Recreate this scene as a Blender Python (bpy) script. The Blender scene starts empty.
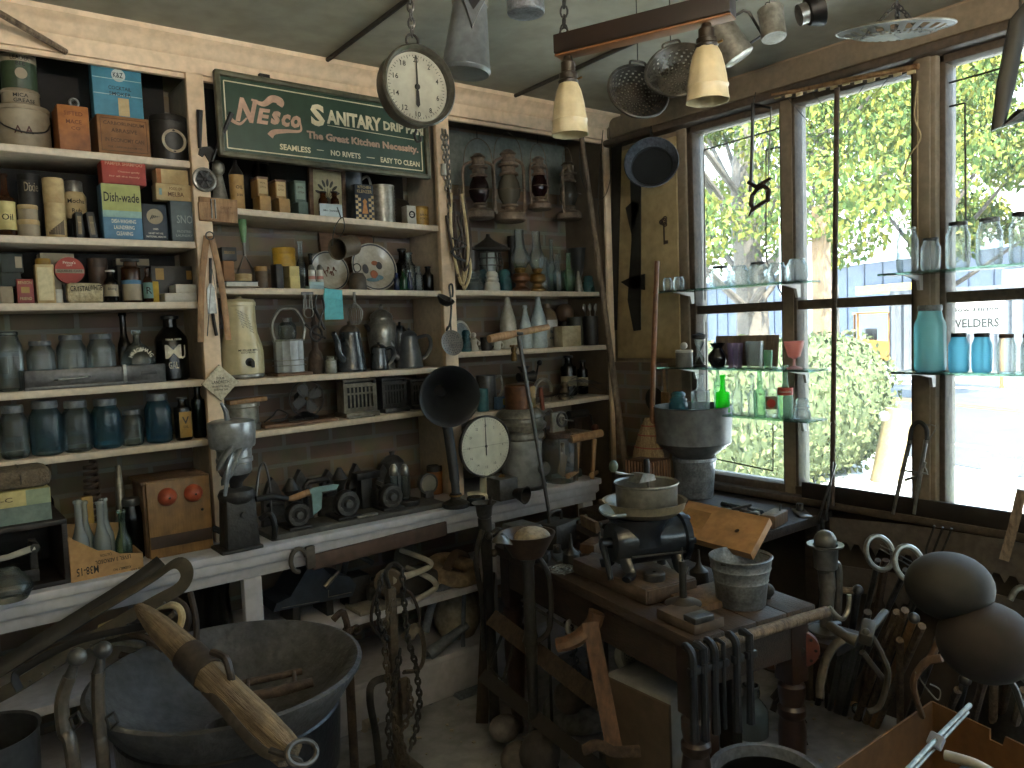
import bpy,bmesh,math,random
from mathutils import Matrix,Vector,Euler
PI=math.pi
random.seed(7)
SC=bpy.context.scene
COL=SC.collection
F=785.0
_x=Vector((1015,-95,F)).normalized()
_y=Vector((-607,-33,F));_y=(_y-_x*_y.dot(_x)).normalized()
_z=_x.cross(_y)
CAM=Vector((0,0,1.6))
def ray(px,py):
 c=Vector((px-512,py-384,F))/F
 return Vector((c.dot(_x),c.dot(_y),c.dot(_z)))
def YP(px,py,Y):d=ray(px,py);return CAM+d*((Y-CAM.y)/d.y)
def XP(px,py,X):d=ray(px,py);return CAM+d*((X-CAM.x)/d.x)
def ZP(px,py,Z):d=ray(px,py);return CAM+d*((Z-CAM.z)/d.z)
def DP(px,py,D):return CAM+ray(px,py)*D
def sp(x0,x1,yt,z,Y):
 """X, width and height of an upright thing standing at height z in the plane Y"""
 a=YP(x0,yt,Y);b=YP(x1,yt,Y);m=YP((x0+x1)/2,yt,Y)
 return m.x,(b.x-a.x)*Y/math.hypot(m.x,Y),m.z-z
LW=[0]
def lin(h):
 h=h.lstrip('#');v=[int(h[i:i+2],16)/255 for i in(0,2,4)]
 return tuple(c/12.92 if c<=.04045 else((c+.055)/1.055)**2.4 for c in v)+(1,)
_mc={}
def mat(c,c2=None,rough=.6,metal=0.,scale=12.,bump=0.,amt=.36,key=None,stretch=None,coat=0.):
 k=(c,c2,rough,metal,scale,bump,amt,stretch,coat)
 if k in _mc:return _mc[k]
 m=bpy.data.materials.new('mat_'+c.lstrip('#'));m.use_nodes=True
 nt=m.node_tree;N=nt.nodes;Lk=nt.links;b=N['Principled BSDF']
 b.inputs['Roughness'].default_value=rough;b.inputs['Metallic'].default_value=min(1,metal*.55)
 if coat:b.inputs['Coat Weight'].default_value=coat
 A=lin(c);Bc=lin(c2)if c2 else tuple(x*.62 for x in A[:3])+(1,)
 tc=N.new('ShaderNodeTexCoord');nz=N.new('ShaderNodeTexNoise')
 nz.inputs['Scale'].default_value=scale;nz.inputs['Detail'].default_value=5;nz.inputs['Roughness'].default_value=.65
 if stretch:
  mp=N.new('ShaderNodeMapping');mp.inputs['Scale'].default_value=stretch
  Lk.new(tc.outputs['Object'],mp.inputs['Vector']);Lk.new(mp.outputs[0],nz.inputs['Vector'])
 else:Lk.new(tc.outputs['Object'],nz.inputs['Vector'])
 mr=N.new('ShaderNodeMapRange');mr.inputs[1].default_value=.5-amt*.5;mr.inputs[2].default_value=.5+amt*.5
 mx=N.new('ShaderNodeMix');mx.data_type='RGBA';mx.inputs[6].default_value=A;mx.inputs[7].default_value=Bc
 Lk.new(nz.outputs['Fac'],mr.inputs[0]);n3=N.new('ShaderNodeTexNoise');n3.inputs['Scale'].default_value=scale*5;n3.inputs['Detail'].default_value=3;Lk.new(tc.outputs['Object'],n3.inputs['Vector']);m3=N.new('ShaderNodeMapRange');m3.inputs[1].default_value=.35;m3.inputs[2].default_value=.62;m3.inputs[3].default_value=.74 if bump or metal else .88;m3.inputs[4].default_value=1.06;Lk.new(n3.outputs['Fac'],m3.inputs[0]);mv=N.new('ShaderNodeVectorMath');mv.operation='SCALE';Lk.new(mx.outputs[2],mv.inputs[0]);Lk.new(m3.outputs[0],mv.inputs['Scale']);Lk.new(mr.outputs[0],mx.inputs[0]);Lk.new(mv.outputs[0],b.inputs['Base Color'])
 if bump:
  bp=N.new('ShaderNodeBump');bp.inputs['Strength'].default_value=bump;bp.inputs['Distance'].default_value=.01
  n2=N.new('ShaderNodeTexNoise');n2.inputs['Scale'].default_value=scale*4;n2.inputs['Detail'].default_value=4
  src=mp if stretch else None
  if src:Lk.new(src.outputs[0],n2.inputs['Vector'])
  else:Lk.new(tc.outputs['Object'],n2.inputs['Vector'])
  Lk.new(n2.outputs['Fac'],bp.inputs['Height']);Lk.new(bp.outputs[0],b.inputs['Normal'])
 _mc[k]=m;return m
def glass(c,edge,dens=.0,gl_=1.):
 """thin clear-glass look: tinted see-through, deeper tint where the wall is seen edge-on, glossy by fresnel"""
 k=('g',c,edge,dens,gl_)
 if k in _mc:return _mc[k]
 m=bpy.data.materials.new('glass_'+c.lstrip('#'));m.use_nodes=True
 nt=m.node_tree;N=nt.nodes;Lk=nt.links
 for n in list(N):N.remove(n)
 out=N.new('ShaderNodeOutputMaterial');tr=N.new('ShaderNodeBsdfTransparent');gl=N.new('ShaderNodeBsdfGlossy')
 gl.inputs['Roughness'].default_value=.06;d1=N.new('ShaderNodeBsdfDiffuse');d1.inputs['Color'].default_value=lin(c);d2=N.new('ShaderNodeBsdfTranslucent');d2.inputs['Color'].default_value=lin(c);df=N.new('ShaderNodeMixShader');Lk.new(d1.outputs[0],df.inputs[1]);Lk.new(d2.outputs[0],df.inputs[2])
 lw=N.new('ShaderNodeLayerWeight');lw.inputs['Blend'].default_value=.45
 mx=N.new('ShaderNodeMix');mx.data_type='RGBA';mx.inputs[6].default_value=lin(c);mx.inputs[7].default_value=lin(edge)
 Lk.new(lw.outputs['Facing'],mx.inputs[0]);Lk.new(mx.outputs[2],tr.inputs['Color'])
 fr=N.new('ShaderNodeFresnel');fr.inputs['IOR'].default_value=1.45
 bp=N.new('ShaderNodeBump');bp.inputs['Strength'].default_value=.12;bp.inputs['Distance'].default_value=.01
 nz=N.new('ShaderNodeTexNoise');nz.inputs['Scale'].default_value=40;Lk.new(nz.outputs['Fac'],bp.inputs['Height'])
 Lk.new(bp.outputs[0],gl.inputs['Normal']);Lk.new(bp.outputs[0],fr.inputs['Normal'])
 m0=N.new('ShaderNodeMixShader');m0.inputs[0].default_value=dens;Lk.new(tr.outputs[0],m0.inputs[1]);Lk.new(df.outputs[0],m0.inputs[2])
 m1=N.new('ShaderNodeMixShader');mu=N.new('ShaderNodeMath');mu.operation='MULTIPLY';mu.inputs[1].default_value=gl_;Lk.new(fr.outputs[0],mu.inputs[0]);Lk.new(mu.outputs[0],m1.inputs[0]);Lk.new(m0.outputs[0],m1.inputs[1]);Lk.new(gl.outputs[0],m1.inputs[2])
 Lk.new(m1.outputs[0],out.inputs[0]);_mc[k]=m;return m
def brickmat(c1,c2,mortar,sc=1.0):
 m=bpy.data.materials.new('brick');m.use_nodes=True
 nt=m.node_tree;N=nt.nodes;Lk=nt.links;b=N['Principled BSDF'];b.inputs['Roughness'].default_value=.9
 tc=N.new('ShaderNodeTexCoord');mp=N.new('ShaderNodeMapping');mp.inputs['Rotation'].default_value=(PI/2,0,0)
 cb=N.new('ShaderNodeSeparateXYZ');cc=N.new('ShaderNodeCombineXYZ');ad=N.new('ShaderNodeMath');ad.operation='ADD'
 Lk.new(tc.outputs['Object'],cb.inputs[0]);Lk.new(cb.outputs[0],ad.inputs[0]);Lk.new(cb.outputs[1],ad.inputs[1])
 Lk.new(ad.outputs[0],cc.inputs[0]);Lk.new(cb.outputs[2],cc.inputs[1])
 br=N.new('ShaderNodeTexBrick');br.inputs['Scale'].default_value=sc
 br.inputs['Color1'].default_value=lin(c1);br.inputs['Color2'].default_value=lin(c2);br.inputs['Mortar'].default_value=lin(mortar)
 br.inputs['Mortar Size'].default_value=.009;br.inputs['Brick Width'].default_value=.215;br.inputs['Row Height'].default_value=.075
 br.inputs['Bias'].default_value=-.1
 nz=N.new('ShaderNodeTexNoise');nz.inputs['Scale'].default_value=9;nz.inputs['Detail'].default_value=6
 Lk.new(tc.outputs['Object'],nz.inputs[0])
 mx=N.new('ShaderNodeMix');mx.data_type='RGBA';mx.blend_type='MULTIPLY';mx.inputs[0].default_value=.7
 Lk.new(cc.outputs[0],br.inputs['Vector']);Lk.new(br.outputs['Color'],mx.inputs[6]);Lk.new(nz.outputs['Color'],mx.inputs[7])
 hs=N.new('ShaderNodeHueSaturation');hs.inputs['Value'].default_value=1.5;hs.inputs['Saturation'].default_value=.75
 Lk.new(mx.outputs[2],hs.inputs['Color']);Lk.new(hs.outputs[0],b.inputs['Base Color'])
 bp=N.new('ShaderNodeBump');bp.inputs['Strength'].default_value=.6;bp.inputs['Distance'].default_value=.01;bp.invert=True
 Lk.new(br.outputs['Fac'],bp.inputs['Height']);Lk.new(bp.outputs[0],b.inputs['Normal'])
 return m
_tc={}
def textgeo(s,off=.012):
 if(s,off)in _tc:return _tc[s,off]
 cu=bpy.data.curves.new('t','FONT');cu.body=s;cu.resolution_u=2;cu.align_x='CENTER';cu.offset=off
 o=bpy.data.objects.new('t',cu);COL.objects.link(o);dg=bpy.context.evaluated_depsgraph_get();dg.update()
 me=bpy.data.meshes.new_from_object(o.evaluated_get(dg))
 v=[tuple(x.co)for x in me.vertices];f=[tuple(p.vertices)for p in me.polygons]
 bpy.data.objects.remove(o);bpy.data.curves.remove(cu);bpy.data.meshes.remove(me)
 x0=min(a[0]for a in v);x1=max(a[0]for a in v);y0=min(a[1]for a in v);y1=max(a[1]for a in v)
 v=[((a[0]-(x0+x1)/2)/(x1-x0),(a[1]-(y0+y1)/2)/(x1-x0))for a in v]
 _tc[s,off]=(v,f,(y1-y0)/(x1-x0));return _tc[s,off]
def euler(r):return Euler(r).to_matrix().to_4x4()if r else Matrix()
class M:
 def __init__(s):s.v=[];s.f=[];s.flat=[]
 def add(s,v,f,xf=None,flat=False):
  n=len(s.v)
  s.v+=[tuple(xf@Vector(a))for a in v]if xf is not None else[tuple(a)for a in v]
  s.f+=[tuple(i+n for i in q)for q in f];s.flat+=[flat]*len(f)
  return s
 def box(s,c,d,rot=None,bev=.0,taper=1.0,tapy=None):
  bm=bmesh.new();bmesh.ops.create_cube(bm,size=1)
  for v in bm.verts:
   k=taper if v.co.z>0 else 1;ky=(tapy if tapy is not None else taper)if v.co.z>0 else 1
   v.co=Vector((v.co.x*d[0]*k,v.co.y*d[1]*ky,v.co.z*d[2]))
  if bev:bmesh.ops.bevel(bm,geom=list(bm.edges),offset=min(bev,min(d)*.45),segments=2,affect='EDGES',profile=.5)
  bm.verts.index_update()
  s.add([tuple(v.co)for v in bm.verts],[tuple(v.index for v in f.verts)for f in bm.faces],Matrix.Translation(c)@euler(rot))
  bm.free();return s
 def lathe(s,prof,c=(0,0,0),seg=24,rot=None,sq=0.,sc=(1,1,1),a0=0.,a1=2*PI):
  full=a1-a0>6.28;n=seg if full else seg+1
  V=[];Fc=[];rings=[]
  for(r,z)in prof:
   if r<1e-5:rings.append([len(V)]);V.append((0,0,z));continue
   ring=[]
   for i in range(n):
    a=a0+(a1-a0)*i/seg;k=1.
    if sq:k=1+sq*(1/max(abs(math.cos(a)),abs(math.sin(a)))-1)
    ring.append(len(V));V.append((r*k*math.cos(a)*sc[0],r*k*math.sin(a)*sc[1],z))
   rings.append(ring)
  for A,Bq in zip(rings,rings[1:]):
   for i in range(seg):
    j=(i+1)%n if full else i+1
    if len(A)==1 and len(Bq)==1:continue
    if len(A)==1:Fc.append((A[0],Bq[j],Bq[i]))
    elif len(Bq)==1:Fc.append((A[i],A[j],Bq[0]))
    else:Fc.append((A[i],A[j],Bq[j],Bq[i]))
  return s.add(V,Fc,Matrix.Translation(c)@euler(rot))
 def tube(s,pts,r,seg=8,closed=False,cap=True,flat=None):
  P=[Vector(p)for p in pts];n=len(P)
  R=r if isinstance(r,(list,tuple))else[r]*n
  V=[];Fc=[];T0=None;U=None
  for i,p in enumerate(P):
   if closed:t=P[(i+1)%n]-P[i-1]
   else:t=P[min(i+1,n-1)]-P[max(i-1,0)]
   t=t.normalized()if t.length>1e-9 else Vector((0,0,1))
   if U is None:
    U=t.orthogonal().normalized()
    if flat:U=(Vector(flat)-t*t.dot(Vector(flat))).normalized()
   else:U=(U-t*t.dot(U));U=U.normalized()if U.length>1e-6 else t.orthogonal().normalized()
   W=t.cross(U)
   k=R[i];ru,rw=(k if isinstance(k,(tuple,list))else(k,k))
   for j in range(seg):
    a=2*PI*(j+.5)/seg;V.append(tuple(p+U*(ru*math.cos(a))+W*(rw*math.sin(a))))
  m=n if closed else n-1
  for i in range(m):
   a=i*seg;b=((i+1)%n)*seg
   for j in range(seg):Fc.append((a+j,a+(j+1)%seg,b+(j+1)%seg,b+j))
  if not closed and cap:Fc.append(tuple(range(seg-1,-1,-1)));Fc.append(tuple((n-1)*seg+j for j in range(seg)))
  return s.add(V,Fc)
 def prism(s,out,th,c=(0,0,0),rot=None):
  """outline in the x,z plane, thickness th along y (centred)"""
  bm=bmesh.new();vs=[bm.verts.new((x,-th/2,z))for x,z in out]
  ar=sum(a[0]*b[1]-b[0]*a[1]for a,b in zip(out,out[1:]+out[:1]))
  if ar<0:vs=vs[::-1]
  f=bm.faces.new(vs);r=bmesh.ops.extrude_face_region(bm,geom=[f])
  for v in r['geom']:
   if isinstance(v,bmesh.types.BMVert):v.co.y+=th
  bmesh.ops.triangulate(bm,faces=[q for q in bm.faces if len(q.verts)>4])
  bmesh.ops.recalc_face_normals(bm,faces=bm.faces);bm.verts.index_update()
  s.add([tuple(v.co)for v in bm.verts],[tuple(v.index for v in q.verts)for q in bm.faces],Matrix.Translation(c)@euler(rot))
  bm.free();return s
 def sphere(s,c,r,seg=16,rot=None):
  rr=r if isinstance(r,(tuple,list))else(r,r,r);n=max(6,seg//2)
  pr=[(math.sin(PI*i/n),-math.cos(PI*i/n))for i in range(n+1)];pr[0]=(0,-1);pr[-1]=(0,1)
  t=M().lathe(pr,seg=seg)
  return s.add([(a[0]*rr[0],a[1]*rr[1],a[2]*rr[2])for a in t.v],t.f,Matrix.Translation(c)@euler(rot))
 def torus(s,c,Rr,r,seg=24,rot=None,sc=(1,1),mseg=8):
  xf=euler(rot)
  return s.tube([Vector(c)+xf@Vector((Rr*sc[0]*math.cos(2*PI*i/seg),Rr*sc[1]*math.sin(2*PI*i/seg),0))for i in range(seg)],r,mseg,closed=True)
 def text(s,t,w,c=(0,0,0),h=None,rot=None,wrap=None,shear=0.,th=.0008,off=.012):
  """faces -y, centred on c; wrap = radius of the upright cylinder it is printed on (axis at c)"""
  v,f,asp=textgeo(t,off);hh=h if h else w*asp;n=len(v);o=[]
  for a,b in v:
   x=a*w+shear*(b/asp)*hh;z=b/asp*hh
   if wrap:o.append((wrap*math.sin(x/wrap),-wrap*math.cos(x/wrap),z))
   else:o.append((x,-th,z))
  return s.add(o,f,Matrix.Translation(c)@euler(rot),True)
 def build(s,name,m,parent=None,loc=None,rot=None,ang=38):
  me=bpy.data.meshes.new(name);me.from_pydata(s.v,[],s.f);me.validate()
  me.polygons.foreach_set('use_smooth',[True]*len(me.polygons))
  try:me.set_sharp_from_angle(angle=math.radians(ang))
  except Exception:pass
  me.materials.append(m);o=bpy.data.objects.new(name,me);COL.objects.link(o)
  if parent is not None:o.parent=parent
  if loc is not None:o.location=loc
  if rot is not None:o.rotation_euler=rot
  me.update();return o
def under(p,*names):
 """make the named sibling parts of p its sub-parts"""
 for o in list(p.parent.children):
  if o.name.split('.')[0]in names:o.parent=p;o.matrix_parent_inverse=p.matrix_basis.inverted()
def tag(o,label,cat,group=None,kind=None):
 o['label']=label;o['category']=cat
 if group:o['group']=group
 if kind:o['kind']=kind
 return o
def T(name,label,cat,loc,rz=0,group=None,rot=None):
 o=bpy.data.objects.new(name,None);COL.objects.link(o);o.location=loc
 o.rotation_euler=rot if rot else(0,0,rz);o.empty_display_size=.05
 return tag(o,label,cat,group)
def struct(m,name,mt,**k):
 o=m.build(name,mt,**k);o['kind']='structure';return o
def L(p,name,m,prof,loc=(0,0,0),seg=24,rot=None,**k):return M().lathe(prof,seg=seg,**k).build(name,m,p,loc,rot)
def BX(p,name,m,d,loc=(0,0,0),bev=.002,rot=None,**k):return M().box((0,0,d[2]/2),d,None,bev,**k).build(name,m,p,loc,rot)
def TB(p,name,m,pts,r,seg=8,closed=False,loc=(0,0,0),rot=None,**k):return M().tube(pts,r,seg,closed,**k).build(name,m,p,loc,rot)
def PR(p,name,m,out,th,loc=(0,0,0),rot=None):return M().prism(out,th).build(name,m,p,loc,rot)
def TX(p,m,lines,loc=(0,0,0),rot=None,wrap=None,name='lettering',off=.012):
 q=M()
 for l in lines:
  t,w,dx,dz=l[:4];h=l[4]if len(l)>4 else None;sh=l[5]if len(l)>5 else 0
  if wrap:
   v,f,asp=textgeo(t);hh=h or w*asp
   q.add([(wrap*math.sin((a*w+dx)/wrap),-wrap*math.cos((a*w+dx)/wrap),b/asp*hh+dz)for a,b in v],f,None,True)
  else:q.text(t,w,(dx,0,dz),h,shear=sh,off=off)
 return q.build(name,m,p,loc,rot)
def dup(root,loc,rz=None,label=None,group=None,rot=None,scale=None):
 r=root.copy();COL.objects.link(r);r.location=loc
 if rz is not None:r.rotation_euler=(0,0,rz)
 if rot is not None:r.rotation_euler=rot
 if scale is not None:r.scale=scale if isinstance(scale,(tuple,list))else(scale,)*3
 if label:r['label']=label
 if group:r['group']=group
 for ch in list(root.children):
  c=ch.copy();COL.objects.link(c);c.parent=r
  for g in list(ch.children):
   d=g.copy();COL.objects.link(d);d.parent=c
 return r
def arc(c,r,a0,a1,n=10,ax='xz',sc=(1,1)):
 o=[]
 for i in range(n+1):
  a=a0+(a1-a0)*i/n;u,v=r*sc[0]*math.cos(a),r*sc[1]*math.sin(a)
  o.append({'xz':(c[0]+u,c[1],c[2]+v),'xy':(c[0]+u,c[1]+v,c[2]),'yz':(c[0],c[1]+u,c[2]+v)}[ax])
 return o
def bez(pts,n=8):
 """Catmull-Rom through points"""
 P=[Vector(p)for p in pts];o=[]
 for i in range(len(P)-1):
  p0=P[max(i-1,0)];p1=P[i];p2=P[i+1];p3=P[min(i+2,len(P)-1)]
  for k in range(n):
   t=k/n
   o.append(.5*((2*p1)+(p2-p0)*t+(2*p0-5*p1+4*p2-p3)*t*t+(3*p1-p0-3*p2+p3)*t**3))
 o.append(P[-1]);return o
CREAM=mat('#e2c9ab','#cdb292',.55,scale=6,amt=.9)
SHELF=mat('#d6c6b0','#b3a28b',.5,scale=9,amt=.9)
WHITEP=mat('#c4c2c6','#a5a2a6',.5,scale=5,amt=.9)
DARKWD=mat('#2c2019','#15100d',.6,scale=6,bump=.3,stretch=(1,1,8))
WOOD=mat('#836147','#563c2a',.6,scale=8,bump=.2,stretch=(1,6,6))
WOODL=mat('#a9835a','#7f5a38',.6,scale=8,bump=.2,stretch=(6,6,1))
WOODG=mat('#8a7660','#4f4135',.75,scale=10,bump=.5,stretch=(6,6,1))
WOODO=mat('#7c6048','#4d3827',.55,scale=6,bump=.2,stretch=(8,8,1))
IRON=mat('#3a3733','#1f1d1b',.55,.5,14,.3)
IRONB=mat('#24262a','#131417',.4,.4,14,.2)
RUST=mat('#5a483a','#2e241d',.8,.3,20,.4)
STEEL=mat('#97968f','#68655f',.3,1.15,14,.1)
STEELD=mat('#5e5d5b','#3a3837',.38,.8,14,.15)
TINM=mat('#9f9b8f','#6b665b',.34,.9,12,.1)
ZINC=mat('#6f7376','#4b4e51',.5,.55,25,.1)
GALV=mat('#9a9fa4','#666b70',.38,.7,22,.2,amt=.35)
BRASS=mat('#8a6a35','#4f3a1c',.4,.8,14)
COPPER=mat('#7d5537','#4a3021',.45,.7,10)
ENGREY=mat('#3d4349','#22262a',.25,.1,14,coat=.4)
ENWHITE=mat('#c9c5b8','#9d978a',.35,0,6)
BLACK=mat('#121212','#070707',.45,.2,14)
INK=mat('#191714','#191714',.7)
INKW=mat('#ddd6c4','#cfc6b0',.7)
PAPER=mat('#cbb88f','#a68f66',.8,scale=16)
CARD=mat('#b08a5c','#96734a',.85,scale=10)
LEATH=mat('#4a3a2c','#2a2019',.7,scale=10,bump=.3)
STONE=mat('#b0a796','#7d7567',.9,scale=8,bump=.5)
G_CLEAR=glass('#eaf1ef','#8b9a98',.13)
G_CLEAR2=glass('#dfe9e9','#84979a',.05)
G_PALE=glass('#e8efec','#9fb0ae',.28)
G_BLUE=glass('#93b9c6','#2d5a70',.12)
G_BLUE2=glass('#6da6bd','#1c4a63',.16)
G_TEAL=glass('#6fb8bf','#1d5f68',.2)
G_GREEN=glass('#5ff05f','#3cd84a',.4,.5)
G_LGRN=glass('#c9ead0','#4d8a68',.08)
G_AMBER=glass('#7a4520','#2a1208',.3)
G_DARK=glass('#2c2d2b','#0c0d0d',.2)
G_COB=glass('#2a3f9c','#0c1650',.2)
G_RED=glass('#6a2622','#2a0c0a',.2)
G_PINK=glass('#f6cfc6','#e8aca0',.35,.4)
G_PURP=glass('#dccce0','#b49cbe',.25,.4)
G_WIN=glass('#f8fbfa','#b9cbc6',.14,.7)
G_AQUA=glass('#b4e4e6','#84c8ce',.42,.4)
G_AQUB=glass('#a6ddec','#6cb6ce',.35,.4)
G_GRNW=glass('#d6f2dc','#7fb898',.22,.6)
G_MILK=mat('#b4c0c2','#93a0a4',.3,coat=.3)
YS,YB,XW,ZC=2.95,3.25,3.0,2.672
BRICK=brickmat('#67513c','#7d6848','#746b5f')
FLOOR=mat('#a3a3a5','#6c6c6f',.85,scale=3,bump=.4,amt=.5)
CEIL=mat('#a3a192','#8a8775',.8,scale=2.2,amt=.7)
struct(M().box((.4,.45,-.05),(5.4,5.9,.1)),'floor',FLOOR)
struct(M().box((.4,.45,ZC+.1),(5.5,6.,.2)),'ceiling',CEIL)
struct(M().box((.35,YB+.06,ZC/2),(5.5,.12,ZC)),'wall_back',BRICK)
struct(M().box((-2.25,.45,ZC/2),(.1,5.9,ZC)),'wall_left',CEIL)
q=M()
q.box((.4,-2.45,.65),(5.4,.1,1.3));q.box((.4,-2.45,2.58),(5.4,.1,.2));q.box((-1.65,-2.45,1.9),(1.3,.1,1.2));q.box((2.95,-2.45,1.9),(.3,.1,1.2))
struct(q,'wall_front',CEIL)
q=M()
q.box((XW+.06,2.86,ZC/2),(.12,.78,ZC))
struct(M().box((XW+.06,1.45,.42),(.12,2.1,.84)),'wall_apron',mat('#4a3f35','#2f2822',.8,scale=5));q.box((XW+.06,-1.0,.1),(.12,2.8,.2))
q.box((XW+.06,.05,2.60),(.12,4.9,.15))
struct(q,'wall_right',mat('#9c8a72','#7c6a54',.8,scale=5,amt=.8))
struct(M().box((XW-.025,2.78,.7),(.05,.34,1.4)),'wall_pier',BRICK)
FRAME=mat('#665747','#3d342b',.6,scale=10,bump=.2,amt=.9)
FRAMEL=mat('#93846f','#665845',.6,scale=8,amt=.9)
struct(M().box((XW-.02,.45,2.60),(.06,5.0,.10),bev=.01),'trim_1',FRAMEL)
struct(M().box((XW-.03,.45,2.525),(.09,5.0,.035),bev=.008),'trim_2',FRAME)
PANE=glass('#f4f8f6','#c9d6d2',.015)
TAPE=mat('#3a3732','#2a2622',.5,.3)
panes=[(2.43,1.965),(1.895,1.415),(1.295,.40),(.29,-.60),(-.71,-1.6),(-1.7,-2.35)]
for i,(a,b)in enumerate(panes):
 q=M();x=XW+.045;yc=(a+b)/2;wy=a-b
 e=.035
 for yy in(a+e/2-.002,b-e/2+.002):q.box((x,yy,1.69 if i<3 else 1.365),(.09,e,1.72 if i<3 else 2.33),bev=.006)
 zl=.845 if i<3 else .22
 q.box((x,yc,2.505),(.09,wy+2*e,.05),bev=.006);q.box((x,yc,zl),(.10,wy+2*e,.06),bev=.006)
 q.box((x,yc,1.65),(.07,wy,.04),bev=.004)
 w=struct(q,'window_%d'%(i+1),FRAME)
 M().box((x+.01,yc,1.255 if i<3 else .95),(.004,wy,.76 if i<3 else 1.4)).build('pane',PANE,w)
 M().box((x+.01,yc,2.075),(.004,wy,.82)).build('pane',PANE,w)
q=M();q.box((XW+.03,1.93,1.69),(.07,.05,1.72));struct(q,'trim_3',FRAMEL)
for k,yy in enumerate((1.355,.345,-.655,-1.65)):
 q=M();q.box((XW+.02,yy,1.69 if k==0 else 1.365),(.1,.085,1.72 if k==0 else 2.33),bev=.01);q.box((XW-.035,yy,1.69),(.012,.05,1.72),bev=.004)
 struct(q,'trim_%d'%(4+k),FRAMEL)
struct(M().box((XW+.03,2.49,1.69),(.08,.06,1.72),bev=.01),'trim_11',FRAMEL)
struct(M().box((XW-.02,1.4,.825),(.07,2.1,.03),bev=.006),'trim_8',FRAME)
struct(M().box((-.1,-1.25,.8),(4.2,.1,1.6)),'added_shade_wall',CEIL)  # unseen wall added behind the camera to shade the cauldron and low foreground
def foil(pts,nm,lab):
 q=M()
 for a,b in zip(pts,pts[1:]):
  A=XP(*a,XW+.03);B=XP(*b,XW+.03);q.tube([A,B],.0035,4)
 tag(q.build('alarm_foil',TAPE),lab,'alarm tape','alarm foil lines on the panes')
foil([(705,300),(704,150),(783,127)],0,'dark alarm foil line on the upper leftmost window pane')
foil([(785,302),(766,260),(766,150),(784,146)],0,'short dark foil loop beside the hanging bow saw')
foil([(707,470),(706,322)],0,'vertical dark foil line behind the glass bottle shelf')
foil([(716,459),(773,471),(773,424)],0,'dark foil corner low on the leftmost pane below the bottles')
foil([(938,86),(1024,62)],0,'dark foil line along the top of the right pane')
foil([(938,109),(965,103),(966,262)],0,'dark foil hook down the right pane above the clear jars')
d=struct(M().box((0,0,1.06),(1.0,.05,2.1),bev=.005),'door_1',FRAMEL,loc=(-1.5,-2.37,.005))
q=M()
for x in(-.98,.26,1.52,2.78):q.box((x,-2.44,1.9),(.05,.08,1.2),bev=.005)
for z in(1.32,2.46):q.box((.9,-2.44,z),(3.8,.08,.05),bev=.005)
w=struct(q,'window_7',FRAME);M().box((.9,-2.45,1.9),(3.76,.004,1.1)).build('pane',PANE,w)
M().sphere((.4,.06,1.05),.03).build('door_knob',BRASS,d)
pro=[(2.955,2.545),(2.935,2.545),(2.935,2.60),(2.92,2.612),(2.915,2.63),(2.905,2.64),(2.885,2.655),(2.885,2.672),(2.955,2.672)]
q=M();q.prism([(-(y),z)for y,z in pro],5.2,rot=(0,0,PI/2),c=(.4,0,0))
q.v=[(x,abs(y),z)for x,y,z in q.v]
struct(q,'trim_9',CREAM)
struct(M().box((.4,YS+.012,2.6),(5.2,.02,.14)),'trim_10',CREAM)
struct(M().box((2.955,3.1,1.3),(.06,.3,2.6)),'wall_side',mat('#6f5f4b','#54473a',.7,scale=4))
U=T('shelving_unit','cream painted built-in shelving with three bays along the brick wall','shelves',(0,YS,0))
def shelf(x0,x1,z,z1=None,th=.024):
 z1=z if z1 is None else z1
 q=M();q.box(((x1-x0)/2,.145,-th/2),(x1-x0,.29,th),bev=.003)
 q.v=[(x,y,zz+(z1-z)*x/(x1-x0))for x,y,zz in q.v]
 q.build('shelf',SHELF,U,(x0,0,z))
for z in(2.239,1.953,1.738,1.455,1.236):shelf(-1.6,.864,z)
shelf(.925,1.905,2.085,2.06);shelf(.925,1.905,1.79,1.775);shelf(.925,1.905,1.445,1.438);shelf(.925,1.905,1.24,1.256)
shelf(1.972,2.925,1.779,1.768);shelf(1.972,2.925,1.498,1.492);shelf(1.972,2.925,1.21,1.228)
S1,S2,S3,S4,S5,CT=2.239,1.953,1.738,1.455,1.236,.85
def R1(x):return 2.085-.025*(x-.925)/.98
def R2(x):return 1.79-.015*(x-.925)/.98
def R3(x):return 1.445-.007*(x-.925)/.98
def R4(x):return 1.24+.016*(x-.925)/.98
def Q2(x):return 1.779-.011*(x-1.972)/.953
def Q3(x):return 1.498-.006*(x-1.972)/.953
def Q4(x):return 1.21+.018*(x-1.972)/.953
for x0,x1 in((.864,.925),(1.905,1.972),(2.925,2.965)):
 BX(U,'post',CREAM,(x1-x0,.03,1.70),((x0+x1)/2,0,.85),.003)
 BX(U,'divider',SHELF,(.02,.28,1.70),((x0+x1)/2,.15,.85),.002)
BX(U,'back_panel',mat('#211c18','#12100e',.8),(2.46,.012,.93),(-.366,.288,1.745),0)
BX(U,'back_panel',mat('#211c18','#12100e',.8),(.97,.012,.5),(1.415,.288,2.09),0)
BX(U,'back_panel',mat('#7b8077','#5f645c',.8),(.95,.01,.26),(2.448,.289,2.31),0)
K=T('counter','long white painted counter with moulded front edge under the shelves','counter',(0,YS,0))
CX0,CX1=-1.6,2.66
q=M();q.box(((CX0+CX1)/2,.05,.835),(CX1-CX0,.5,.03),bev=.006);q.build('countertop',WHITEP,K)
q=M();q.box(((CX0+CX1)/2,-.165,.80),(CX1-CX0,.035,.04),bev=.008);q.box(((CX0+CX1)/2,-.155,.783),(CX1-CX0,.03,.02),bev=.006);q.build('moulding',WHITEP,K)
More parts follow.
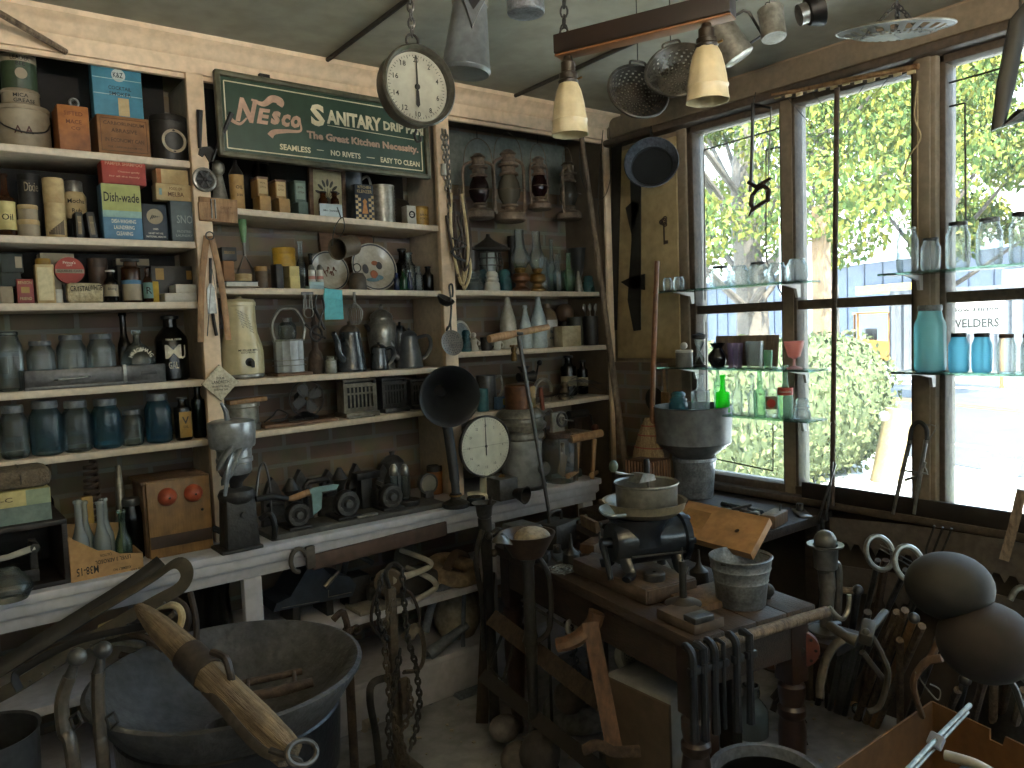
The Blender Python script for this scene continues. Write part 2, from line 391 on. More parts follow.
q=M();q.box(((CX0+CX1)/2,-.145,.757),(CX1-CX0,.02,.045),bev=.003);q.build('apron',WHITEP,K)
for x in(-.5,.94,2.0,2.6):
 BX(K,'leg',WHITEP,(.066,.04,.735),(x,-.14,0),.004)
q=M();q.box((.53,.06,.465),(4.24,.44,.03),bev=.004);q.build('lower_shelf',WHITEP,K)
q=M();q.box((.53,.07,.19),(4.24,.42,.025),bev=.004);q.box((.53,-.12,.1),(4.24,.03,.18),bev=.004);q.build('plinth',WHITEP,K)
def jar(label,x,y,z,r,h,g=None,lid=ZINC,sq=0.,cat='jar',name='mason_jar',group=None,lidh=.12,rz=0,emb=None):
 t=T(name,label,cat,(x,y,z),rz,group);g=g or G_CLEAR
 k=1-lidh
 L(t,'jar_body',g,[(0,.004),(r*.8,0),(r*.95,.006),(r,.02),(r,h*.66),(r*.96,h*.73),(r*.80,h*.81),(r*.72,h*k),(r*.70,h*k+.004)],sq=sq)
 if lid:L(t,'lid',lid,[(r*.70,0),(r*.76,0),(r*.78,.004),(r*.78,h*lidh*.75),(r*.74,h*lidh),(0,h*lidh)],(0,0,h*k))
 else:L(t,'rim',g,[(r*.68,0),(r*.76,.003),(r*.76,h*.06),(r*.70,h*.07),(r*.66,h*.05)],(0,0,h*k))
 if emb:TX(t,g if emb[0]=='~'else INKW,[(emb.strip('~'),r*1.1,0,0)],(0,0,h*.42),wrap=r*1.008)
 return t
def bottle(label,x,y,z,r,h,g=None,neck=.35,sh=.55,nr=.35,cap=None,name='glass_bottle',group=None,band=None,lab=None,sq=0.,rot=None,body=None):
 t=T(name,label,'bottle',(x,y,z),0,group,rot);g=g or G_CLEAR;n=r*nr
 L(t,'bottle_body',g,body or[(0,.004),(r*.85,0),(r,.008),(r,h*sh),(r*.93,h*(sh+.06)),(n*1.5,h*(1-neck)),(n,h*(1-neck*.75)),(n*.95,h*.95),(n*1.25,h*.955),(n*1.25,h*.985),(n*1.05,h)],seg=20,sq=sq)
 if cap:L(t,'cap',cap,[(n*1.3,0),(n*1.35,h*.05),(n*1.2,h*.06),(0,h*.06)],(0,0,h*.955),seg=16)
 if band:L(t,'label',band[0],[(r*1.01,0),(r*1.01,h*(band[2]-band[1]))],(0,0,h*band[1]),seg=20)
 if lab:TX(t,lab[1],[(lab[0],r*1.2,0,0)],(0,0,h*lab[2]),wrap=r*1.03)
 for o in list(t.children):
  if o.name.startswith('label')and lab:under(o,'lettering')
 return t
def tin(label,x,y,z,r,h,m,lid=None,name='tin',cat='tin',lidh=.12,lines=None,ink=None,band=None,rim=True,rz=0,group=None):
 t=T(name,label,cat,(x,y,z),rz,group)
 L(t,'can_body',m,[(0,0),(r*.98,0),(r,.003),(r,h*(1-lidh)),(r*.97,h*(1-lidh)+.001)],seg=28)
 if lid:L(t,'lid',lid,[(r*.97,0),(r*1.03,.001),(r*1.03,h*lidh-.004),(r*.98,h*lidh),(r*.86,h*lidh),(r*.84,h*lidh-.003),(0,h*lidh-.003)],(0,0,h*(1-lidh)),seg=28)
 if band:L(t,'label',band[0],[(r*1.006,0),(r*1.006,h*(band[2]-band[1]))],(0,0,h*band[1]),seg=28)
 if lines:TX(t,ink or INK,[(s,w*r,dx*r,dz*h)+((hh*h,)if hh else())for s,w,dx,dz,hh in lines],wrap=r*1.015)
 return t
def carton(label,x,y,z,w,d,h,m,lines=None,ink=None,name='box',cat='box',rz=0,rot=None,group=None,side=None,panel=None,bev=.002,lidm=None):
 """(x, y) is the middle of the front edge's back-projected base; the front faces -y"""
 W=w*math.hypot(x,y)/y;w=max(.45*W,W-max(0,d*x/y));x+=(W-w)/2;LW[0]=w
 t=T(name,label,cat,(x,y+d/2,z),rz,group,rot)
 BX(t,'box_body',m,(w,d,h*(.86 if lidm else 1)),(0,0,0),bev)
 if lidm:BX(t,'lid',lidm,(w+.003,d+.003,h*.14),(0,0,h*.86),bev)
 for p in(panel or[]):
  BX(t,'label',p[0],(w*p[3],.0012,h*p[4]),(w*p[1],-d/2-.0006,h*(p[2]-p[4]/2)),0)
 if lines:TX(t,ink or INK,[(s,ww*w,dx*w,dz*h)+((hh*h,)if hh else())for s,ww,dx,dz,hh in lines],(0,-d/2-.0016,0))
 if lines and not panel:under(t.children[0]if t.children[0].name.startswith('box_body')else[o for o in t.children if o.name.startswith('box_body')][0],'lettering')
 return t
def coffeepot(label,x,y,z,rb,rt,h,m,lid=None,spout=1,handle=-1,name='coffee_pot',rz=0,sp_mat=None,group=None):
 t=T(name,label,'pot',(x,y,z),rz,group)
 L(t,'pot_body',m,[(0,0),(rb*.97,0),(rb,.006),(rb*1.01,h*.06),(rb*.985,h*.08),(rb*.96,h*.2),(rt*1.03,h*.72),(rt,h*.78),(rt*1.03,h*.8)],seg=28)
 L(t,'lid',lid or m,[(rt*1.05,0),(rt*.95,h*.04),(rt*.6,h*.12),(rt*.2,h*.145),(rt*.15,h*.17),(rt*.24,h*.19),(rt*.15,h*.21),(0,h*.215)],(0,0,h*.79))
 if spout:
  s=spout
  TB(t,'spout',sp_mat or m,bez([(s*rb*.8,0,h*.25),(s*rb*1.25,0,h*.38),(s*rb*1.35,0,h*.6),(s*rb*1.7,0,h*.78)],5),[rb*(.3-.008*i)for i in range(16)],10)
 if handle:
  s=handle
  TB(t,'handle',m,bez([(s*rt*.95,0,h*.74),(s*rb*1.45,0,h*.78),(s*rb*1.65,0,h*.55),(s*rb*1.3,0,h*.3),(s*rb*.95,0,h*.22)],5),[(.005,.010)]*21,8)
 return t
def lantern(label,x,y,z,h,m,g=None,name='kerosene_lantern',rz=0,red=False):
 t=T(name,label,'lantern',(x,y,z),rz,'barn lanterns hanging under the cornice');r=h*.19
 L(t,'fuel_tank',m,[(0,0),(r,0),(r*1.15,h*.02),(r*1.15,h*.10),(r*.9,h*.145),(r*.45,h*.16),(r*.42,h*.2),(r*.62,h*.21),(r*.55,h*.235),(0,h*.24)])
 L(t,'globe',g or G_CLEAR2,[(r*.42,h*.23),(r*.75,h*.33),(r*.83,h*.42),(r*.72,h*.53),(r*.5,h*.62),(r*.5,h*.63)])
 L(t,'chimney',m,[(r*.58,h*.62),(r*.72,h*.63),(r*.66,h*.66),(r*.5,h*.67),(r*.5,h*.74),(r*.75,h*.75),(r*.78,h*.78),(r*.5,h*.80),(r*.5,h*.90),(r*.62,h*.915),(r*.3,h*.97),(0,h*.975)])
 for s in(-1,1):
  TB(t,'side_tube',m,bez([(s*r*.95,0,h*.08),(s*r*1.22,0,h*.17),(s*r*1.25,0,h*.5),(s*r*1.18,0,h*.78),(s*r*.4,0,h*.86)],6),h*.022,8)
 TB(t,'guard_wire',m,arc((0,-r*.2,h*.42),r*1.05,PI,2*PI,12,'xy',(1,.85)),.0015,5)
 TB(t,'bail',m,bez([(-r*1.2,0,h*.8),(-r*.9,0,h*1.08),(0,0,h*1.2),(r*.9,0,h*1.08),(r*1.2,0,h*.8)],6),.0018,5)
 return t
def insulator(label,x,y,z,r,h,g,name='glass_insulator',group='insulators along the shelves'):
 t=T(name,label,'insulator',(x,y,z),0,group)
 L(t,'insulator_skirt',g,[(r*.8,0),(r,.003),(r*1.0,h*.22),(r*.93,h*.40),(r*.8,h*.46)],seg=20)
 L(t,'insulator_crown',g,[(r*.8,h*.46),(r*.82,h*.5),(r*.9,h*.54),(r*.88,h*.62),(r*.68,h*.67),(r*.68,h*.73),(r*.78,h*.77),(r*.74,h*.9),(r*.5,h),(0,h)],seg=20)
 return t
def oillamp(label,x,y,z,r,h,base,ch=True):
 t=T('oil_lamp',label,'oil lamp',(x,y,z),0,'small oil lamps')
 hb=h*.36
 L(t,'font',base,[(0,0),(r,0),(r,hb*.1),(r*.55,hb*.25),(r*.5,hb*.38),(r*.95,hb*.5),(r,hb*.65),(r*.8,hb*.8),(r*.35,hb*.86),(0,hb*.87)])
 L(t,'burner',BRASS,[(r*.35,hb*.85),(r*.5,hb*.92),(r*.62,hb),(r*.62,hb*1.05),(r*.3,hb*1.08),(0,hb*1.1)])
 L(t,'chimney_glass',G_CLEAR,[(r*.52,hb*1.05),(r*.62,hb*1.1),(r*.95,hb*1.4),(r*.9,hb*1.6),(r*.55,hb*1.95),(r*.45,h*.85),(r*.46,h)],seg=20)
 return t
def plain(label,cat,name,m,prof,loc,group=None,rz=0,seg=24,rot=None,sq=0.,kind=None):
 return tag(L(None,name,m,prof,loc,seg,rot if rot else(0,0,rz),sq=sq),label,cat,group,kind)
def chain_mesh(pts,lk=.03,r=.004):
 """links of a chain laid along a polyline"""
 P=[Vector(p)for p in pts];q=M();d=0;i=0;k=0
 seglen=[(b-a).length for a,b in zip(P,P[1:])];tot=sum(seglen);n=max(1,int(tot/(lk*.72)))
 for j in range(n):
  s=tot*(j+.5)/n;a=0
  while a<len(seglen)-1 and s>seglen[a]:s-=seglen[a];a+=1
  c=P[a].lerp(P[a+1],s/max(seglen[a],1e-6));t=(P[a+1]-P[a]).normalized()
  u=t.orthogonal().normalized();w=t.cross(u)
  if j%2:u,w=w,u
  ring=[c+t*(lk*.5*math.cos(x))+u*(lk*.3*math.sin(x))for x in[2*PI*e/10 for e in range(10)]]
  q.tube(ring,r,5,True)
 return q
YF=2.965
OLIVE=mat('#3c4b30','#27331f',.5,scale=8);TAN=mat('#b08a50','#7c5f36',.6,scale=9);OFFW=mat('#a89a80','#6d5f4b',.6,scale=7,amt=.9)
CRM=mat('#c3ad7f','#94794f',.65,scale=9);DKTIN=mat('#33302b','#1a1816',.5,.2,10);NAVY=mat('#1b2836','#101a25',.5,scale=10)
BROWNB=mat('#8a6039','#6a4526',.7,scale=7);ORNG=mat('#a5652a','#6e3d18',.6,scale=8);TEALB=mat('#3f8298','#2d6478',.6,scale=6)
REDB=mat('#a63a2c','#7f281d',.6,scale=8);YELG=mat('#a5a864','#878a50',.6,scale=6);BLUB=mat('#55809c','#3f6580',.6,scale=6)
GRYB=mat('#5f6c70','#424c50',.6,scale=7);DKGR=mat('#27332c','#151c18',.6,scale=9);PALEY=mat('#cdbf83','#a89760',.7,scale=9)
MUST=mat('#a8812e','#75571c',.5,scale=9);REDP=mat('#8f2f24','#611d16',.5,scale=8)
x,w,h=sp(-6,50,108,S1,YF+.1);bk=tin('large dusty white paint bucket with wire bail at the left end of the top shelf',x,YF+.115,S1,w/2,h,OFFW,OFFW,'paint_bucket','bucket',.12,[('A A',.7,-.1,.42,.17)],mat('#4a1f18'))
TB(bk,'bail',IRON,bez([(-w*.5,0,h*.75),(-w*.35,-w*.5,h*.45),(0,-w*.62,h*.33),(w*.35,-w*.5,h*.42),(w*.5,0,h*.75)],6),.0025,6)
zb=S1+h;x,w,h=sp(1,40,91,zb,YF+.1);tin('low round grease tin with dark block letters, stacked on the white bucket',x,YF+.115,zb,w/2,h,OFFW,OFFW,'grease_tin','tin',.2,[('MICA',.8,-.1,.58,.22),('GREASE',1.2,.1,.28,.22)])
zg=zb+h;x,w,h=sp(-1,36,50,zg,YF+.1);tin('dark green tin with cream band and round seal, topmost of the stack on the bucket',x,YF+.115,zg,w/2,h,OLIVE,OLIVE,'green_tin','tin',.1,[('LEADER',1.1,0,.74,.1),('BEE',.5,0,.6,.09)],INK,(OFFW,.66,.84))
o=M().lathe([(0,0),(w*.17,0),(w*.17,.001)],rot=(PI/2,0,0)).build('label',OFFW,bpy.data.objects['green_tin'],(0,-w/2-.001,h*.36))
x,w,h=sp(50,88,105,S1,YF);carton('orange brown wooden spice box with worn lettering beside the white bucket',x,YF,S1,w,.12,h,ORNG,[('SIFTED',.6,0,.82,.09),('MACE',.5,0,.64,.09),('CO',.3,.05,.5,.07)],mat('#6b3513'),name='spice_box')
o=M().torus((0,0,0),.012,.005,rot=(PI/2,0,0));o.lathe([(.007,-.006),(.007,.006)],rot=(PI/2,0,0));z0=S1+h
tag(o.build('metal_ring',STEEL,None,(x+.02,YF+.03,z0+.017)),'small shiny metal ring standing on the orange wooden box','ring')
x,w,h=sp(88,149,116,S1,YF);zc=S1+h;carton('wide brown printed carton under the blue packet on the top shelf',x,YF,S1,w,.13,h,BROWNB,[('CARBORUNDUM',.78,0,.80,.09),('ABRASIVE',.5,0,.62,.1),('IN ECONOMY CAN',.75,0,.38,.1),('THE CARBORUNDUM CO',.66,0,.2,.05)],mat('#4f2f18'),name='brown_carton');w=LW[0]
q=M();
for a,b in(((-.44,.1),(.44,.1)),((.44,.1),(.44,.92)),((.44,.92),(-.44,.92)),((-.44,.92),(-.44,.1))):q.tube([(a[0]*w,-.0661,a[1]*h),(b[0]*w,-.0661,b[1]*h)],.0008,4)
q.build('label',mat('#4f2f18'),bpy.data.objects['brown_carton'])
x,w,h=sp(88,141,64,zc,YF+.01);t=carton('blue packet with round black emblem and cream picture, standing on the brown carton',x,YF+.015,zc,w,.05,h,TEALB,[('K&Z',.2,.02,.80,.1),('COCKTAIL',.46,.04,.55,.07),('SMOKER',.44,.04,.44,.07)],mat('#1a2f38'),name='blue_packet',panel=[(CRM,.1,.2,.22,.34)]);w=LW[0]
q=M().lathe([(0,0),(w*.14,0),(w*.14,.001)],rot=(PI/2,0,0));q.build('emblem',mat('#c9cfc9'),t,(w*.03,-.0255,h*.80))
q=M().box((0,0,0),(w*.98,.001,.0022));q.box((0,0,-h*.3),(w*.98,.001,.0022));q.build('label',mat('#a9c4c4'),t,(0,-.0256,h*.72))
x,w,h=sp(150,187,117,S1,YF+.05);t=tin('dark round tin with worn circular seal at the right end of the top shelf',x,YF+.06,S1,w/2,h,DKTIN,DKTIN,'dark_tin','tin',.14)
q=M().lathe([(w*.26,0),(w*.3,-.001),(w*.34,0)],rot=(PI/2,0,0),c=(0,-w*.502,h*.42));q.build('emblem',OFFW,t)
x,w,h=sp(-6,14,172,S2,YF);t=bottle('yellow labelled medicine bottle cut off by the left edge of the second shelf',x,YF+.03,S2,w/2,h,G_AMBER,band=(PALEY,.1,.55),lab=('Oil',INK,.3),name='medicine_bottle')
x,w,h=sp(18,41,219,S2,YF);z1=S2+h;tin('small tan round tin, lower of two stacked left of the cream canister',x,YF+.035,S2,w/2,h,OFFW,CRM,'ointment_tin','tin',.3)
x,w,h=sp(18,39,204,z1,YF);tin('small tan round tin, upper of two stacked left of the cream canister',x,YF+.035,z1,w/2,h,OFFW,CRM,'ointment_tin','tin',.3)
x,w,h=sp(17,42,174,S2,YF+.12);tin('tall dark tin with faded script standing behind the stacked tan tins',x,YF+.14,S2,w/2,h,DKTIN,DKTIN,'dark_tin','tin',.1,[('Dixie',1.2,0,.8,.14)],OFFW)
x,w,h=sp(43,65,177,S2,YF);t=tin('tall cream cardboard canister with dark square label and black picture',x,YF+.035,S2,w/2,h,CRM,CRM,'canister','canister',.42,[('Astor',.9,0,.7,.08)],INKW)
q=M()
for a in range(9):q.add([(w*.505*math.sin(u),-w*.505*math.cos(u),zz)for u,zz in((-.6+a*.13,h*.62),(-.6+a*.13+.13,h*.62),(-.6+a*.13+.13,h*.8),(-.6+a*.13,h*.8))],[(0,1,2,3)])
q.build('label',NAVY,t);q=M()
for a in range(8):q.add([(w*.502*math.sin(u),-w*.502*math.cos(u),zz)for u,zz in((-.9+a*.2,h*(.05)),(-.7+a*.2,h*.05),(-.7+a*.2,h*(.10+.03*a)),(-.9+a*.2,h*(.10+.025*a)))],[(0,1,2,3)])
q.build('label',mat('#5b4a34'),t)
x,w,h=sp(65,90,177,S2+.075,YF+.01);z1=S2+.075
BXs=[]
for i,(a,b)in enumerate(((71,83),(84,97))):
 xx,ww,hh=sp(a,b,212,S2,YF);carton('small black packet under the metal capped jar, %s one'%('left'if i==0 else 'right leaning'),xx,YF,S2,ww*.9,.06,hh,DKTIN,[('TEA',.5,0,.6,0)],CRM,name='black_packet',group='black packets under the jar',rot=(0,0 if i==0 else-.09,0),panel=[(mat('#7b6a4e'),0,.5,.5,.7)])
xx,ww,hh=sp(66,90,212,S2,YF+.08);carton('flat dark block carrying the jar behind the black packets',xx,YF+.075,S2,ww,.08,z1-S2,DKTIN,name='dark_block')
t=T('cream_jar','round cream jar with shiny metal cap and curled script label','jar',(x,YF+.1,z1));L(t,'jar_body',CRM,[(0,0),(w*.45,0),(w*.5,.01),(w*.5,h*.6),(w*.4,h*.7),(w*.36,h*.72)]);L(t,'lid',STEEL,[(w*.36,h*.7),(w*.38,h*.71),(w*.38,h*.97),(w*.35,h),(0,h)]);TX(t,INK,[('Mocha',w*.75,0,h*.45),('Rub',w*.4,0,h*.2)],wrap=w*.506)
x,w,h=sp(96,140,184,S2,YF);zd=S2+h;t=carton('washing powder box, yellow green above and blue below, under the red box',x,YF,S2,w,.07,h,BLUB,[('DISH-WASHING',.62,.02,.33,.07),('LAUNDERING',.52,.02,.22,.07),('CLEANING',.42,.02,.11,.07)],INKW,name='washing_powder_box',panel=[(YELG,0,.71,.995,.57)]);w=LW[0]
TX(t,INK,[('Dish-wade',w*.9,0,h*.76,h*.17,.02)],(0,-.037,0));BX(t,'label',mat('#8fb0a8'),(w*.99,.0012,h*.12),(0,-.0358,h*.4),0)
x,w,h=sp(96,145,160,zd,YF);carton('red shampoo box lying on the washing powder box',x,YF-.004,zd,w,.075,h,REDB,[('PAMPER SHAMPOO',.85,0,.82,.14),('Cleanses gently',.5,.1,.5,.09),('for all the family',.7,0,.3,.09)],mat('#d79a7e'),name='red_box')
x,w,h=sp(138,166,204,S2,YF);zi=S2+h;t=carton('navy tin with cream bird medallion beside the washing powder box',x,YF,S2,w,.05,h,NAVY,[('1000',.2,0,.32,.05),('LB NET WT OZ',.6,0,.2,.045),('NATIONAL HEALTH',.8,0,.11,.05)],INKW,name='navy_tin',cat='tin');w=LW[0]
M().lathe([(0,0),(w*.33,0),(w*.34,.001)],rot=(PI/2,0,0)).build('emblem',OFFW,t,(0,-.026,h*.66));q=M()
for i in range(5):q.tube([(-.2*w+.09*w*i,0,h*(.58+.02*i)),(-.1*w+.07*w*i,0,h*(.70-.01*i))],.0014,4)
q.build('emblem',NAVY,t,(0,-.0275,0))
x,w,h=sp(166,194,201,S2,YF);zj=S2+h;carton('grey blue packet with large pale capitals at the right end of the second shelf',x,YF,S2,w,.05,h,GRYB,[('SNO',.66,.05,.55,.2),('FROSTED',.6,0,.25,.06),('LAUNDRY',.7,0,.15,.06)],mat('#9aa6a4'),name='grey_packet')
zz=max(zi,zj);x,w,h=sp(151,191,184,zz,YF);carton('long cream box with dark capitals lying on the navy tin',x,YF,zz,w,.06,h,CRM,[('FOOD OF',.36,.05,.72,.18),('MELBA',.45,.05,.38,.26)],mat('#5d3a1c'),name='long_box',panel=[(mat('#7c9a9a'),-.38,.5,.08,.4)])
z2=zz+h;x,w,h=sp(151,188,169,z2,YF);t=carton('orange ended flat box on top of the long cream box',x,YF,z2,w,.06,h,CRM,name='flat_box',panel=[(ORNG,-.42,.5,.14,.98)])
x,w,h=sp(-4,23,253,S3+.1,YF);z1=S3+.1
carton('dark carton end with a pale square at the left end of the third shelf',x,YF+.02,z1,w,.12,h,DKGR,name='dark_carton',panel=[(OFFW,.3,.55,.3,.6)])
x,w,h=sp(-4,21,268,S3+.055,YF);carton('worn dark green carton, middle of the pile at the left of the third shelf',x,YF+.015,S3+.055,w,.12,.045,DKGR,name='dark_carton')
x,w,h=sp(-4,13,285,S3,YF);carton('pale worn carton, lowest of the pile at the left of the third shelf',x,YF+.01,S3,w,.12,.055,OFFW,name='dark_carton')
x,w,h=sp(14,33,279,S3,YF);carton('small dark red tin with yellow figure beside the tall cream carton',x,YF,S3,w,.05,h,REDP,[('BENSON',.8,0,.85,.12),('FRIEND',.7,0,.2,.12)],CRM,name='red_tin',cat='tin',panel=[(MUST,0,.55,.5,.25)])
x,w,h=sp(32,53,258,S3,YF);t=carton('tall cream carton with a round golden cap beside the red tin',x,YF,S3,w,.05,h*.86,CRM,name='cream_carton',panel=[(mat('#d4c49a'),0,.5,.8,.85)])
L(t,'cap',MUST,[(0,0),(w*.36,0),(w*.38,.006),(w*.38,h*.11),(w*.33,h*.14),(0,h*.14)],(0,0,h*.86))
x,w,h=sp(36,74,253,S3,YF+.12);carton('broad brown carton standing behind the round red sign',x,YF+.12,S3,w,.08,h,OFFW,name='broad_carton')
x,w,h=sp(53,64,289,S3,YF);tin('small white spool shaped jar left of the crumpled paper packet',x,YF+.03,S3,w/2,h,ENWHITE,ENWHITE,'spool_jar','jar',.25)
x,w,h=sp(67,104,283,S3,YF);zk=S3+h;t=T('paper_packet','crumpled pale paper packet printed with black capitals below the red disc','packet',(x,YF+.03,S3))
q=M().box((0,0,h/2),(w,.05,h),bev=.012);random.seed(3);q.v=[(a+random.uniform(-.002,.002),b+random.uniform(-.003,.003),c+random.uniform(-.002,.002))for a,b,c in q.v];q.build('wrapping',mat('#c5b795','#9c8b66',.8,scale=20,bump=.6),t)
TX(t,INK,[('CRYSTAL',w*.55,-.15*w,0,.018),('WHITE',w*.34,.28*w,.003,.018)],(0,-.0285,h*.72))
x,w,h=sp(57,88,255,S3,YF);cz=S3+h-w/2;t=T('red_disc_tin','round red tin lid with white lettering standing upright behind the paper packet','tin',(x,YF+.075,zk*.2+.8*(cz-w/2)))
t.location.z=cz-w/2;L(t,'lid',REDB,[(0,0),(w/2-.004,0),(w/2,.003),(w/2,.02),(0,.02)],(0,.02,w/2),rot=(PI/2,0,0));BX(t,'label',OFFW,(w*.96,.001,w*.15),(0,-.0006,w*.40),0);TX(t,INK,[('SQUEEZE CARE',w*.84,0,0,w*.1)],(0,-.0012,w*.475));TX(t,INKW,[("Prince's",w*.42,0,w*.3),('SOFT',w*.2,0,w*.19)],(0,-.0006,w*.5))
BX(t,'stand',DKTIN,(.04,.06,max(.01,cz-w/2-S3)),(0,.05,S3-(cz-w/2)),.001)
x,w,h=sp(88,108,258,S3,YF+.12);tin('brown stoneware pot standing behind the dark white capped bottle',x,YF+.14,S3,w/2,h,mat('#4d3a2c','#2d221a',.5),mat('#4d3a2c','#2d221a',.5),'brown_pot','pot',.2)
x,w,h=sp(104,119,270,S3,YF);bottle('short black bottle with white cap and white label on the third shelf',x,YF+.03,S3,w/2,h,G_DARK,.28,.6,.5,ENWHITE,'ink_bottle',band=(OFFW,.2,.56),lab=('Bluing',NAVY,.42))
x,w,h=sp(122,142,259,S3,YF);t=bottle('brown filled jar with blue and white label right of the black bottle',x,YF+.035,S3,w/2,h,G_AMBER,.2,.72,.75,DKTIN,'label_jar',band=(OFFW,.05,.52));L(t,'label',BLUB,[(w*.512,0),(w*.512,h*.09)],(0,0,h*.43),seg=20)
x,w,h=sp(143,153,268,S3,YF);bottle('thin brown bottle with blue label right of the blue and white jar',x,YF+.02,S3,w/2,h,G_AMBER,.3,.6,.5,None,'thin_bottle',band=(mat('#6d8f86'),.12,.58),lab=('R',INK,.35))
x,w,h=sp(151,158,281,S3+.02,YF+.03);carton('small yellow box tucked behind the thin brown bottle',x+.003,YF+.05,S3,w*1.3,.03,h+.02,mat('#c7a22a'),name='yellow_box')
x,w,h=sp(157,197,293,S3,YF);z1=S3+h;carton('flat white box lying at the right end of the third shelf',x,YF,S3,w,.1,h,ENWHITE,name='white_box')
x,w,h=sp(169,197,284,z1,YF);z3=z1+h;carton('smaller white box lying on the flat white box',x,YF+.01,z1,w,.09,h,ENWHITE,name='white_box')
x,w,h=sp(148,199,266,S3,YF+.12);carton('long dark box with two yellow squares behind the white boxes',x-.01,YF+.12,S3,w,.08,h,DKTIN,name='dark_box',panel=[(MUST,-.32,.78,.18,.3),(MUST,.33,.76,.12,.24)])
x,w,h=sp(112,148,259,S3,YF+.2);carton('dark carton with a pale edge at the back of the third shelf',x,YF+.19,S3,w,.06,h,DKTIN,name='dark_box',lidm=OFFW)
x,w,h=sp(-7,24,328,S4,YF);jar('large square clear glass jar at the left end of the fourth shelf',x,YF+.07,S4,w/2.0,h,G_CLEAR2,None,.25,name='square_jar')
xa=YP(24,380,YF).x;xb=YP(166,375,YF).x;t=T('tray','long dark metal tray with a strap handle under the clear jars','tray',((xa+xb)/2,YF+.07,S4));w=xb-xa
BX(t,'tray_bottom',STEELD,(w,.14,.012));BX(t,'front_panel',STEELD,(w,.006,.055),(0,-.067,.01));BX(t,'back_panel',STEELD,(w,.006,.055),(0,.067,.01));BX(t,'end_panel',STEELD,(.006,.14,.055),(-w/2+.003,0,.01));BX(t,'end_panel',STEELD,(.006,.14,.055),(w/2-.003,0,.01))
BX(t,'divider',STEEL,(.012,.006,.062),(w*.19,-.072,.008));TB(t,'handle',STEEL,[(-w*.3,-.071,.03),(-w*.28,-.085,.032),(-w*.08,-.085,.036),(-w*.06,-.071,.034)],.004);BX(t,'slot',BLACK,(w*.12,.002,.014),(w*.37,-.0705,.03),.004)
BX(t,'rack_floor',DARKWD,(w*.99,.126,.018),(0,0,.012),.001)
zt=S4+.0305
for i,(a,b,c,s)in enumerate(((25,55,341,'left'),(55,86,335,'middle'),(86,115,334,'right'))):
 x,w,h=sp(a,b,c,zt,YF+.06);jar('clear mason jar with dull screw lid on the dark tray, %s of three'%s,x,YF+.07,zt,w/2,h,G_CLEAR,ZINC,group='mason jars on the tray')
x,w,h=sp(118,155,330,zt,YF+.06);t=bottle('round pinched whisky flask with embossed ring of letters on the tray',x,YF+.07,zt,w/2,h,G_CLEAR2,name='dimple_flask',body=[(0,0),(w*.36,0),(w*.47,h*.12),(w*.5,h*.3),(w*.44,h*.48),(w*.28,h*.62),(w*.12,h*.72),(w*.10,h*.78),(w*.1,h*.9),(w*.14,h*.91),(w*.14,h)])
q=M()
for i,ch in enumerate('HAIG&HAIG'):
 a=PI*(.86-.72*i/8);q.text(ch,.011 if ch!='I'else .004,(w*.31*math.cos(a),-w*.46,h*.33+w*.31*math.sin(a)),.014,rot=(0,PI/2-a,0))
q.build('lettering',INKW,t)
x,w,h=sp(125,136,313,zt,YF+.06);bottle('slim dark bottle behind the pinched flask',x-.005,YF+.17,S4,w/2*1.3,h+.035,G_DARK,.4,.5,.5,name='slim_bottle')
x,w,h=sp(156,190,316,S4,YF+.05);t=bottle('black glass jug with white printing at the right end of the fourth shelf',x,YF+.1,S4,w/2,h,G_DARK,.22,.62,.42,BLACK,'black_jug',sq=.15)
TX(t,INKW,[('YOUR CIDER',w*.5,-.05*w,h*.24,.006),('M',w*.5,-.08*w,h*.05,.05),('U',w*.26,.2*w,h*.04,.05),('GAL',w*.3,-.1*w,-h*.16,.025)],(0,0,h*.4),wrap=w*.53)
for i,(a,b,c,g,lb)in enumerate(((-2,28,406,G_CLEAR2,'grey clear mason jar at the left end of the lowest shelf'),(28,63,401,G_BLUE,'pale blue mason jar second from the left on the lowest shelf'),(61,92,401,G_CLEAR2,'clear mason jar with raised lettering between two blue jars'),(91,122,399,G_BLUE2,'strong blue mason jar in the middle of the lowest shelf'),(121,145,410,G_CLEAR2,'short clear jar between the two bluest mason jars'),(145,173,394,G_BLUE2,'blue mason jar beside the yellow labelled bottle'))):
 x,w,h=sp(a,b,c,S5,YF+.02);jar(lb,x,YF+.055,S5,w/2,h,g,ZINC,group='mason jars on the lowest shelf',lidh=.14,emb='~Ball'if i in(1,2,3)else None)
x,w,h=sp(174,192,398,S5,YF+.02);t=bottle('dark square bottle with yellow eagle label on the lowest shelf',x,YF+.04,S5,w/2,h,G_DARK,.22,.72,.45,ZINC,'label_bottle',sq=.25);BX(t,'label',MUST,(w*.7,.002,h*.6),(0,-w*.55,h*.08),0);TX(t,INK,[('V',w*.4,0,0),('OIL',w*.3,0,-h*.15)],(0,-w*.562,h*.48))
x,w,h=sp(193,207,386,S5,YF+.02);bottle('tall dark green bottle at the right end of the lowest shelf',x,YF+.06,S5,w/2,h,glass('#16281f','#060c09',.4),.25,.68,.45,name='green_bottle',sq=.2)
zc=CT;Y=2.80
t=T('wooden_crate','low dark open fronted crate at the left end of the counter','crate',(YP(66,530,2.82).x-.21,2.96,zc));w=.42
BX(t,'top_board',DARKWD,(w,.34,.016),(0,0,.19));BX(t,'bottom_board',DARKWD,(w,.34,.014));BX(t,'side_board',DARKWD,(.016,.34,.18),(w/2-.008,0,.012));BX(t,'side_board',DARKWD,(.016,.34,.18),(-w/2+.008,0,.012));BX(t,'back_board',DARKWD,(w,.012,.18),(0,.164,.012))
cx=t.location.x;zt=zc+.206
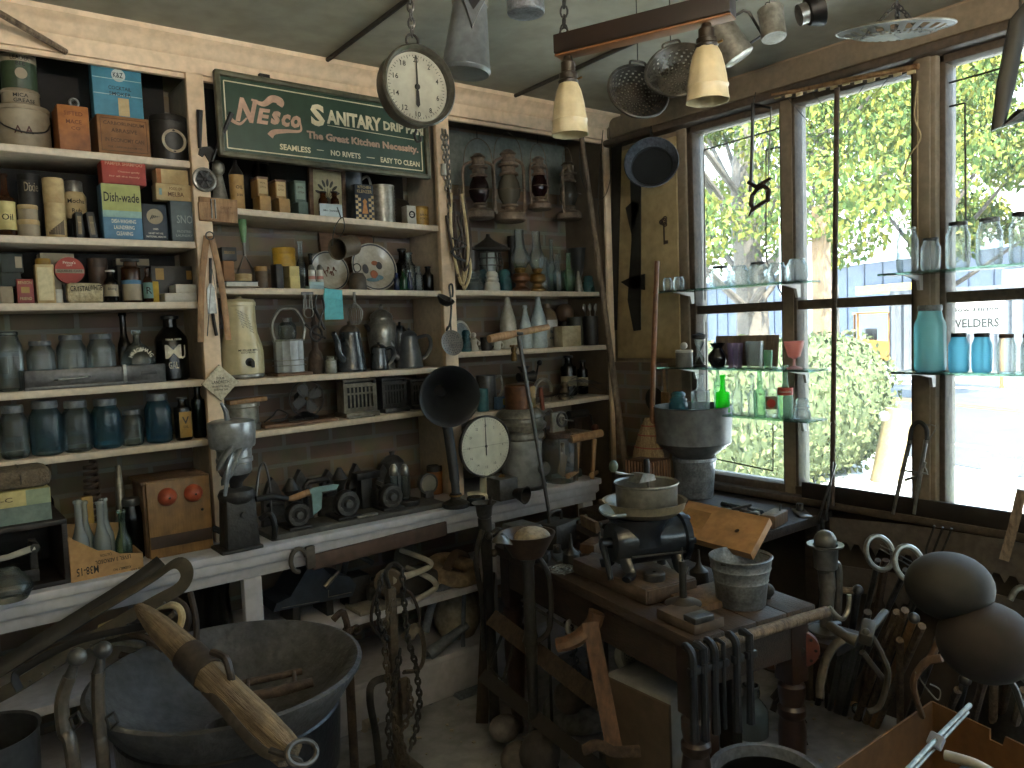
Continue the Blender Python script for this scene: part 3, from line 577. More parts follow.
carton('grey green ledger lying lowest on the dark crate',cx+.005,2.82,zt,.34,.22,.055,mat('#7c8b80','#55625a',.7,scale=9),name='ledger',cat='book');zt+=.055
t=carton('long yellowish box with a worn paper spine under the rolled canvas',cx,2.815,zt,.35,.2,.048,PALEY,[('T-L-S-C',.3,.05,.5,.3)],mat('#5a4a2a'),name='long_box',panel=[(mat('#8d9a7c'),.4,.5,.19,.98)]);zt+=.048
t=T('canvas_roll','thick folded grey brown canvas roll on top of the yellowish box','canvas',(cx,2.91,zt));q=M().box((0,0,.032),(.37,.17,.064),bev=.024);q.build('canvas_fold',mat('#70614d','#4c4135',.9,scale=30,bump=.7),t);TB(t,'strap',LEATH,arc((.1,0,.032),.06,0,2*PI,20,'yz',(1.48,.58)),.003,6)
o=T('bread_slicer','machine with a long white lever inside the dark crate','machine',(cx+.0,2.93,zc+.015));TB(o,'lever',ENWHITE,[(-.12,-.1,.085),(.05,-.13,.1),(.12,-.13,.115)],[.008,.009,.011],8);BX(o,'bed',IRON,(.26,.2,.04));TB(o,'pivot',IRON,[(.12,-.14,.115),(.12,-.06,.115)],.014);BX(o,'bracket',IRON,(.02,.03,.1),(.12,-.07,.03))
x,w,h=sp(-8,22,562,zc,2.72);t=bottle('blown glass lantern globe lying near the counter edge at far left',x,2.745,zc,.06,.085,G_CLEAR2,name='glass_globe',body=[(0,.0),(.05,0),(.066,.03),(.06,.055),(.035,.08),(.03,.09)])
xa,xb=YP(70,560,2.79).x,YP(142,550,2.79).x;xm=(xa+xb)/2;w=xb-xa;tp=YP(70,537,2.79).z-zc;tr=YP(142,553,2.79).z-zc
t=T('cardboard_box','tan carton with upside down black printing holding clear bottles','box',(xm,2.79,zc),.02);d=.15
PR(t,'front_flap',CARD,[(-w/2,0),(w/2,0),(w/2,tr),(w*.18,tr+.012),(w*.05,tr+.03),(-w*.12,tr+.035),(-w/2,tp)],.004,(0,0,0));PR(t,'side_flap',CARD,[(0,0),(d,0),(d,tp*1.05),(0,tp)],.004,(-w/2,0,0),(0,0,PI/2));PR(t,'side_flap',CARD,[(0,0),(d,0),(d,tr*1.1),(0,tr)],.004,(w/2,0,0),(0,0,PI/2));PR(t,'back_flap',CARD,[(-w/2,0),(w/2,0),(w/2,tp*.9),(-w/2,tp*1.1)],.004,(0,d,0));BX(t,'bottom',CARD,(w,d,.004),(0,d/2,0),0)
TX(t,INK,[('M38-15',w*.3,0,0,.026)],(-w*.28,-.0024,tp*.2),(PI,0,PI));TX(t,INK,[('LEVEL 3 AEROSOL',w*.5,0,0,.013),('CAUTION',w*.16,.02,-.02,.009)],(w*.08,-.0024,tr*.95),(PI,0,PI));TX(t,INK,[('ASSEMBLY NO',w*.26,0,0,.009),('AIR FORCE 6505',w*.34,-.06,.012,.008)],(w*.2,-.0024,tr*.28),(PI,0,PI))
for i,(px,py,dy)in enumerate(((77,500,.035),(83,501,.095),(99,501,.035),(103,498,.105),(121,510,.035))):
 p=YP(px,py,2.79+dy);r=.026;x=p.x
 bottle(['clear milk bottle at the left front of the tan carton','clear bottle behind the left front one in the tan carton','clear long necked bottle in the middle of the tan carton','clear bottle behind the middle one in the tan carton','greenish soda bottle at the right front of the tan carton'][i],x,2.79+dy,zc+.006,r,p.z-zc-.006,G_PALE if i<4 else G_LGRN,.42,.42,.42,name='clear_bottle',group='bottles in the tan carton')
x,w,h=sp(80,93,497,zc,2.96);carton('small mustard yellow packet behind the carton of bottles',x,2.965,zc,w,.03,h,MUST,name='yellow_packet')
p=YP(95,500,3.06);q=M();n=180;q.tube([(.03*math.cos(i*.5)*(1-.3*i/n),.03*math.sin(i*.5)*(1-.3*i/n),.0055+.16*i/n)for i in range(n)],.0035,5);sz=YP(90,462,3.06).z-zc
o=T('coil_spring','rusty coil spring standing behind the carton of bottles','spring',(YP(92,490,3.06).x,3.06,zc));q.v=[(a,b,c*sz/.165)for a,b,c in q.v];q.build('coil',RUST,o);L(o,'foot',RUST,[(0,0),(.045,0),(.045,.006),(0,.006)])
x,w,h=sp(111,125,465,zc,3.02);plain('pointed grey metal funnel cone standing upside down behind the bottles','funnel','funnel',TINM,[(.05,0),(.056,.002),(.052,.02),(w*.5,h*.35),(w*.18,h*.98),(w*.1,h)],(x,3.02,zc))
x,w,h=sp(113,137,497,zc,2.98);jar('dark wire bailed jar between the bottles and the wooden telephone',x+.01,2.945,zc,w/2,h,G_DARK,STEELD,name='bail_jar')
x,w,h=sp(41,54,464,CT,3.1);bottle('small clear bottle standing behind the canvas roll',x,3.17,CT,w/2,h,G_CLEAR2,name='clear_bottle')
a=YP(148,482,2.83);b=YP(213,482,2.83);t=T('telephone_box','oak telephone ringer box with two red gongs on the counter','telephone',((a.x+b.x)/2,2.925,CT+.001));w=b.x-a.x;h=YP(180,481,2.83).z-CT
BX(t,'case',WOODO,(w*1.02,.15,h*.97),(-.004,.04,0),.006);BX(t,'door',mat('#94703f','#5c4024',.5,scale=5,bump=.15,stretch=(9,9,1),amt=.9),(w,.02,h),(0,-.046,0),.005);BX(t,'top_cap',WOODO,(w*1.08,.19,.012),(-.006,.045,h*.97),.004);BX(t,'stain',mat('#2a1c12','#3a281a',.7),(w*.97,.002,h*.16),(0,-.0568,h*.13),.001)
BX(t,'ledge',OFFW,(w*.8,.02,.008),(0,-.02,h*.985),.001)
for s in(-.19,.22):L(t,'gong',mat('#b0543a','#7f3624',.4,.1,9),[(0,.030),(.010,.029),(.024,.019),(.031,.006),(.032,0)],(s*w,-.06,h*.79),rot=(PI/2,0,0));M().sphere((s*w,-.092,h*.79),.004).build('gong_screw',BLACK,t)
M().sphere((w*.35,-.058,h*.55),.005).build('keyhole',BLACK,t);under([o for o in t.children if o.name.split('.')[0]=='door'][0],'gong','keyhole','stain','gong_screw');TB(t,'side_clamp',IRON,[(w*.52,-.04,.07),(w*.66,-.05,.05),(w*.66,-.05,.02)],.012)
PX=.895;PYf=2.932
t=T('bracket','black cast iron bracket with two arms screwed to the first post','bracket',(PX,PYf,0));a=YP(205,155,PYf);b=YP(197,112,PYf);c=YP(222,125,PYf)
q=M();q.prism([(-.02,.015),(-.026,-.01),(-.012,-.018),(-.004,-.008),(.01,-.034),(.022,-.03),(.03,0),(.018,.022)],.012);q.build('plate',BLACK,t,(a.x-PX+.003,0,a.z+.01))
TB(t,'arm',BLACK,[(a.x-PX-.02,-.01,a.z+.02),(b.x-PX,-.03,b.z)],[.006,.011],8);TB(t,'arm',BLACK,[(a.x-PX+.02,-.01,a.z-.02),(YP(227,116,PYf).x-PX,-.05,YP(227,116,PYf).z)],[.005,.009],8)
a=YP(204,180,PYf);t=T('handwheel','small metal handwheel with dark spokes fixed on the first post','wheel',(a.x,PYf-.005,a.z));M().torus((0,0,0),.036,.008,rot=(PI/2,0,0)).build('rim',STEEL,t);q=M().lathe([(0,-.006),(.034,-.006),(.034,0)],rot=(PI/2,0,0));q.build('disc',BLACK,t)
q=M()
for i in range(6):q.box((.017*math.cos(i*PI/3),-.009,.017*math.sin(i*PI/3)),(.03,.005,.006),rot=(0,-i*PI/3,0))
q.sphere((0,-.009,0),.009);q.build('spokes',STEELD,t)
a=YP(198,210,PYf);b=YP(236,210,PYf);t=T('wooden_tag','pale wooden trap board with faint printing nailed across the first post','board',((a.x+b.x)/2,PYf-.008,a.z-.04));w=b.x-a.x;BX(t,'board',WOODL,(w,.012,.085),(0,0,0),.002,(0,.03,0));BX(t,'board',WOODL,(w*.35,.01,.06),(-w*.35,-.008,.006),.002);TB(t,'wire_clip',STEEL,[(-w*.2,-.014,.01),(-w*.2,-.014,.078),(-w*.1,-.014,.078),(-w*.1,-.014,.01)],.003,6);TX(t,mat('#7a5230'),[('GREAT',w*.3,.2*w,.05),('PAT NO 116',w*.35,.2*w,.033)],(0,-.0075,0))
t=T('wooden_tongs','pair of wooden laundry tongs hanging open on the first post','tongs',(PX,PYf-.02,0));tp=YP(209,236,PYf-.02);l=YP(201,342,PYf-.02);r=YP(228,340,PYf-.02)
for e,k in((l,-1),(r,1)):M().tube(bez([(tp.x-PX+.006*k,-.004*k,tp.z),(tp.x-PX+.012*k+(e.x-tp.x)*.45,-.004*k,tp.z*.55+e.z*.45),(e.x-PX,-.004*k,e.z)],6),[(.012,.005)]*13,8,flat=(1,0,0)).build('arm',WOODL,t)
TB(t,'spring',STEELD,arc((tp.x-PX,-.01,tp.z),.014,0,2*PI,14),.0025,6);TB(t,'wire',STEELD,[(l.x-PX+.02,-.012,l.z+.02),(tp.x-PX,-.012,tp.z-.12),(r.x-PX-.02,-.012,r.z+.04)],.002,5)
t=T('spatula','slotted metal cake spatula hanging behind the wooden tongs','spatula',(PX+.005,PYf-.006,0));a=YP(212,300,PYf);q=M().prism([(-.016,-.05),(.016,-.05),(.014,.04),(.004,.06),(-.004,.06),(-.014,.04)],.002,c=(0,0,a.z));q.build('blade',STEEL,t);TB(t,'handle',BLACK,[(0,-.002,a.z+.06),(.004,-.006,a.z+.15)],.005)
TB(t,'hook',IRON,[(0,-.004,a.z-.05),(0,-.014,a.z-.085),(.006,-.012,a.z-.13)],.006)
a=YP(220,383,PYf-.02);t=T('potholder','quilted cream potholder with printed words hanging diagonally on the first post','potholder',(a.x,PYf-.02,a.z));h=.095
q=M().box((0,0,0),(h,.012,h),(0,PI/4,0),.005);q.build('cloth_pad',mat('#d8cfb8','#b9ac92',.9,scale=20,bump=.5),t)
q=M();c=h*.68;q.tube([(0,0,c),(c,0,0),(0,0,-c),(-c,0,0)],.003,6,True);q.build('binding',mat('#4d4a44'),t)
TX(t,mat('#3b3a3a'),[('YOUR',.03,0,.018),('LANDRETH',.062,0,.004,.011),('MARKET & GRILL',.06,0,-.012,.006),('PHONE 242',.05,0,-.024,.006)],(0,-.0075,0))
SY=2.875;tl=YP(214,68,SY);bl=YP(222,157,SY);br=YP(432.5,178,SY);tr=YP(429,104,SY)
sw=((tr.x-tl.x)+(br.x-bl.x))/2;sh=((tl.z-bl.z)+(tr.z-br.z))/2;cx=(tl.x+bl.x+br.x+tr.x)/4;cz=(tl.z+bl.z+br.z+tr.z)/4
t=T('shop_sign','framed green enamel sign for sanitary kitchen ware hanging on the cornice','sign',(cx,SY+.03,cz),0,None,(math.radians(-2),math.radians(.6),0))
GRN=mat('#2f4636','#253a2c',.55,scale=5);SGF=mat('#5d5b44','#3b3a2c',.5,.2,9)
BX(t,'board',GRN,(sw*.98,.014,sh*.96),(0,0,-sh*.48),.001);q=M();f=.02
for p,d in(((0,-.008,sh/2-f/2),(sw,.03,f)),((0,-.008,-sh/2+f/2),(sw,.03,f)),((-sw/2+f/2,-.008,0),(f,.03,sh)),((sw/2-f/2,-.008,0),(f,.03,sh))):q.box(p,d,bev=.006)
q.build('frame',SGF,t);SC1=mat('#e0d4b2','#c9bb98',.5);SC2=mat('#c29e86','#a5836e',.5)
q=M();ix,iz=sw/2-.034,sh/2-.034
for p,d in(((0,-.0078,iz),(2*ix,.001,.004)),((0,-.0078,-iz),(2*ix,.001,.004)),((-ix,-.0078,0),(.004,.001,2*iz)),((ix,-.0078,0),(.004,.001,2*iz))):q.box(p,d)
q.build('border_line',SC1,t)
def sx(px,py):p=YP(px,py,SY);return p.x-cx,p.z-cz
def sgn(txt,a,b,h,m,shear=0):
 A=sx(*a);B=sx(*b);w=B[0]-A[0];TX(t,m,[(txt,w,0,0,h,shear)],((A[0]+B[0])/2,-.0078,(A[1]+B[1])/2),off=.045 if h>.034 else .028)
q=M();z0=sx(268,112)[1];A=sx(240,112)[0];B=sx(303,117)[0];w=B-A
def gl(ch,u0,u1,z_,h,shh=.25):q.text(ch,(u1-u0)*w,(A+(u0+u1)/2*w,0,z0+z_),h,shear=shh,off=.045)
gl('N',.0,.27,-.002,.088);gl('E',.31,.48,-.015,.058);gl('s',.52,.66,-.014,.052);gl('c',.68,.82,-.018,.048);gl('o',.83,1.0,-.018,.048)
def swash(pts,r):q.tube([(x,-.0006,z)for x,z in pts],[(rr,.0008)for rr in r],6,flat=(0,0,1))
P=[(v.x,v.y)for v in bez([(A+w*.13,z0-.03,0),(A+w*.02,z0-.055,0),(A-w*.1,z0-.045,0),(A-w*.13,z0-.028,0)],6)];swash(P,[.003+.008*i/len(P)for i in range(len(P))])
P=[(v.x,v.y)for v in bez([(A+w*.22,z0+.04,0),(A+w*.4,z0+.03,0),(A+w*.55,z0+.055,0),(A+w*.68,z0+.05,0),(A+w*.66,z0+.033,0)],6)];swash(P,[.004+.012*math.sin(PI*min(1,i/len(P)*.75))for i in range(len(P))])
P=[(v.x,v.y)for v in bez([(A+w*.99,z0-.02,0),(A+w*.98,z0-.05,0),(A+w*.75,z0-.058,0),(A+w*.55,z0-.068,0),(A+w*.48,z0-.085,0)],6)];swash(P,[.003+.012*(i/len(P))**1.2 for i in range(len(P))])
q.build('lettering',SC2,t,(0,-.0078,0))
sgn('S',(313,113),(327,115),.085,SC1);sgn('ANITARY',(329,115),(384,123),.055,SC1);sgn('DRIP PAN',(386,123),(426,130),.036,SC1)
A=sx(330,124);B=sx(424,140);TB(t,'underline',SC1,[(A[0],-.008,A[1]),(B[0],-.008,(A[1]+B[1])/2-.002)],.0016,4)
sgn('The Great Kitchen Necessity.',(309,131),(421,152),.038,SC2);sgn('SEAMLESS',(282,146),(313,150),.022,SC1);sgn('NO RIVETS',(333,151),(363,156),.022,SC1);sgn('EASY TO CLEAN',(383,158),(422,163),.022,SC1);sgn('-',(319,149),(326,150),.003,SC1);sgn('-',(369,156),(377,157),.003,SC1)
o=BX(t,'hanger',IRON,(.04,.02,.018),(sx(267,75)[0],.0,sh/2-.002),.002)
under([o for o in t.children if o.name.split('.')[0]=='board'][0],'lettering','border_line','underline')
YF=2.97
def z1(p):return R1(p)
x,w,h=sp(213,233,158,2.08,YF);plain('grey metal oil cone with round top at the left of the shelf under the sign','oil can','oil_cone',TINM,[(0,0),(w*.48,0),(w*.5,.006),(w*.46,.02),(w*.2,h*.68),(w*.17,h*.7),(w*.3,h*.76),(w*.34,h*.84),(w*.3,h*.93),(w*.1,h),(0,h)],(x,YF+.06,R1(x)))
x,w,h=sp(232,247,158,2.08,YF);t=T('oil_bottle','tan labelled pointed oil bottle beside the grey metal cone','bottle',(x,YF+.05,R1(x)));L(t,'bottle_body',TAN,[(0,0),(w*.48,0),(w*.5,.005),(w*.5,h*.7)],sq=.2);L(t,'spout',DKTIN,[(w*.52,0),(w*.45,h*.06),(w*.16,h*.2),(w*.1,h*.3),(0,h*.3)],(0,0,h*.7));TX(t,INK,[('OIL',w*.5,0,h*.45),('3 IN',w*.4,0,h*.3)],(0,0,0),wrap=w*.58)
for i,(a,b,c,d,m,lb)in enumerate(((250,268,176,198,TAN,'upper left tan spool box'),(268,286,179,200,TAN,'upper right tan spool box'),(287,306,180,201,mat('#55685c','#3c4c42',.6),'green square box above a smaller one'))):
 xl,wl,hl=sp((252,271,290)[i],(271,290,308)[i],(197,199,202)[i],2.075,YF);g='little boxes stacked under the sign'
 carton(('lower left scalloped tan box','lower right scalloped tan box','low green box under the square one')[i]+' under the green sign',xl,YF,R1(xl),wl,.08,hl,m,name='spool_box',group=g)
 zz=R1(xl)+hl;x,w,h=sp(a,b,c,zz,YF);carton(lb+' under the green sign',x,YF+.005,zz,w,.075,h,m,[('SPOOL',.5,0,.68,.09),('COTTON',.55,0,.45,.09)],mat('#4b3a22'),name='spool_box',group=g,panel=[(CRM if i<2 else mat('#7d8f80'),0,.5,.8,.75)],lidm=WOOD if i<2 else None)
x,w,h=sp(252,272,156,2.08,YF+.15);jar('dark jar standing behind the tan spool boxes',x,YF+.17,R1(x),w/2,h,G_DARK,DKTIN,name='dark_jar')
x,w,h=sp(307,347,166,2.075,YF+.1);t=T('framed_picture','cream picture of a pressed flower in a brown wooden frame','picture',(x,YF+.12,R1(x)),0,None,(.0,.03,0));BX(t,'picture',mat('#cbbd97','#b5a47c',.7),(w*.9,.008,h*.95),(0,0,h*.02),0)
q=M()
for p,d in(((-w/2+.008,0,h/2),(.018,.02,h)),((w/2-.008,0,h/2),(.018,.02,h)),((0,0,h-.006),(w,.02,.014)),((0,0,.007),(w,.02,.014))):q.box(p,d,bev=.003)
q.build('frame',WOOD,t);q=M()
for a in range(-3,4):q.sphere((w*.26*math.sin(a*.42),-.005,h*.45+h*.27*math.cos(a*.42)),(.006,.001,.016),8,(0,a*.42,0));q.tube([(0,-.005,h*.4),(w*.22*math.sin(a*.42),-.005,h*.42+h*.2*math.cos(a*.42))],.001,4)
q.sphere((0,-.005,h*.38),(.014,.001,.016),8);q.build('flower',mat('#4a4436'),t)
x,w,h=sp(319,344,203,2.07,YF-.005);zt=R1(x);t=T('bottle_rack','small white enamel rack holding two dark bottles','rack',(x,YF+.025,zt));BX(t,'rack_base',mat('#b7c3c4','#8f9c9d',.4),(w,.05,.006));BX(t,'front_rail',mat('#b7c3c4','#8f9c9d',.4),(w,.004,h*.9),(0,-.023,0));TX(t,INK,[('Mrs Stewart',w*.7,0,0,.008)],(0,-.0262,h*.45))
for i,(a,b)in enumerate(((317,328),(329,339))):
 x,w,h=sp(a,b,192,zt,YF+.02);bottle('small dark flavour bottle in the white rack, %s of two'%('left'if i==0 else 'right'),x+.003,YF+.025,zt+.0065,w*.45,h*.95,G_AMBER,.3,.6,.6,DKTIN,'flavour_bottle',group='dark bottles in the white rack',band=(OFFW,.2,.5))
x,w,h=sp(348,366,172,2.07,YF+.08);t=T('enamel_mug','grey blue enamel mug with handle behind the checkered tin','mug',(x+.005,YF+.13,R1(x)));L(t,'mug_body',mat('#6d747a','#4b5157',.35),[(0,.003),(w*.48,.0),(w*.5,.008),(w*.5,h),(w*.52,h+.003),(w*.48,h),(w*.47,.01),(0,.008)]);TB(t,'handle',ENWHITE,bez([(w*.45,0,h*.9),(w*.95,0,h*.98),(w*1.15,0,h*.7),(w*.95,0,h*.3),(w*.48,0,h*.2)],6),.006)
x,w,h=sp(350,373,184,2.07,YF);t=carton('cleanser tin checkered navy and white with an orange figure',x,YF,R1(x),w,.04,h,NAVY,[('KITCHEN',.7,0,.92,.08),('KLENZER',.8,0,.80,.09)],CRM,name='checkered_tin',cat='tin');w=LW[0]
q=M();n=7
for i in range(n):
 for j in range(9):
  if(i+j)%2==0 and not(2<=i<=4 and 2<=j):q.add([(-w/2+w*i/n,-.0212,h*j/13),(-w/2+w*(i+1)/n,-.0212,h*j/13),(-w/2+w*(i+1)/n,-.0212,h*(j+1)/13),(-w/2+w*i/n,-.0212,h*(j+1)/13)],[(0,1,2,3)])
q.build('label',CRM,t);q=M();q.prism([(-.014,.0),(.014,0),(.006,.04),(.010,.05),(0,.062),(-.010,.05),(-.006,.04)],.001,c=(0,-.0217,h*.18));q.build('figure',mat('#b5763a'),t)
x,w,h=sp(374,401,183,2.07,YF);t=T('ribbed_can','tall ribbed silver can on the shelf under the sign','can',(x,YF+.06,R1(x)));pr=[(0,0),(w*.49,0)]
for i in range(24):pr.append((w*(.5 if i%2 else .487),h*(.03+.94*i/23)))
L(t,'can_body',TINM,pr+[(w*.5,h),(w*.47,h),(w*.46,h-.006),(0,h-.006)])
x,w,h=sp(392,417,186,2.06,YF+.2);plain('dark round tray leaning at the back beside the ribbed can','tray','round_tray',mat('#3d372c','#292419',.45,.4),[(0,.006),(w*.62,.006),(w*.72,0),(w*.74,.002),(w*.62,.012),(0,.012)],(x,3.225,R1(x)+w*.715),rot=(math.radians(80),0,0))
x,w,h=sp(401,416,205,2.065,YF);t=carton('small white box with a round printed seal beside the ribbed can',x,YF,R1(x),w,.05,h,mat('#b9b3a4'),name='seal_box');w=LW[0];q=M().lathe([(w*.2,-.0008),(w*.33,-.001),(w*.36,0)],rot=(PI/2,0,0),c=(0,-.026,h*.52));q.build('label',INK,t)
TX(t,INK,[('BRAND',w*.4,0,0,.005)],(0,-.0262,h*.52))
x,w,h=sp(416,433,205,2.065,YF);tin('mustard yellow tin at the right end of the shelf under the sign',x,YF+.04,R1(x),w/2,h,MUST,MUST,'mustard_tin','tin',.12,[('BAKING',1.1,0,.55,.12),('POWDER',1.1,0,.36,.12)],mat('#3a2c12'))
YF=2.975
x,w,h=sp(217,234,262,1.785,YF);zz=1.79+h;x=max(x,.965);carton('plain tan box at the left of the whisk shelf',x,YF,1.79,w,.07,h,BROWNB,name='tan_box')
x2,w,h=sp(217,238,247,zz,YF);carton('dark flat tin with gold print on top of the tan box',x+.005,YF,zz,w,.07,h,DKTIN,[('DELICIOUS',.7,0,.6,.2)],MUST,name='dark_flat_tin',cat='tin')
t=T('pastry_blender','wire pastry blender with green wooden handle standing on the shelf','utensil',(YP(247,282,3.05).x,3.06,R2(1.0)+.002));a=YP(246,217,3.05).z-R2(1.0);b=YP(247,243,3.05).z-R2(1.0)
L(t,'handle',mat('#6f9a68','#4f7a4c',.4),[(0,0),(.008,0),(.010,.01),(.014,(a-b)*.5),(.016,(a-b)*.9),(.012,(a-b)),(0,a-b)],(0,0,b));TB(t,'ferrule',STEEL,[(0,0,b*.72),(0,0,b)],.006)
q=M()
for i in range(5):s=(i-2)/2;q.tube(bez([(0,0,b*.75),(-.035,s*.015,b*.25),(-.02,s*.02,.003),(.025,s*.02,.003),(.04,s*.015,b*.25),(0,0,b*.75)],5),.0014,5)
q.build('wires',STEEL,t)
x,w,h=sp(236,254,274,1.787,YF);tin('small squat cream pot beside the pastry blender',x,YF+.025,R2(x),w/2,h,CRM,CRM,'cream_pot','pot',.35)
x,w,h=sp(257,270,266,1.787,YF);tin('small brown jar with tan lid right of the cream pot',x,YF+.03,R2(x),w/2,h,mat('#5d4a35','#3c2e20'),TAN,'brown_jar','jar',.22)
x,w,h=sp(271,284,264,1.785,YF);carton('dark narrow box beside the stacked pale yellow boxes',x,YF+.01,R2(x),w,.06,h,DKTIN,name='narrow_box')
xa,w,h=sp(283,300,276,1.785,YF);carton('pale yellow box, lower of the stacked pair',xa,YF,R2(xa),w,.07,h,PALEY,name='pale_box',group='pale yellow boxes under the yellow tin');zz=R2(xa)+h
x,w,h=sp(282,299,266,zz,YF);carton('pale yellow box, upper of the stacked pair',xa,YF+.002,zz,w,.07,h,PALEY,name='pale_box',group='pale yellow boxes under the yellow tin');zz+=h
x,w,h=sp(274,297,247,zz,YF);tin('round bright yellow tin on the stacked pale boxes',xa-.008,YF+.045,zz,w/2,h,mat('#c49a2c','#8d6a1a',.5),mat('#c49a2c','#8d6a1a',.5),'yellow_tin','tin',.34)
x,w,h=sp(298,307,240,1.785,YF+.1);bottle('slim clear bottle behind the shakers',x,YF+.13,R2(x),.018,h,G_CLEAR2,.4,.5,.5,name='slim_bottle')
x,w,h=sp(310,320,252,1.785,YF+.1);bottle('small dark cruet bottle behind the shakers',x,YF+.15,R2(x),.02,h,G_DARK,.4,.5,.4,name='slim_bottle')
x,w,h=sp(309,325,279,1.783,YF-.01);zt=R2(x);t=T('shaker_stand','pale blue stand holding two floral shakers','stand',(x,YF+.015,zt));BX(t,'stand_base',mat('#9fb6bb','#7d959a',.4),(w,.04,.014));BX(t,'stand_rail',mat('#9fb6bb','#7d959a',.4),(w,.003,.016),(0,-.018,.014))
for i,(a,b)in enumerate(((309,317),(317.5,325))):
 x,w,h=sp(a,b,264,zt+.015,YF);t=T('shaker','white shaker with pink flowers in the pale blue stand, %s one'%('left'if i==0 else 'right'),'shaker',(x,YF+.018,zt+.0145),0,'pair of floral shakers');L(t,'shaker_body',ENWHITE,[(0,0),(w*.45,0),(w*.48,.004),(w*.42,h*.75)]);L(t,'cap',STEEL,[(w*.44,0),(w*.4,h*.15),(w*.2,h*.25),(0,h*.26)],(0,0,h*.74));L(t,'flower_band',mat('#b8786a'),[(w*.475,h*.3),(w*.465,h*.45)])
x,w,h=sp(315,353,253,1.782,YF+.08)
def plate(lab,px0,px1,pyt,y,deco):
 x,w,h=sp(px0,px1,pyt,1.782,y);r=max(h/2*1.02,w/2/.86);t=T('plate',lab,'plate',(x,y+.035,R2(x)+.0),0,'decorated plates standing on the shelf',(math.radians(-14),0,0));c=(0,0,r)
 L(t,'plate_body',mat('#c3bdae','#a39a88',.3,coat=.4),[(0,-.004),(r*.6,-.004),(r*.68,0),(r*.97,.014),(r,.015),(r*.98,.011),(r*.7,-.006),(0,-.010)],(0,0,r),40,(PI/2,0,0))
 L(t,'rim_line',mat('#4a4b52'),[(r*.90,.0128),(r*.96,.0148)],(0,0,r),40,(PI/2,0,0))
 return t,r
YD=mat('#7b4a35');t,r=plate('left white plate with brown branch pattern behind the tilted tin cup',315,352,254,YF+.1,0);q=M()
random.seed(5)
for i in range(9):a=.5+i*.28;q.tube(bez([(-r*.45+i*.1*r,-.0,r*(1.+.1*math.sin(i))),(-r*.4+i*.1*r,-.0005,r*(1.1+.15*math.sin(i*2))),(-r*.3+i*.09*r,-.0,r*(.95+.2*math.cos(i*1.7)))],4),.0022,4)
q.build('branch_pattern',YD,t)
t,r=plate('right round plate with speckled border and painted hens',357,401,249,YF+.06,1);q=M();q.sphere((-r*.35,-.0,r*.95),(r*.14,.002,r*.2));q.sphere((r*.28,-.0,r*1.1),(r*.14,.002,r*.16));q.build('bird_pattern',mat('#4b4a4c'),t);q=M();q.sphere((r*.0,-.0,r*.72),(r*.17,.002,r*.18));q.sphere((r*.1,-.0,r*1.2),(r*.15,.002,r*.1));q.build('flower_pattern',mat('#9c5a3a'),t);q=M();q.sphere((r*.2,-.0,r*.6),(r*.2,.0015,r*.1));q.sphere((-r*.1,-.0,r*.5),(r*.3,.0012,r*.08));q.build('painted_grass',mat('#6f8b93'),t)
c=YP(345,247,2.90);t=T('tin_cup','rusty tin cup with wire bail hanging tilted before the plates','cup',(c.x,2.90,c.z));r=.042;hh=.105
L(t,'cup_body',mat('#6b5c48','#463b2e',.5,.3),[(0,-hh/2),(r,-hh/2),(r,hh/2),(r*1.05,hh/2+.002),(r*.96,hh/2),(r*.95,-hh/2+.006),(0,-hh/2+.006)],(0,0,0),24,Vector((-.85,-.45,-.22)).to_track_quat('Z','Y').to_euler());TB(t,'bail',IRON,bez([(-.065,-.02,0),(-.05,-.02,.07),(-.01,-.01,.115),(.0,.0,.07),(-.03,.015,.02)],6),.0022,5)
c2=YP(345,216,2.90);TB(t,'hook',IRON,[(-.015,-.01,.11),(-.01,.03,.16)],.002,5)
x,w,h=sp(350,369,262,1.782,YF);t=T('bell','small dark bell with a ring handle before the plates','bell',(x,YF+.025,R2(x)));L(t,'bell_body',mat('#55493b','#332b22',.5,.3),[(w*.44,0),(w*.5,0),(w*.48,.01),(w*.45,h*.45),(w*.3,h*.62),(0,h*.66)]);M().torus((0,0,h*.82),h*.15,.002,rot=(PI/2,0,0)).build('ring_handle',IRON,t)
x,w,h=sp(322,382,231,1.782,3.16);t=T('wooden_board','brown wooden board leaning on the bricks behind the plates','board',(x,3.19,R2(x)),0,None,(math.radians(-7),0,0));BX(t,'board',WOOD,(w,.012,h),(0,0,0),.003);TB(t,'wire_frame',IRON,[(w*.3,-.008,.0),(w*.52,-.008,h*.95),(-w*.2,-.008,h*.97)],.002,5)
for i,(a,b,c,g,nm,lb,dy)in enumerate(((397,412,248,G_DARK,'dark_urn','dark covered jar behind the little bottles',.14),(404,418,251,G_CLEAR2,'glass_bottle','clear stoppered bottle beside the painted plate',.05),(396,402,272,G_COB,'cobalt_bottle','left tiny cobalt blue bottle beside the hen plate',.0),(402,410,270,glass('#2f8a3f','#0c3a14',.25),'green_bottle','tiny green bottle between two cobalt ones',.01),(410,415,271,G_COB,'cobalt_bottle','right tiny cobalt blue bottle next to the green one',.0),(417,425,265,G_CLEAR2,'glass_bottle','slim pale bottle left of the dark square bottle',.02),(425,436,265,G_DARK,'dark_bottle','dark square bottle beside the second post',.03))):
 x,w,h=sp(a,b,c,1.78,YF+dy);bottle(lb,x,YF+dy+.025,R2(x),w/2,h,g,.3,.62,.5,BLACK if i==0 else None,nm,group='little bottles beside the hen plate')
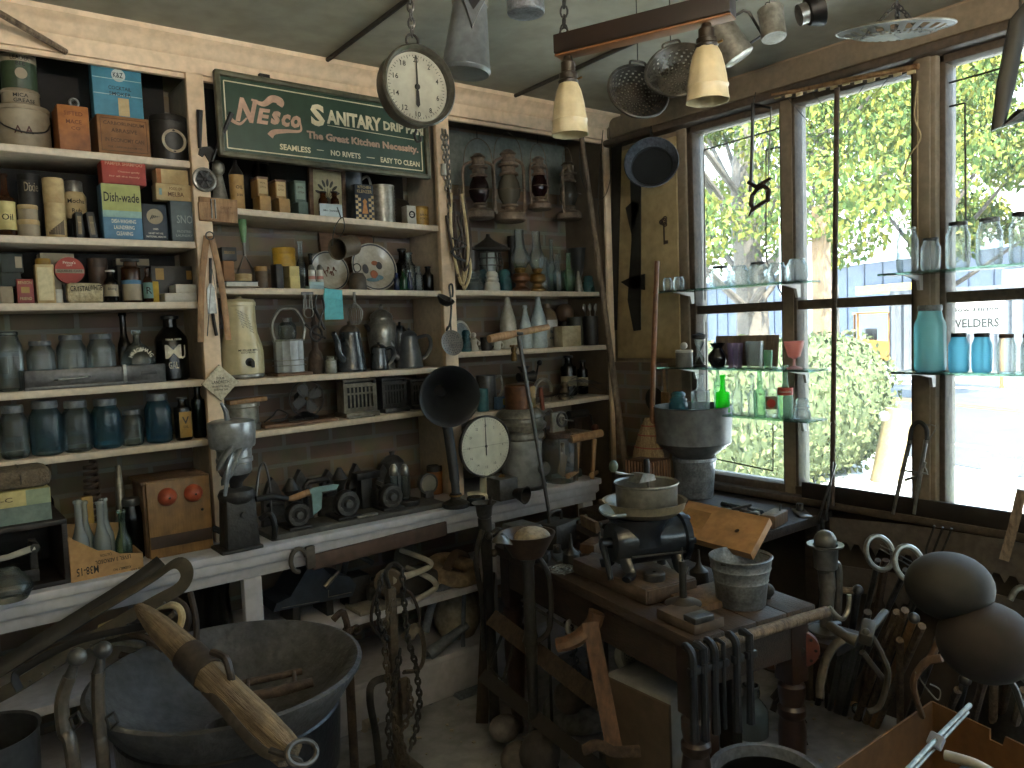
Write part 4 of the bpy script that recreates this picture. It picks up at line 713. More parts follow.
a=YP(224,295,2.93);b=YP(257,295,2.93);t=T('book','white edged book with dark blue cover jutting over the churn','book',((a.x+b.x)/2+.004,3.0,R2(1.0)+.0),.03);w=b.x-a.x;BX(t,'pages',mat('#c9c6bb'),(w*.97,.16,.016),(0,.002,.003),.001);BX(t,'cover',NAVY,(w,.17,.003),(0,0,.019),.001);BX(t,'cover',OFFW,(w,.17,.003),(0,0,0),.001)
t=T('notepad','turquoise paper tag clipped to the shelf edge','notepad',(YP(333,300,2.943).x,2.944,R2(1.4)-.02));a=YP(324,318,2.94);b=YP(341,285,2.94);w=b.x-a.x;h=b.z-a.z;BX(t,'sheet',mat('#5fb4bb','#4a9ba3',.6),(w,.004,h*.8),(0,-.003,-h*.78),.001);BX(t,'clip',mat('#5fb4bb','#4a9ba3',.6),(w*.95,.008,h*.3),(-.002,-.006,-.02),.003,(0,.1,0))
t=T('bulldog_clip','steel wire clips hanging from the shelf edge left of the turquoise tag','clip',(YP(307,295,2.943).x,2.94,R2(1.3)-.025))
for k,s in enumerate((-.012,.012)):TB(t,'clip_wire',STEEL,[(s-.006,0,-.055),(s-.003,-.004,.005),(s+.003,-.004,.005),(s+.006,0,-.055)],.0018,5)
TB(t,'ring',STEEL,arc((0,-.004,-.07),.02,0,2*PI,14),.0015,5);BX(t,'jaw',STEELD,(.05,.008,.012),(0,0,0),.002)
x=YP(354,300,2.93).x;t=T('wire_whisk','wire egg whisk hanging from the shelf edge above the coffee pot','whisk',(x,2.925,R2(x)-.02));TB(t,'handle',STEEL,[(0,0,.008),(0,0,-.04)],.006);q=M()
for i in range(5):a=PI*i/5;q.tube(bez([(0,0,-.03),(.03*math.cos(a),.03*math.sin(a),-.07),(.02*math.cos(a),.02*math.sin(a),-.115),(0,0,-.125),(-.02*math.cos(a),-.02*math.sin(a),-.115),(-.03*math.cos(a),-.03*math.sin(a),-.07),(0,0,-.03)],4),.0012,5)
q.build('wires',STEEL,t)
x=YP(320,310,2.93).x;t=T('tin_snips','dark iron snips hanging from the shelf edge beside the turquoise tag','snips',(x,2.93,R2(x)-.024))
for s in(-1,1):TB(t,'blade_arm',IRON,bez([(.012*s,0,0),(.018*s,0,-.05),(.004*s,0,-.085),(-.010*s,0,-.13)],5),[(.006,.004)]*16,6)
t.location.z-=.0
YF=2.985
x,w,h=sp(223,268,296,1.443,YF);x=max(x,1.02);t=T('stoneware_churn','cream stoneware water cooler with a dark tap on the middle shelf','crock',(x+.0,YF+.08,R3(x)));r=w/2
CH=mat('#c9bd97','#b3a67f',.35,scale=4,coat=.3);L(t,'crock_body',CH,[(0,.012),(r*.9,.012),(r*.98,.018),(r*1.0,h*.06),(r,h*.33),(r*.93,h*.42),(r*.78,h*.55),(r*.74,h*.68),(r*.73,h*.88),(r*.77,h*.885),(r*.77,h*.93),(r*.70,h*.94)],seg=32);L(t,'lid',CH,[(r*.76,0),(r*.68,h*.035),(r*.18,h*.05),(r*.15,h*.075),(0,h*.08)],(0,0,h*.93));L(t,'foot_ring',STEEL,[(0,0),(r*.92,0),(r*.99,.006),(r*.99,.016),(r*.9,.018)]);L(t,'tap_plate',IRON,[(r*.2,0),(r*.2,.006),(0,.008)],(0,-r*.995,h*.20),rot=(PI/2,0,0));TB(t,'tap',IRON,[(0,-r,h*.2),(0,-r-.03,h*.2),(0,-r-.035,h*.14)],[.008,.009,.006]);TX(t,INK,[('MUELLER MFG',r*.95,0,h*.345,.008),('ROCHESTER',r*.7,0,h*.315,.006)],wrap=r*1.0)
q=M()
for k in range(7):q.text('Dairy Maid Churn',.05,(-.012+k*.0035,-r*.742,h*.80-k*.011),.007,rot=(0,.5,0))
q.build('lettering',mat('#6a675c'),t)
x,w,h=sp(274,312,308,1.442,YF);hb=YP(295,341,YF).z-R3(x);t=T('glass_carrier','ribbed glass drum with arched wire handle on a wooden base','carrier',(x,YF+.07,R3(x)));BX(t,'base_board',WOOD,(w*1.02,.12,.012),(0,0,0),.003);q=M();pr=[]
n=24;r=w*.41
for i in range(n):a=2*PI*i/n;k=r*(1.0 if i%2 else .93);q.v.append((k*math.cos(a),k*math.sin(a),.014));q.v.append((k*math.cos(a),k*math.sin(a),hb));
for i in range(n):j=(i+1)%n;q.f.append((2*i,2*j,2*j+1,2*i+1));q.flat.append(False)
q.build('glass_drum',mat('#86898b','#b9bdbd',.3,.3,6,amt=.9),t);L(t,'rim',STEEL,[(r*.9,0),(r*1.04,0),(r*1.05,.006),(r*.9,.008)],(0,0,hb));TB(t,'wire_guard',STEEL,arc((0,0,hb*.45),r*1.1,0,2*PI,28,'xy'),.002,5);TB(t,'wire_guard',STEEL,arc((0,0,hb*.3),r*1.1,0,2*PI,28,'xy'),.002,5)
TB(t,'handle',TINM,bez([(-r*1.0,-.01,hb),(-r*1.15,-.01,hb+(h-hb)*.5),(-r*.6,-.01,h*.97),(0,-.01,h),(r*.6,-.01,h*.97),(r*1.15,-.01,hb+(h-hb)*.5),(r,-.01,hb)],5),.007,8);L(t,'inner_globe',G_CLEAR2,[(r*.5,0),(r*.62,.02),(r*.6,.055),(r*.35,.07),(r*.34,.085),(0,.085)],(0,0,hb+.008))
x,w,h=sp(310,327,300,1.441,YF);t=T('hand_drill','dark cast hand drill with crank wheel standing on the shelf','drill',(x,YF+.06,R3(x)));L(t,'drill_base',RUST,[(0,0),(.032,0),(.034,.01),(.03,.06),(.026,.085),(.014,.1),(.012,h*.7),(.008,h*.72),(.008,h),(0,h)]);M().torus((0,-.02,h*.55),.03,.005,rot=(PI/2,0,.3)).build('crank_wheel',IRON,t);TB(t,'crank_arm',IRON,[(-.045,-.02,h*.68),(-.01,-.022,h*.56),(.035,-.03,h*.48)],.005);TB(t,'crank_arm',IRON,[(.0,-.01,h*.9),(.02,-.015,h*.75),(.04,-.02,h*.6)],.006)
x,w,h=sp(328,340,357,1.441,YF-.02);plain('small dull metal jar beside the big blue coffee pot','jar','metal_jar',TINM,[(0,0),(w*.5,0),(w*.52,.006),(w*.5,h*.75),(w*.3,h*.85),(w*.32,h),(0,h)],(x,YF+.015,R3(x)))
x,w,h=sp(341,373,321,1.44,YF);coffeepot('big blue grey enamel coffee pot with brown lid',x,YF+.075,R3(x),w*.5,w*.33,h*1.0,ENGREY,mat('#6d5f4c','#453a2d',.5,.3),-1,0,rz=.5)
x,w,h=sp(372,401,303,1.44,YF+.1);t=T('coffee_urn','bright silver coffee urn with domed lid behind the pots','urn',(x,YF+.155,R3(x)));r=w/2*1.05;L(t,'urn_body',STEEL,[(0,0),(r*.8,0),(r*.8,.02),(r*.7,.03),(r*.9,h*.3),(r,h*.55),(r*.95,h*.68),(r*.75,h*.74),(r*.75,h*.78)]);L(t,'lid',STEEL,[(r*.8,0),(r*.7,h*.06),(r*.35,h*.12),(r*.12,h*.14),(r*.16,h*.18),(0,h*.22)],(0,0,h*.78));TB(t,'spout',BLACK,[(-r*.9,0,h*.6),(-r*1.3,-.01,h*.68)],[.012,.008])
x,w,h=sp(373,396,342,1.44,YF-.005);coffeepot('small dark enamel pot with lid in front of the silver urn',x,YF+.05,R3(x),w*.42,w*.34,h,ENGREY,None,0,1,'enamel_pot',rz=-.3)
x,w,h=sp(394,411,319,1.44,YF+.1);coffeepot('tall dark pot half hidden between the urn and the grey pot',x,YF+.13,R3(x),w*.55,w*.42,h*.95,ENGREY,None,0,0,'enamel_pot')
x,w,h=sp(403,432,327,1.44,YF);coffeepot('mid grey enamel coffee pot at the right end of the middle shelf',x,YF+.075,R3(x),w*.46,w*.28,h,mat('#565a5e','#34383b',.3,coat=.4),None,-1,1,'enamel_pot',rz=-.35)
x,w,h=sp(230,267,398,1.246,YF);t=T('cake_pan','stack of round tins with a pale wooden slat on top','pan',(x,YF+.08,R4(x)));L(t,'pan_body',TINM,[(0,0),(w*.5,0),(w*.53,.004),(w*.5,h*.2),(w*.46,h*.22),(w*.46,h*.7),(w*.5,h*.74),(w*.5,h*.85),(0,h*.85)]);BX(t,'slat',WOODL,(w*1.1,.05,h*.14),(.01,-.03,h*.86),.003,(0,-.04,0))
x,w,h=sp(262,342,420,1.247,YF);t=T('fan_board','thin wooden board lying under the small electric fan','board',(x,YF+.06,R4(x)));BX(t,'board',WOOD,(w,.14,.014),(0,0,0),.003);zf=R4(x)+.0145
xf,w,h=sp(293,331,381,zf,YF);r=w/2;t=T('electric_fan','small black electric fan with open blades on the lower shelf','fan',(xf,YF+.08,zf));L(t,'fan_base',BLACK,[(0,0),(.05,0),(.052,.01),(.03,.02),(.014,.03),(.012,h-2*r+.012),(0,h-2*r+.012)]);cz=h-r
M().torus((0,-.02,cz),r,.003,rot=(PI/2,0,0)).build('guard_ring',IRON,t);TB(t,'motor',BLACK,[(0,.0,cz),(0,.06,cz)],[.03,.024],14);M().torus((0,-.01,cz),r*.55,.0015,rot=(PI/2,0,0)).build('guard_ring',IRON,t);q=M()
for i in range(4):
 a=i*PI/2+.5;o2=[(.008,-.01),(r*.5,-.025),(r*.82,-.018),(r*.86,.004),(r*.7,.022),(.3*r,.014),(.008,.008)];q.prism(o2,.002,(0,-.02,cz),(.0,-a,0))
q.build('blades',mat('#4a4744','#2f2d2b',.4,.5),t);TB(t,'hub',BRASS,[(0,-.03,cz),(0,-.005,cz)],.008,10);q=M()
for i in range(8):a=i*PI/4;q.tube([(0,-.036,cz),(r*.6*math.cos(a),-.032,cz+r*.6*math.sin(a)),(r*math.cos(a),-.02,cz+r*math.sin(a))],.001,4)
q.build('guard_wires',IRON,t)
x=YP(283,415,YF).x;t=T('wire_trivet','tangle of dark wire and scissors on the lower shelf left of the fan','wire',(x,YF+.05,zf));TB(t,'wire',IRON,bez([(-.06,.0,.006),(-.03,-.02,.03),(.0,0,.05),(.03,-.02,.03),(.0,-.03,.008),(-.04,-.02,.012),(.02,.0,.012),(.06,-.02,.01)],6),.003,6);TB(t,'cord',BLACK,bez([(.03,-.03,.005),(.07,-.045,.007),(.10,-.02,.005),(.13,-.04,.005)],5),.004,6)
def toaster(lab,a,b,c,y,m):
 x,w,h=sp(a,b,c,1.25,y);t=T('toaster',lab,'toaster',(x,y+.055,R4(x)),0,'old toasters in a row');BX(t,'base',m,(w*1.02,.12,h*.14),(0,0,0),.004);BX(t,'top',m,(w,.075,h*.06),(0,0,h*.94),.003);BX(t,'core',BLACK,(w*.8,.03,h*.78),(0,0,h*.15),.001);q=M();W=w*.94
 for i in range(8):q.box((-W/2+W*(i+.5)/8,-.036,h*.47),(W*.045,.003,h*.62),bev=0)
 q.box((0,-.036,h*.84),(W,.003,h*.10));q.box((0,-.036,h*.2),(W,.003,h*.10));q.box((0,-.036,h*.62),(W,.003,h*.05));q.box((-W/2,-.036,h*.5),(W*.07,.004,h*.75));q.box((W/2,-.036,h*.5),(W*.07,.004,h*.75));q.build('door_grille',m,t);q=M()
 for s in(-1,1):M().box((s*w*.47,0,h*.52),(.006,.07,h*.8),bev=.002).build('end_plate',m,t)
 TB(t,'knob',BLACK,[(w*.4,-.04,h*.9),(w*.4,-.055,h*.9)],.006);return t
toaster('bright slotted toaster left of its two neighbours',343,380,379,YF,mat('#8f8878','#5f594c',.4,.7));toaster('dull grey slotted toaster in the middle of three',382,410,378,YF+.01,STEELD);toaster('dark toaster half hidden by the big horn',411,437,380,YF+.02,STEELD)
a=YP(365,423,YF);t=T('serving_tray','flat tarnished plate under the toasters on the lower shelf edge','plate',(YP(362,420,2.96).x,2.972,R4(1.55)+.0));BX(t,'plate_body',TINM,(.12,.035,.006),(0,0,0),.002)
PX2=1.938
t=T('chain','light steel chain hanging down the second post','chain',(PX2,2.922,0));a=YP(444,130,2.922);chain_mesh([(a.x-PX2+.008,0,a.z),(a.x-PX2+.012,-.004,a.z-.2),(a.x-PX2+.01,0,a.z-.42)],.028,.004).build('chain_links',STEEL,t);chain_mesh([(a.x-PX2-.012,-.004,a.z),(a.x-PX2-.006,-.008,a.z-.14),(a.x-PX2,-.004,a.z-.26)],.028,.004).build('chain_links',TINM,t);TB(t,'toggle',ENWHITE,[(a.x-PX2-.02,-.012,a.z-.20),(a.x-PX2-.02,-.012,a.z-.15)],.012,10)
t=T('rope_hank','pale rope and leather straps hanging in loops on the second post','rope',(PX2+.02,2.91,0))
for i,(zt,zb,dx,m,r)in enumerate(((2.2,1.80,.03,PAPER,.007),(2.16,1.86,.045,LEATH,.006),(2.1,1.92,.0,LEATH,.006),(2.22,1.83,.015,RUST,.005),(2.0,1.78,.04,PAPER,.006))):
 TB(t,'loop',m,bez([(dx-.035,0,zt),(dx-.05+.01*i,-.012,(zt+zb)/2),(dx-.01,-.018,zb),(dx+.035,-.012,(zt*.4+zb*.6)),(dx+.02,0,zt)],7),r,7)
TB(t,'wire_tangle',IRON,bez([(-.03,-.03,2.0),(.04,-.035,1.97),(-.04,-.03,1.94),(.035,-.035,1.90),(-.03,-.03,1.93),(.02,-.03,2.02)],7),.004,6)
a=YP(448,297,2.89);t=T('ladle','dark long handled ladle hanging on the second post','ladle',(a.x,2.885,a.z));L(t,'ladle_bowl',mat('#33312e','#1c1b19',.4,.5),[(0,-.035),(.022,-.03),(.038,-.012),(.041,0),(.038,0),(.02,-.026),(0,-.031)],(-.012,0,-.005),rot=(.5,.25,0));TB(t,'handle',mat('#33312e','#1c1b19',.4,.5),bez([(.02,.0,-.0),(.03,.01,.03),(.03,.015,.055),(.014,.012,.045),(.02,.012,-.03),(.012,.015,-.11),(-.004,.02,-.145),(-.012,.0,-.13)],6),.0045,6)
a=YP(451,343,2.885);t=T('skimmer','round perforated skimmer hanging below the ladle','skimmer',(a.x,2.88,a.z));L(t,'skimmer_disc',mat('#7d7468','#57504a',.4,.5,30),[(0,-.006),(.035,-.003),(.056,.004),(.057,.006),(.035,0),(0,-.003)],(0,0,0),32,(PI/2-.15,0,.0));TB(t,'handle',IRON,bez([(.006,.01,.05),(.012,.02,.09),(.018,.022,.125)],5),.004,6);q=M()
for i in range(1,5):
 for j in range(i*6):an=2*PI*j/(i*6);q.lathe([(0,0),(.0022,0)],(i*.011*math.cos(an),-.0068-.0004*i+.0018*i,i*.011*math.sin(an)),6,(PI/2,0,0))
q.build('holes',BLACK,t,(0,-.004,0),(-.15,0,0))
RL=mat('#85715c','#4d4034',.7,.2,16);LG=glass('#b5ae9c','#4d473e',.3);LR=glass('#4a2a2a','#241212',.4)
for i,(a,b,c,d,g,y,lb)in enumerate(((467,491,152,219,LR,3.0,'rusty barn lantern with dark red globe, leftmost under the cornice'),(495,523,148,222,LG,2.99,'biggest rusty barn lantern, second from the left under the cornice'),(526,552,155,210,LR,3.07,'smaller rusty lantern with red globe, third from the left'),(555,582,160,220,LG,3.06,'rusty barn lantern nearest the room corner'))):
 T0=YP((a+b)/2,c,y);B0=YP((a+b)/2,d,y);h=(T0.z-B0.z);t=lantern(lb,(T0.x+B0.x)/2,y,B0.z,h,RL,g,rz=.3*(i-1.5));TB(t,'hanging_wire',IRON,[(0,0,h*1.2),(0,0,ZC-.06-B0.z)],.002,5)
BX(U,'hanging_rail',RUST,(.95,.05,.03),(2.45,.09,2.555));BX(U,'top_board',RUST,(.96,.28,.02),(2.45,.15,2.585))
YF=2.975
for i,(a,b,c,m,dy,lb)in enumerate(((468,487,270,G_CLEAR2,.0,'large clear glass insulator at the left of the lamp shelf'),(481,492,269,G_TEAL,.08,'teal insulator behind the clear and white ones'),(488,504,271,ENWHITE,.0,'white porcelain insulator between clear and teal ones'),(501,516,269,G_TEAL,.02,'bright teal insulator left of the oil lamps'),(586,599,274,G_TEAL,.04,'teal insulator near the right end of the lamp shelf'))):
 x,w,h=sp(a,b,c,1.775,YF+dy);insulator(lb,x,YF+dy+.035,Q2(x),w/2,h,m)
for i,(a,b,c,dy,lb)in enumerate(((514,534,228,.02,'left small oil lamp with tall clear chimney'),(532,550,230,.0,'right small oil lamp with tall clear chimney'))):
 x,w,h=sp(a,b,c,1.774,YF+dy);oillamp(lb,x,YF+.04+dy,Q2(x),w/2,h,COPPER if i==0 else BRASS)
x,w,h=sp(543,556,256,1.773,YF+.02);bottle('short clear lamp chimney beside the right oil lamp',x,YF+.07,Q2(x),w/2,h,G_CLEAR,name='lamp_chimney',body=[(w*.4,0),(w*.42,.01),(w*.5,h*.3),(w*.35,h*.6),(w*.3,h)])
for i,(a,b,c,dy,lb)in enumerate(((550,559,238,.15,'tall clear bottle at the back of the lamp shelf'),(556,566,253,.03,'pale round shouldered bottle, left of the pair by the goblet'),(566,578,252,.0,'pale green bottle, right of the pair by the goblet'))):
 x,w,h=sp(a,b,c,1.772,YF+dy);bottle(lb,x,YF+dy+.03,Q2(x),w/2,h,(G_CLEAR2,G_CLEAR2,G_LGRN)[i],.45,.5,.4,name='pale_bottle',group='pale bottles on the lamp shelf')
x,w,h=sp(572,592,247,1.772,YF+.13);plain('dark footed goblet vase in the corner of the lamp shelf','vase','goblet_vase',mat('#3a3936','#1f1e1c',.3,coat=.3),[(0,0),(w*.35,0),(w*.3,.01),(w*.1,.03),(w*.1,h*.3),(w*.3,h*.5),(w*.45,h*.9),(w*.52,h),(w*.48,h),(w*.25,h*.5),(0,h*.4)],(x,YF+.17,Q2(x)))
x,w,h=sp(577,587,270,1.772,YF);plain('small grey cone between the pale green bottle and teal insulator','cone','metal_cone',TINM,[(0,0),(w*.5,0),(w*.5,.004),(w*.1,h),(0,h)],(x,YF+.03,Q2(x)))
x,w,h=sp(473,515,233,1.775,YF+.12);t=T('garden_lantern','dark iron pagoda lantern with wide roof behind the insulators','lantern',(x,YF+.17,Q2(x)));IL=mat('#4a4640','#2b2824',.6,.3);rr=w/2
L(t,'lantern_foot',IL,[(0,0),(rr*.5,0),(rr*.5,.01),(rr*.3,.02),(rr*.3,h*.2),(rr*.6,h*.24),(0,h*.25)],seg=8);q=M()
for i in range(8):
 a=i*PI/4;q.tube([(rr*.5*math.cos(a),rr*.5*math.sin(a),h*.24),(rr*.66*math.cos(a),rr*.66*math.sin(a),h*.45),(rr*.55*math.cos(a),rr*.55*math.sin(a),h*.7)],.004,5)
for z_,k in((.34,.6),(.46,.67),(.58,.64),(.68,.56)):q.tube([(rr*k*math.cos(i*PI/8),rr*k*math.sin(i*PI/8),h*z_)for i in range(16)],.003,5,True)
q.build('lattice',IL,t);L(t,'roof',IL,[(rr*.5,h*.7),(rr*1.02,h*.72),(rr*1.05,h*.745),(rr*.6,h*.83),(rr*.25,h*.9),(rr*.12,h*.95),(rr*.1,h),(0,h)],seg=8);L(t,'glass_core',mat('#8d9490','#6d746f',.4),[(rr*.42,h*.25),(rr*.45,h*.69)],seg=12)
x,w,h=sp(466,484,246,1.778,YF+.15);plain('dark pot at the back behind the clear insulator','pot','dark_pot',mat('#3a332c','#241f1a',.5),[(0,0),(w*.35,0),(w*.5,h*.4),(w*.42,h*.8),(w*.48,h),(0,h)],(x+.01,YF+.2,Q2(x)))
x,w,h=sp(512,522,234,1.778,YF+.15);plain('dark lamp font behind the left oil lamp','lamp','dark_lamp',DKTIN,[(0,0),(.04,0),(.05,.04),(.04,.08),(.015,.1),(.02,h),(0,h)],(x,YF+.2,Q2(x)))
for i,(a,b,c,dy,m,lb)in enumerate(((504,521,292,.06,mat('#bcb8aa','#9a9585',.3,coat=.3),'tall cream glazed bottle, leftmost of the pale three'),(524,537,305,.03,G_MILK,'shorter pale blue bottle, middle of the three'),(535,552,294,.0,G_MILK,'tall pale blue glazed bottle, right of the three'))):
 x,w,h=sp(a,b,c,1.495,YF+dy);bottle(lb,x,YF+dy+.045,Q3(x),w/2,h,m,.42,.48,.3,name='stone_bottle',group='pale glazed bottles',body=[(0,0),(w*.46,0),(w*.5,.008),(w*.5,h*.42),(w*.44,h*.55),(w*.2,h*.8),(w*.14,h*.93),(w*.19,h*.94),(w*.17,h),(0,h)])
x,w,h=sp(544,563,303,1.495,YF+.13);t=T('stoneware_jug','white and tan stoneware jug with blue stamp behind the pale bottle','jug',(x,YF+.18,Q3(x)));L(t,'jug_body',mat('#b7b5ae','#9c9a92',.35),[(0,0),(w*.5,0),(w*.52,.01),(w*.52,h*.62)]);L(t,'jug_shoulder',mat('#7d6a52','#5c4c3a',.35),[(w*.52,h*.62),(w*.45,h*.78),(w*.2,h*.9),(w*.2,h),(0,h)]);TX(t,mat('#3a5a7a'),[('BLUE',w*.5,0,h*.35),('RIBBON',w*.6,0,h*.2)],wrap=w*.53)
x,w,h=sp(560,579,303,1.494,YF+.15);t=T('tan_globe','round tan globe resting behind the cream box','globe',(x,YF+.19,Q3(x)));r=w/2;M().sphere((0,0,h-r),r,20).build('ball',mat('#7d6148','#5c4634',.6),t);L(t,'globe_foot',DKTIN,[(0,0),(r*.7,0),(r*.5,(h-2*r)*.5),(r*.4,h-2*r+.006),(0,h-2*r+.006)])
x,w,h=sp(553,581,326,1.494,YF);carton('weathered cream wooden box in front of the tan globe',x,YF,Q3(x),w,.07,h,mat('#b3a688','#8f8163',.8,scale=14),name='cream_box')
for i,(a,b,c,lb)in enumerate(((572,588,316,'dark olive can behind the cream box'),(588,603,315,'dark can holding cutlery in the corner'))):
 x,w,h=sp(a,b,c,1.493,YF+(.08 if i==0 else .02));t=tin(lb,x,YF+(.12 if i==0 else .06),Q3(x),w/2,h,mat('#3f4034','#27281f',.5)if i==0 else DKTIN,None,'dark_can','can',.03)
 if i:
  for k in range(3):f=T('fork','metal cutlery standing in the dark corner can','cutlery',(x+.008*(k-1),YF+.06,Q3(x)+.004),0,'cutlery in the dark can',(.05*k-.05,.12*(k-1),0));TB(f,'handle',STEEL,[(0,0,0),(0,0,h+.02)],.003,6);M().sphere((0,0,h+.038),(.012,.003,.022),10).build('bowl',STEEL,f)
x,w,h=sp(462,473,330,1.497,YF);insulator('teal insulator right of the hanging skimmer',x+.01,YF+.03,Q3(x),w/2,h,G_TEAL)
t=T('shaving_mirror','small round mirror with white rim behind the ladle handle','mirror',(YP(461,325,3.05).x+.01,3.06,Q3(2.0)));L(t,'mirror_glass',mat('#b8c0c2','#a3acae',.1,.9),[(0,0),(.055,0)],(0,0,.085),28,(PI/2-.2,0,.3));M().torus((0,0,.085),.057,.006,rot=(PI/2-.2,0,.3)).build('rim',ENWHITE,t);TB(t,'stand',STEELD,[(0,.02,0),(0,.006,.03)],.006)
x,w,h=sp(471,482,332,1.497,YF);t=T('figurine','small white china figurine beside the teal insulator','figurine',(x+.004,YF+.03,Q3(x)));q=M().lathe([(0,0),(w*.45,0),(w*.4,h*.15),(w*.25,h*.4),(w*.32,h*.6),(w*.15,h*.72)]);q.sphere((0,0,h*.85),w*.24,10);q.tube([(w*.3,0,h*.58),(w*.5,-.01,h*.45),(w*.35,-.015,h*.3)],.005);q.build('figure',ENWHITE,t)
for i,(a,b,c,m,lb)in enumerate(((484,497,337,DKTIN,'dark cup left of the auger handle'),(496,506,340,ENWHITE,'white cup behind the auger handle'))):
 x,w,h=sp(a,b,c,1.497,YF);t=T('cup',lb,'cup',(x,YF+.035,Q3(x)));L(t,'cup_body',m,[(0,0),(w*.4,0),(w*.5,h),(w*.46,h),(w*.36,.006),(0,.006)]);TB(t,'handle',m,arc((w*.5,0,h*.5),h*.28,-PI/2,PI/2,8),.004,6)
c=YP(513,345,2.93);t=T('spigot','small brass spigot hanging from the shelf edge beside the auger','spigot',(c.x,2.925,Q3(c.x)-.002));L(t,'spigot_body',BRASS,[(0,0),(.012,0),(.014,-.02),(.01,-.035),(.016,-.045),(.014,-.075),(0,-.075)],(0,0,.024));TB(t,'tee',BRASS,[(-.02,0,.02),(.02,0,.02)],.006)
x,w,h=sp(485,506,376,1.215,YF);t=T('measuring_pitcher','dull metal measuring pitcher on the lowest right shelf','pitcher',(x,YF+.08,Q4(x)+.0));L(t,'pitcher_body',STEELD,[(0,0),(w*.5,0),(w*.52,.006),(w*.48,h),(w*.5,h+.002),(w*.45,h),(w*.47,.01),(0,.008)]);TB(t,'handle',TINM,bez([(w*.46,0,h*.9),(w*.9,0,h*.95),(w*.95,0,h*.5),(w*.55,0,h*.25)],6),.006)
x,w,h=sp(480,492,388,1.213,YF-.005);tin('small teal enamel can left of the metal pitcher',x,YF+.025,Q4(x),w/2,h,mat('#39696d','#234a4e',.4),None,'teal_can','can',.05)
x,w,h=sp(494,515,397,1.214,YF-.01);carton('blue and yellow flat packet in front of the pitcher',x,YF-.008,Q4(x),w,.03,h,mat('#54748f'),name='flat_packet',panel=[(mat('#b59a3c'),.1,.6,.6,.5)])
x,w,h=sp(519,546,361,1.217,YF+.03);t=T('meat_grinder','dark cast iron hand grinder with round knob on the lowest right shelf','grinder',(x,YF+.09,Q4(x)));q=M();q.box((0,0,.01),(.08,.07,.02),bev=.004);q.lathe([(.014,0),(.012,.03),(.02,.05),(.02,.075),(0,.075)],(0,0,.02));q.build('stand',IRON,t);TB(t,'barrel',IRON,[(-.045,0,h*.62),(.03,0,h*.62),(.05,0,h*.62)],[.022,.024,.03],14);L(t,'hopper',IRON,[(.012,0),(.03,.03),(.034,.032),(.028,.03)],(-.01,0,h*.72));TB(t,'crank',IRON,[(.05,0,h*.62),(.066,-.005,h*.62),(.07,-.02,h*.9)],.005);M().sphere((.07,-.03,h*.93),.015,10).build('knob',BLACK,t)
x,w,h=sp(538,560,378,1.219,YF);t=T('horseshoe_clevis','pale horseshoe shaped iron loop on the lowest right shelf','clevis',(x,YF+.05,Q4(x)+.0));TB(t,'loop',TINM,arc((0,0,h*.5),h*.42,-.3,PI+.3,14),.010,8);q=M().box((0,0,.012),(w*.8,.035,.024),bev=.003);q.build('foot',TINM,t)
x,w,h=sp(540,546,386,1.218,YF-.015);t=T('chisel','reddish wooden tool handle leaning at the edge of the lowest right shelf','tool',(x,2.925,.852),0,None,(0,-.10,0));a=YP(541,387,2.925).z-.852;TB(t,'grip',mat('#8a4a32','#5f3020',.5),[(0,0,a-.13),(0,0,a-.05),(0,0,a)],[.009,.012,.010],10);TB(t,'shaft',STEELD,[(0,0,0),(0,0,a-.12)],.004,6)
x,w,h=sp(563,576,382,1.221,YF);plain('tarnished turned finial on the lowest right shelf','finial','finial',mat('#6d604c','#443a2d',.4,.5),[(0,0),(w*.5,0),(w*.45,.012),(w*.2,.02),(w*.2,.03),(w*.4,h*.4),(w*.2,h*.65),(w*.28,h*.8),(w*.15,h),(0,h)],(x,YF+.04,Q4(x)))
for i,(a,b,c,lb)in enumerate(((565,581,357,'dark bottle with pale label, left of two at the corner'),(582,593,362,'dark bottle with pale label, right of two at the corner'))):
 x,w,h=sp(a,b,c,1.221,YF+.12);bottle(lb,x,YF+.16,Q4(x),w/2,h,G_DARK,.25,.68,.45,DKTIN,'dark_bottle',band=(mat('#b5a98c'),.25,.5),group='labelled dark bottles at the corner')
x=YP(600,405,2.93).x;t=T('wire_basket','dark wire basket with wooden handles crammed in the corner','basket',(2.80,3.06,Q4(2.8)+.001));q=M()
for i in range(9):q.tube(bez([(-.12,-.08+.02*i,.004),(-.06,-.08+.02*i,.06),(.02,-.08+.02*i,.085),(.1,-.08+.02*i,.06)],4),.002,5)
for i in range(5):q.tube(bez([(-.11+.05*i,-.09,.004+.06*math.sin(PI*i/4.5)),(-.11+.05*i,.0,.02+.08*math.sin(PI*i/4.5)),(-.11+.05*i,.09,.004+.06*math.sin(PI*i/4.5))],4),.002,5)
q.build('wire_mesh',STEELD,t)
for i,(px,py,an)in enumerate(((565,415,.9),(574,420,1.2),(583,412,.7))):
 a=YP(px,py,2.96);
Yc=2.80;a=YP(240,545,Yc);t=T('cream_separator','silver cream separator with stacked bowls on a dark iron stand','separator',(a.x,Yc,CT+.001));x0=a.x
def zz(py,px=238):return YP(px,py,Yc).z-CT-.001
def ww(p):return(YP(240+p,460,Yc).x-YP(240,460,Yc).x)*.95
CI=mat('#3b3936','#232120',.55,.3,14,.3);AL=mat('#a9abac','#808283',.3,.95,9)
q=M().box((0,0,zz(497)/2),(ww(34),.1,zz(497)),bev=.008,taper=.88);q.build('stand_column',CI,t);q=M().box((-.01,0,.006),(ww(42),.13,.012),bev=.003);q.build('base_plate',CI,t)
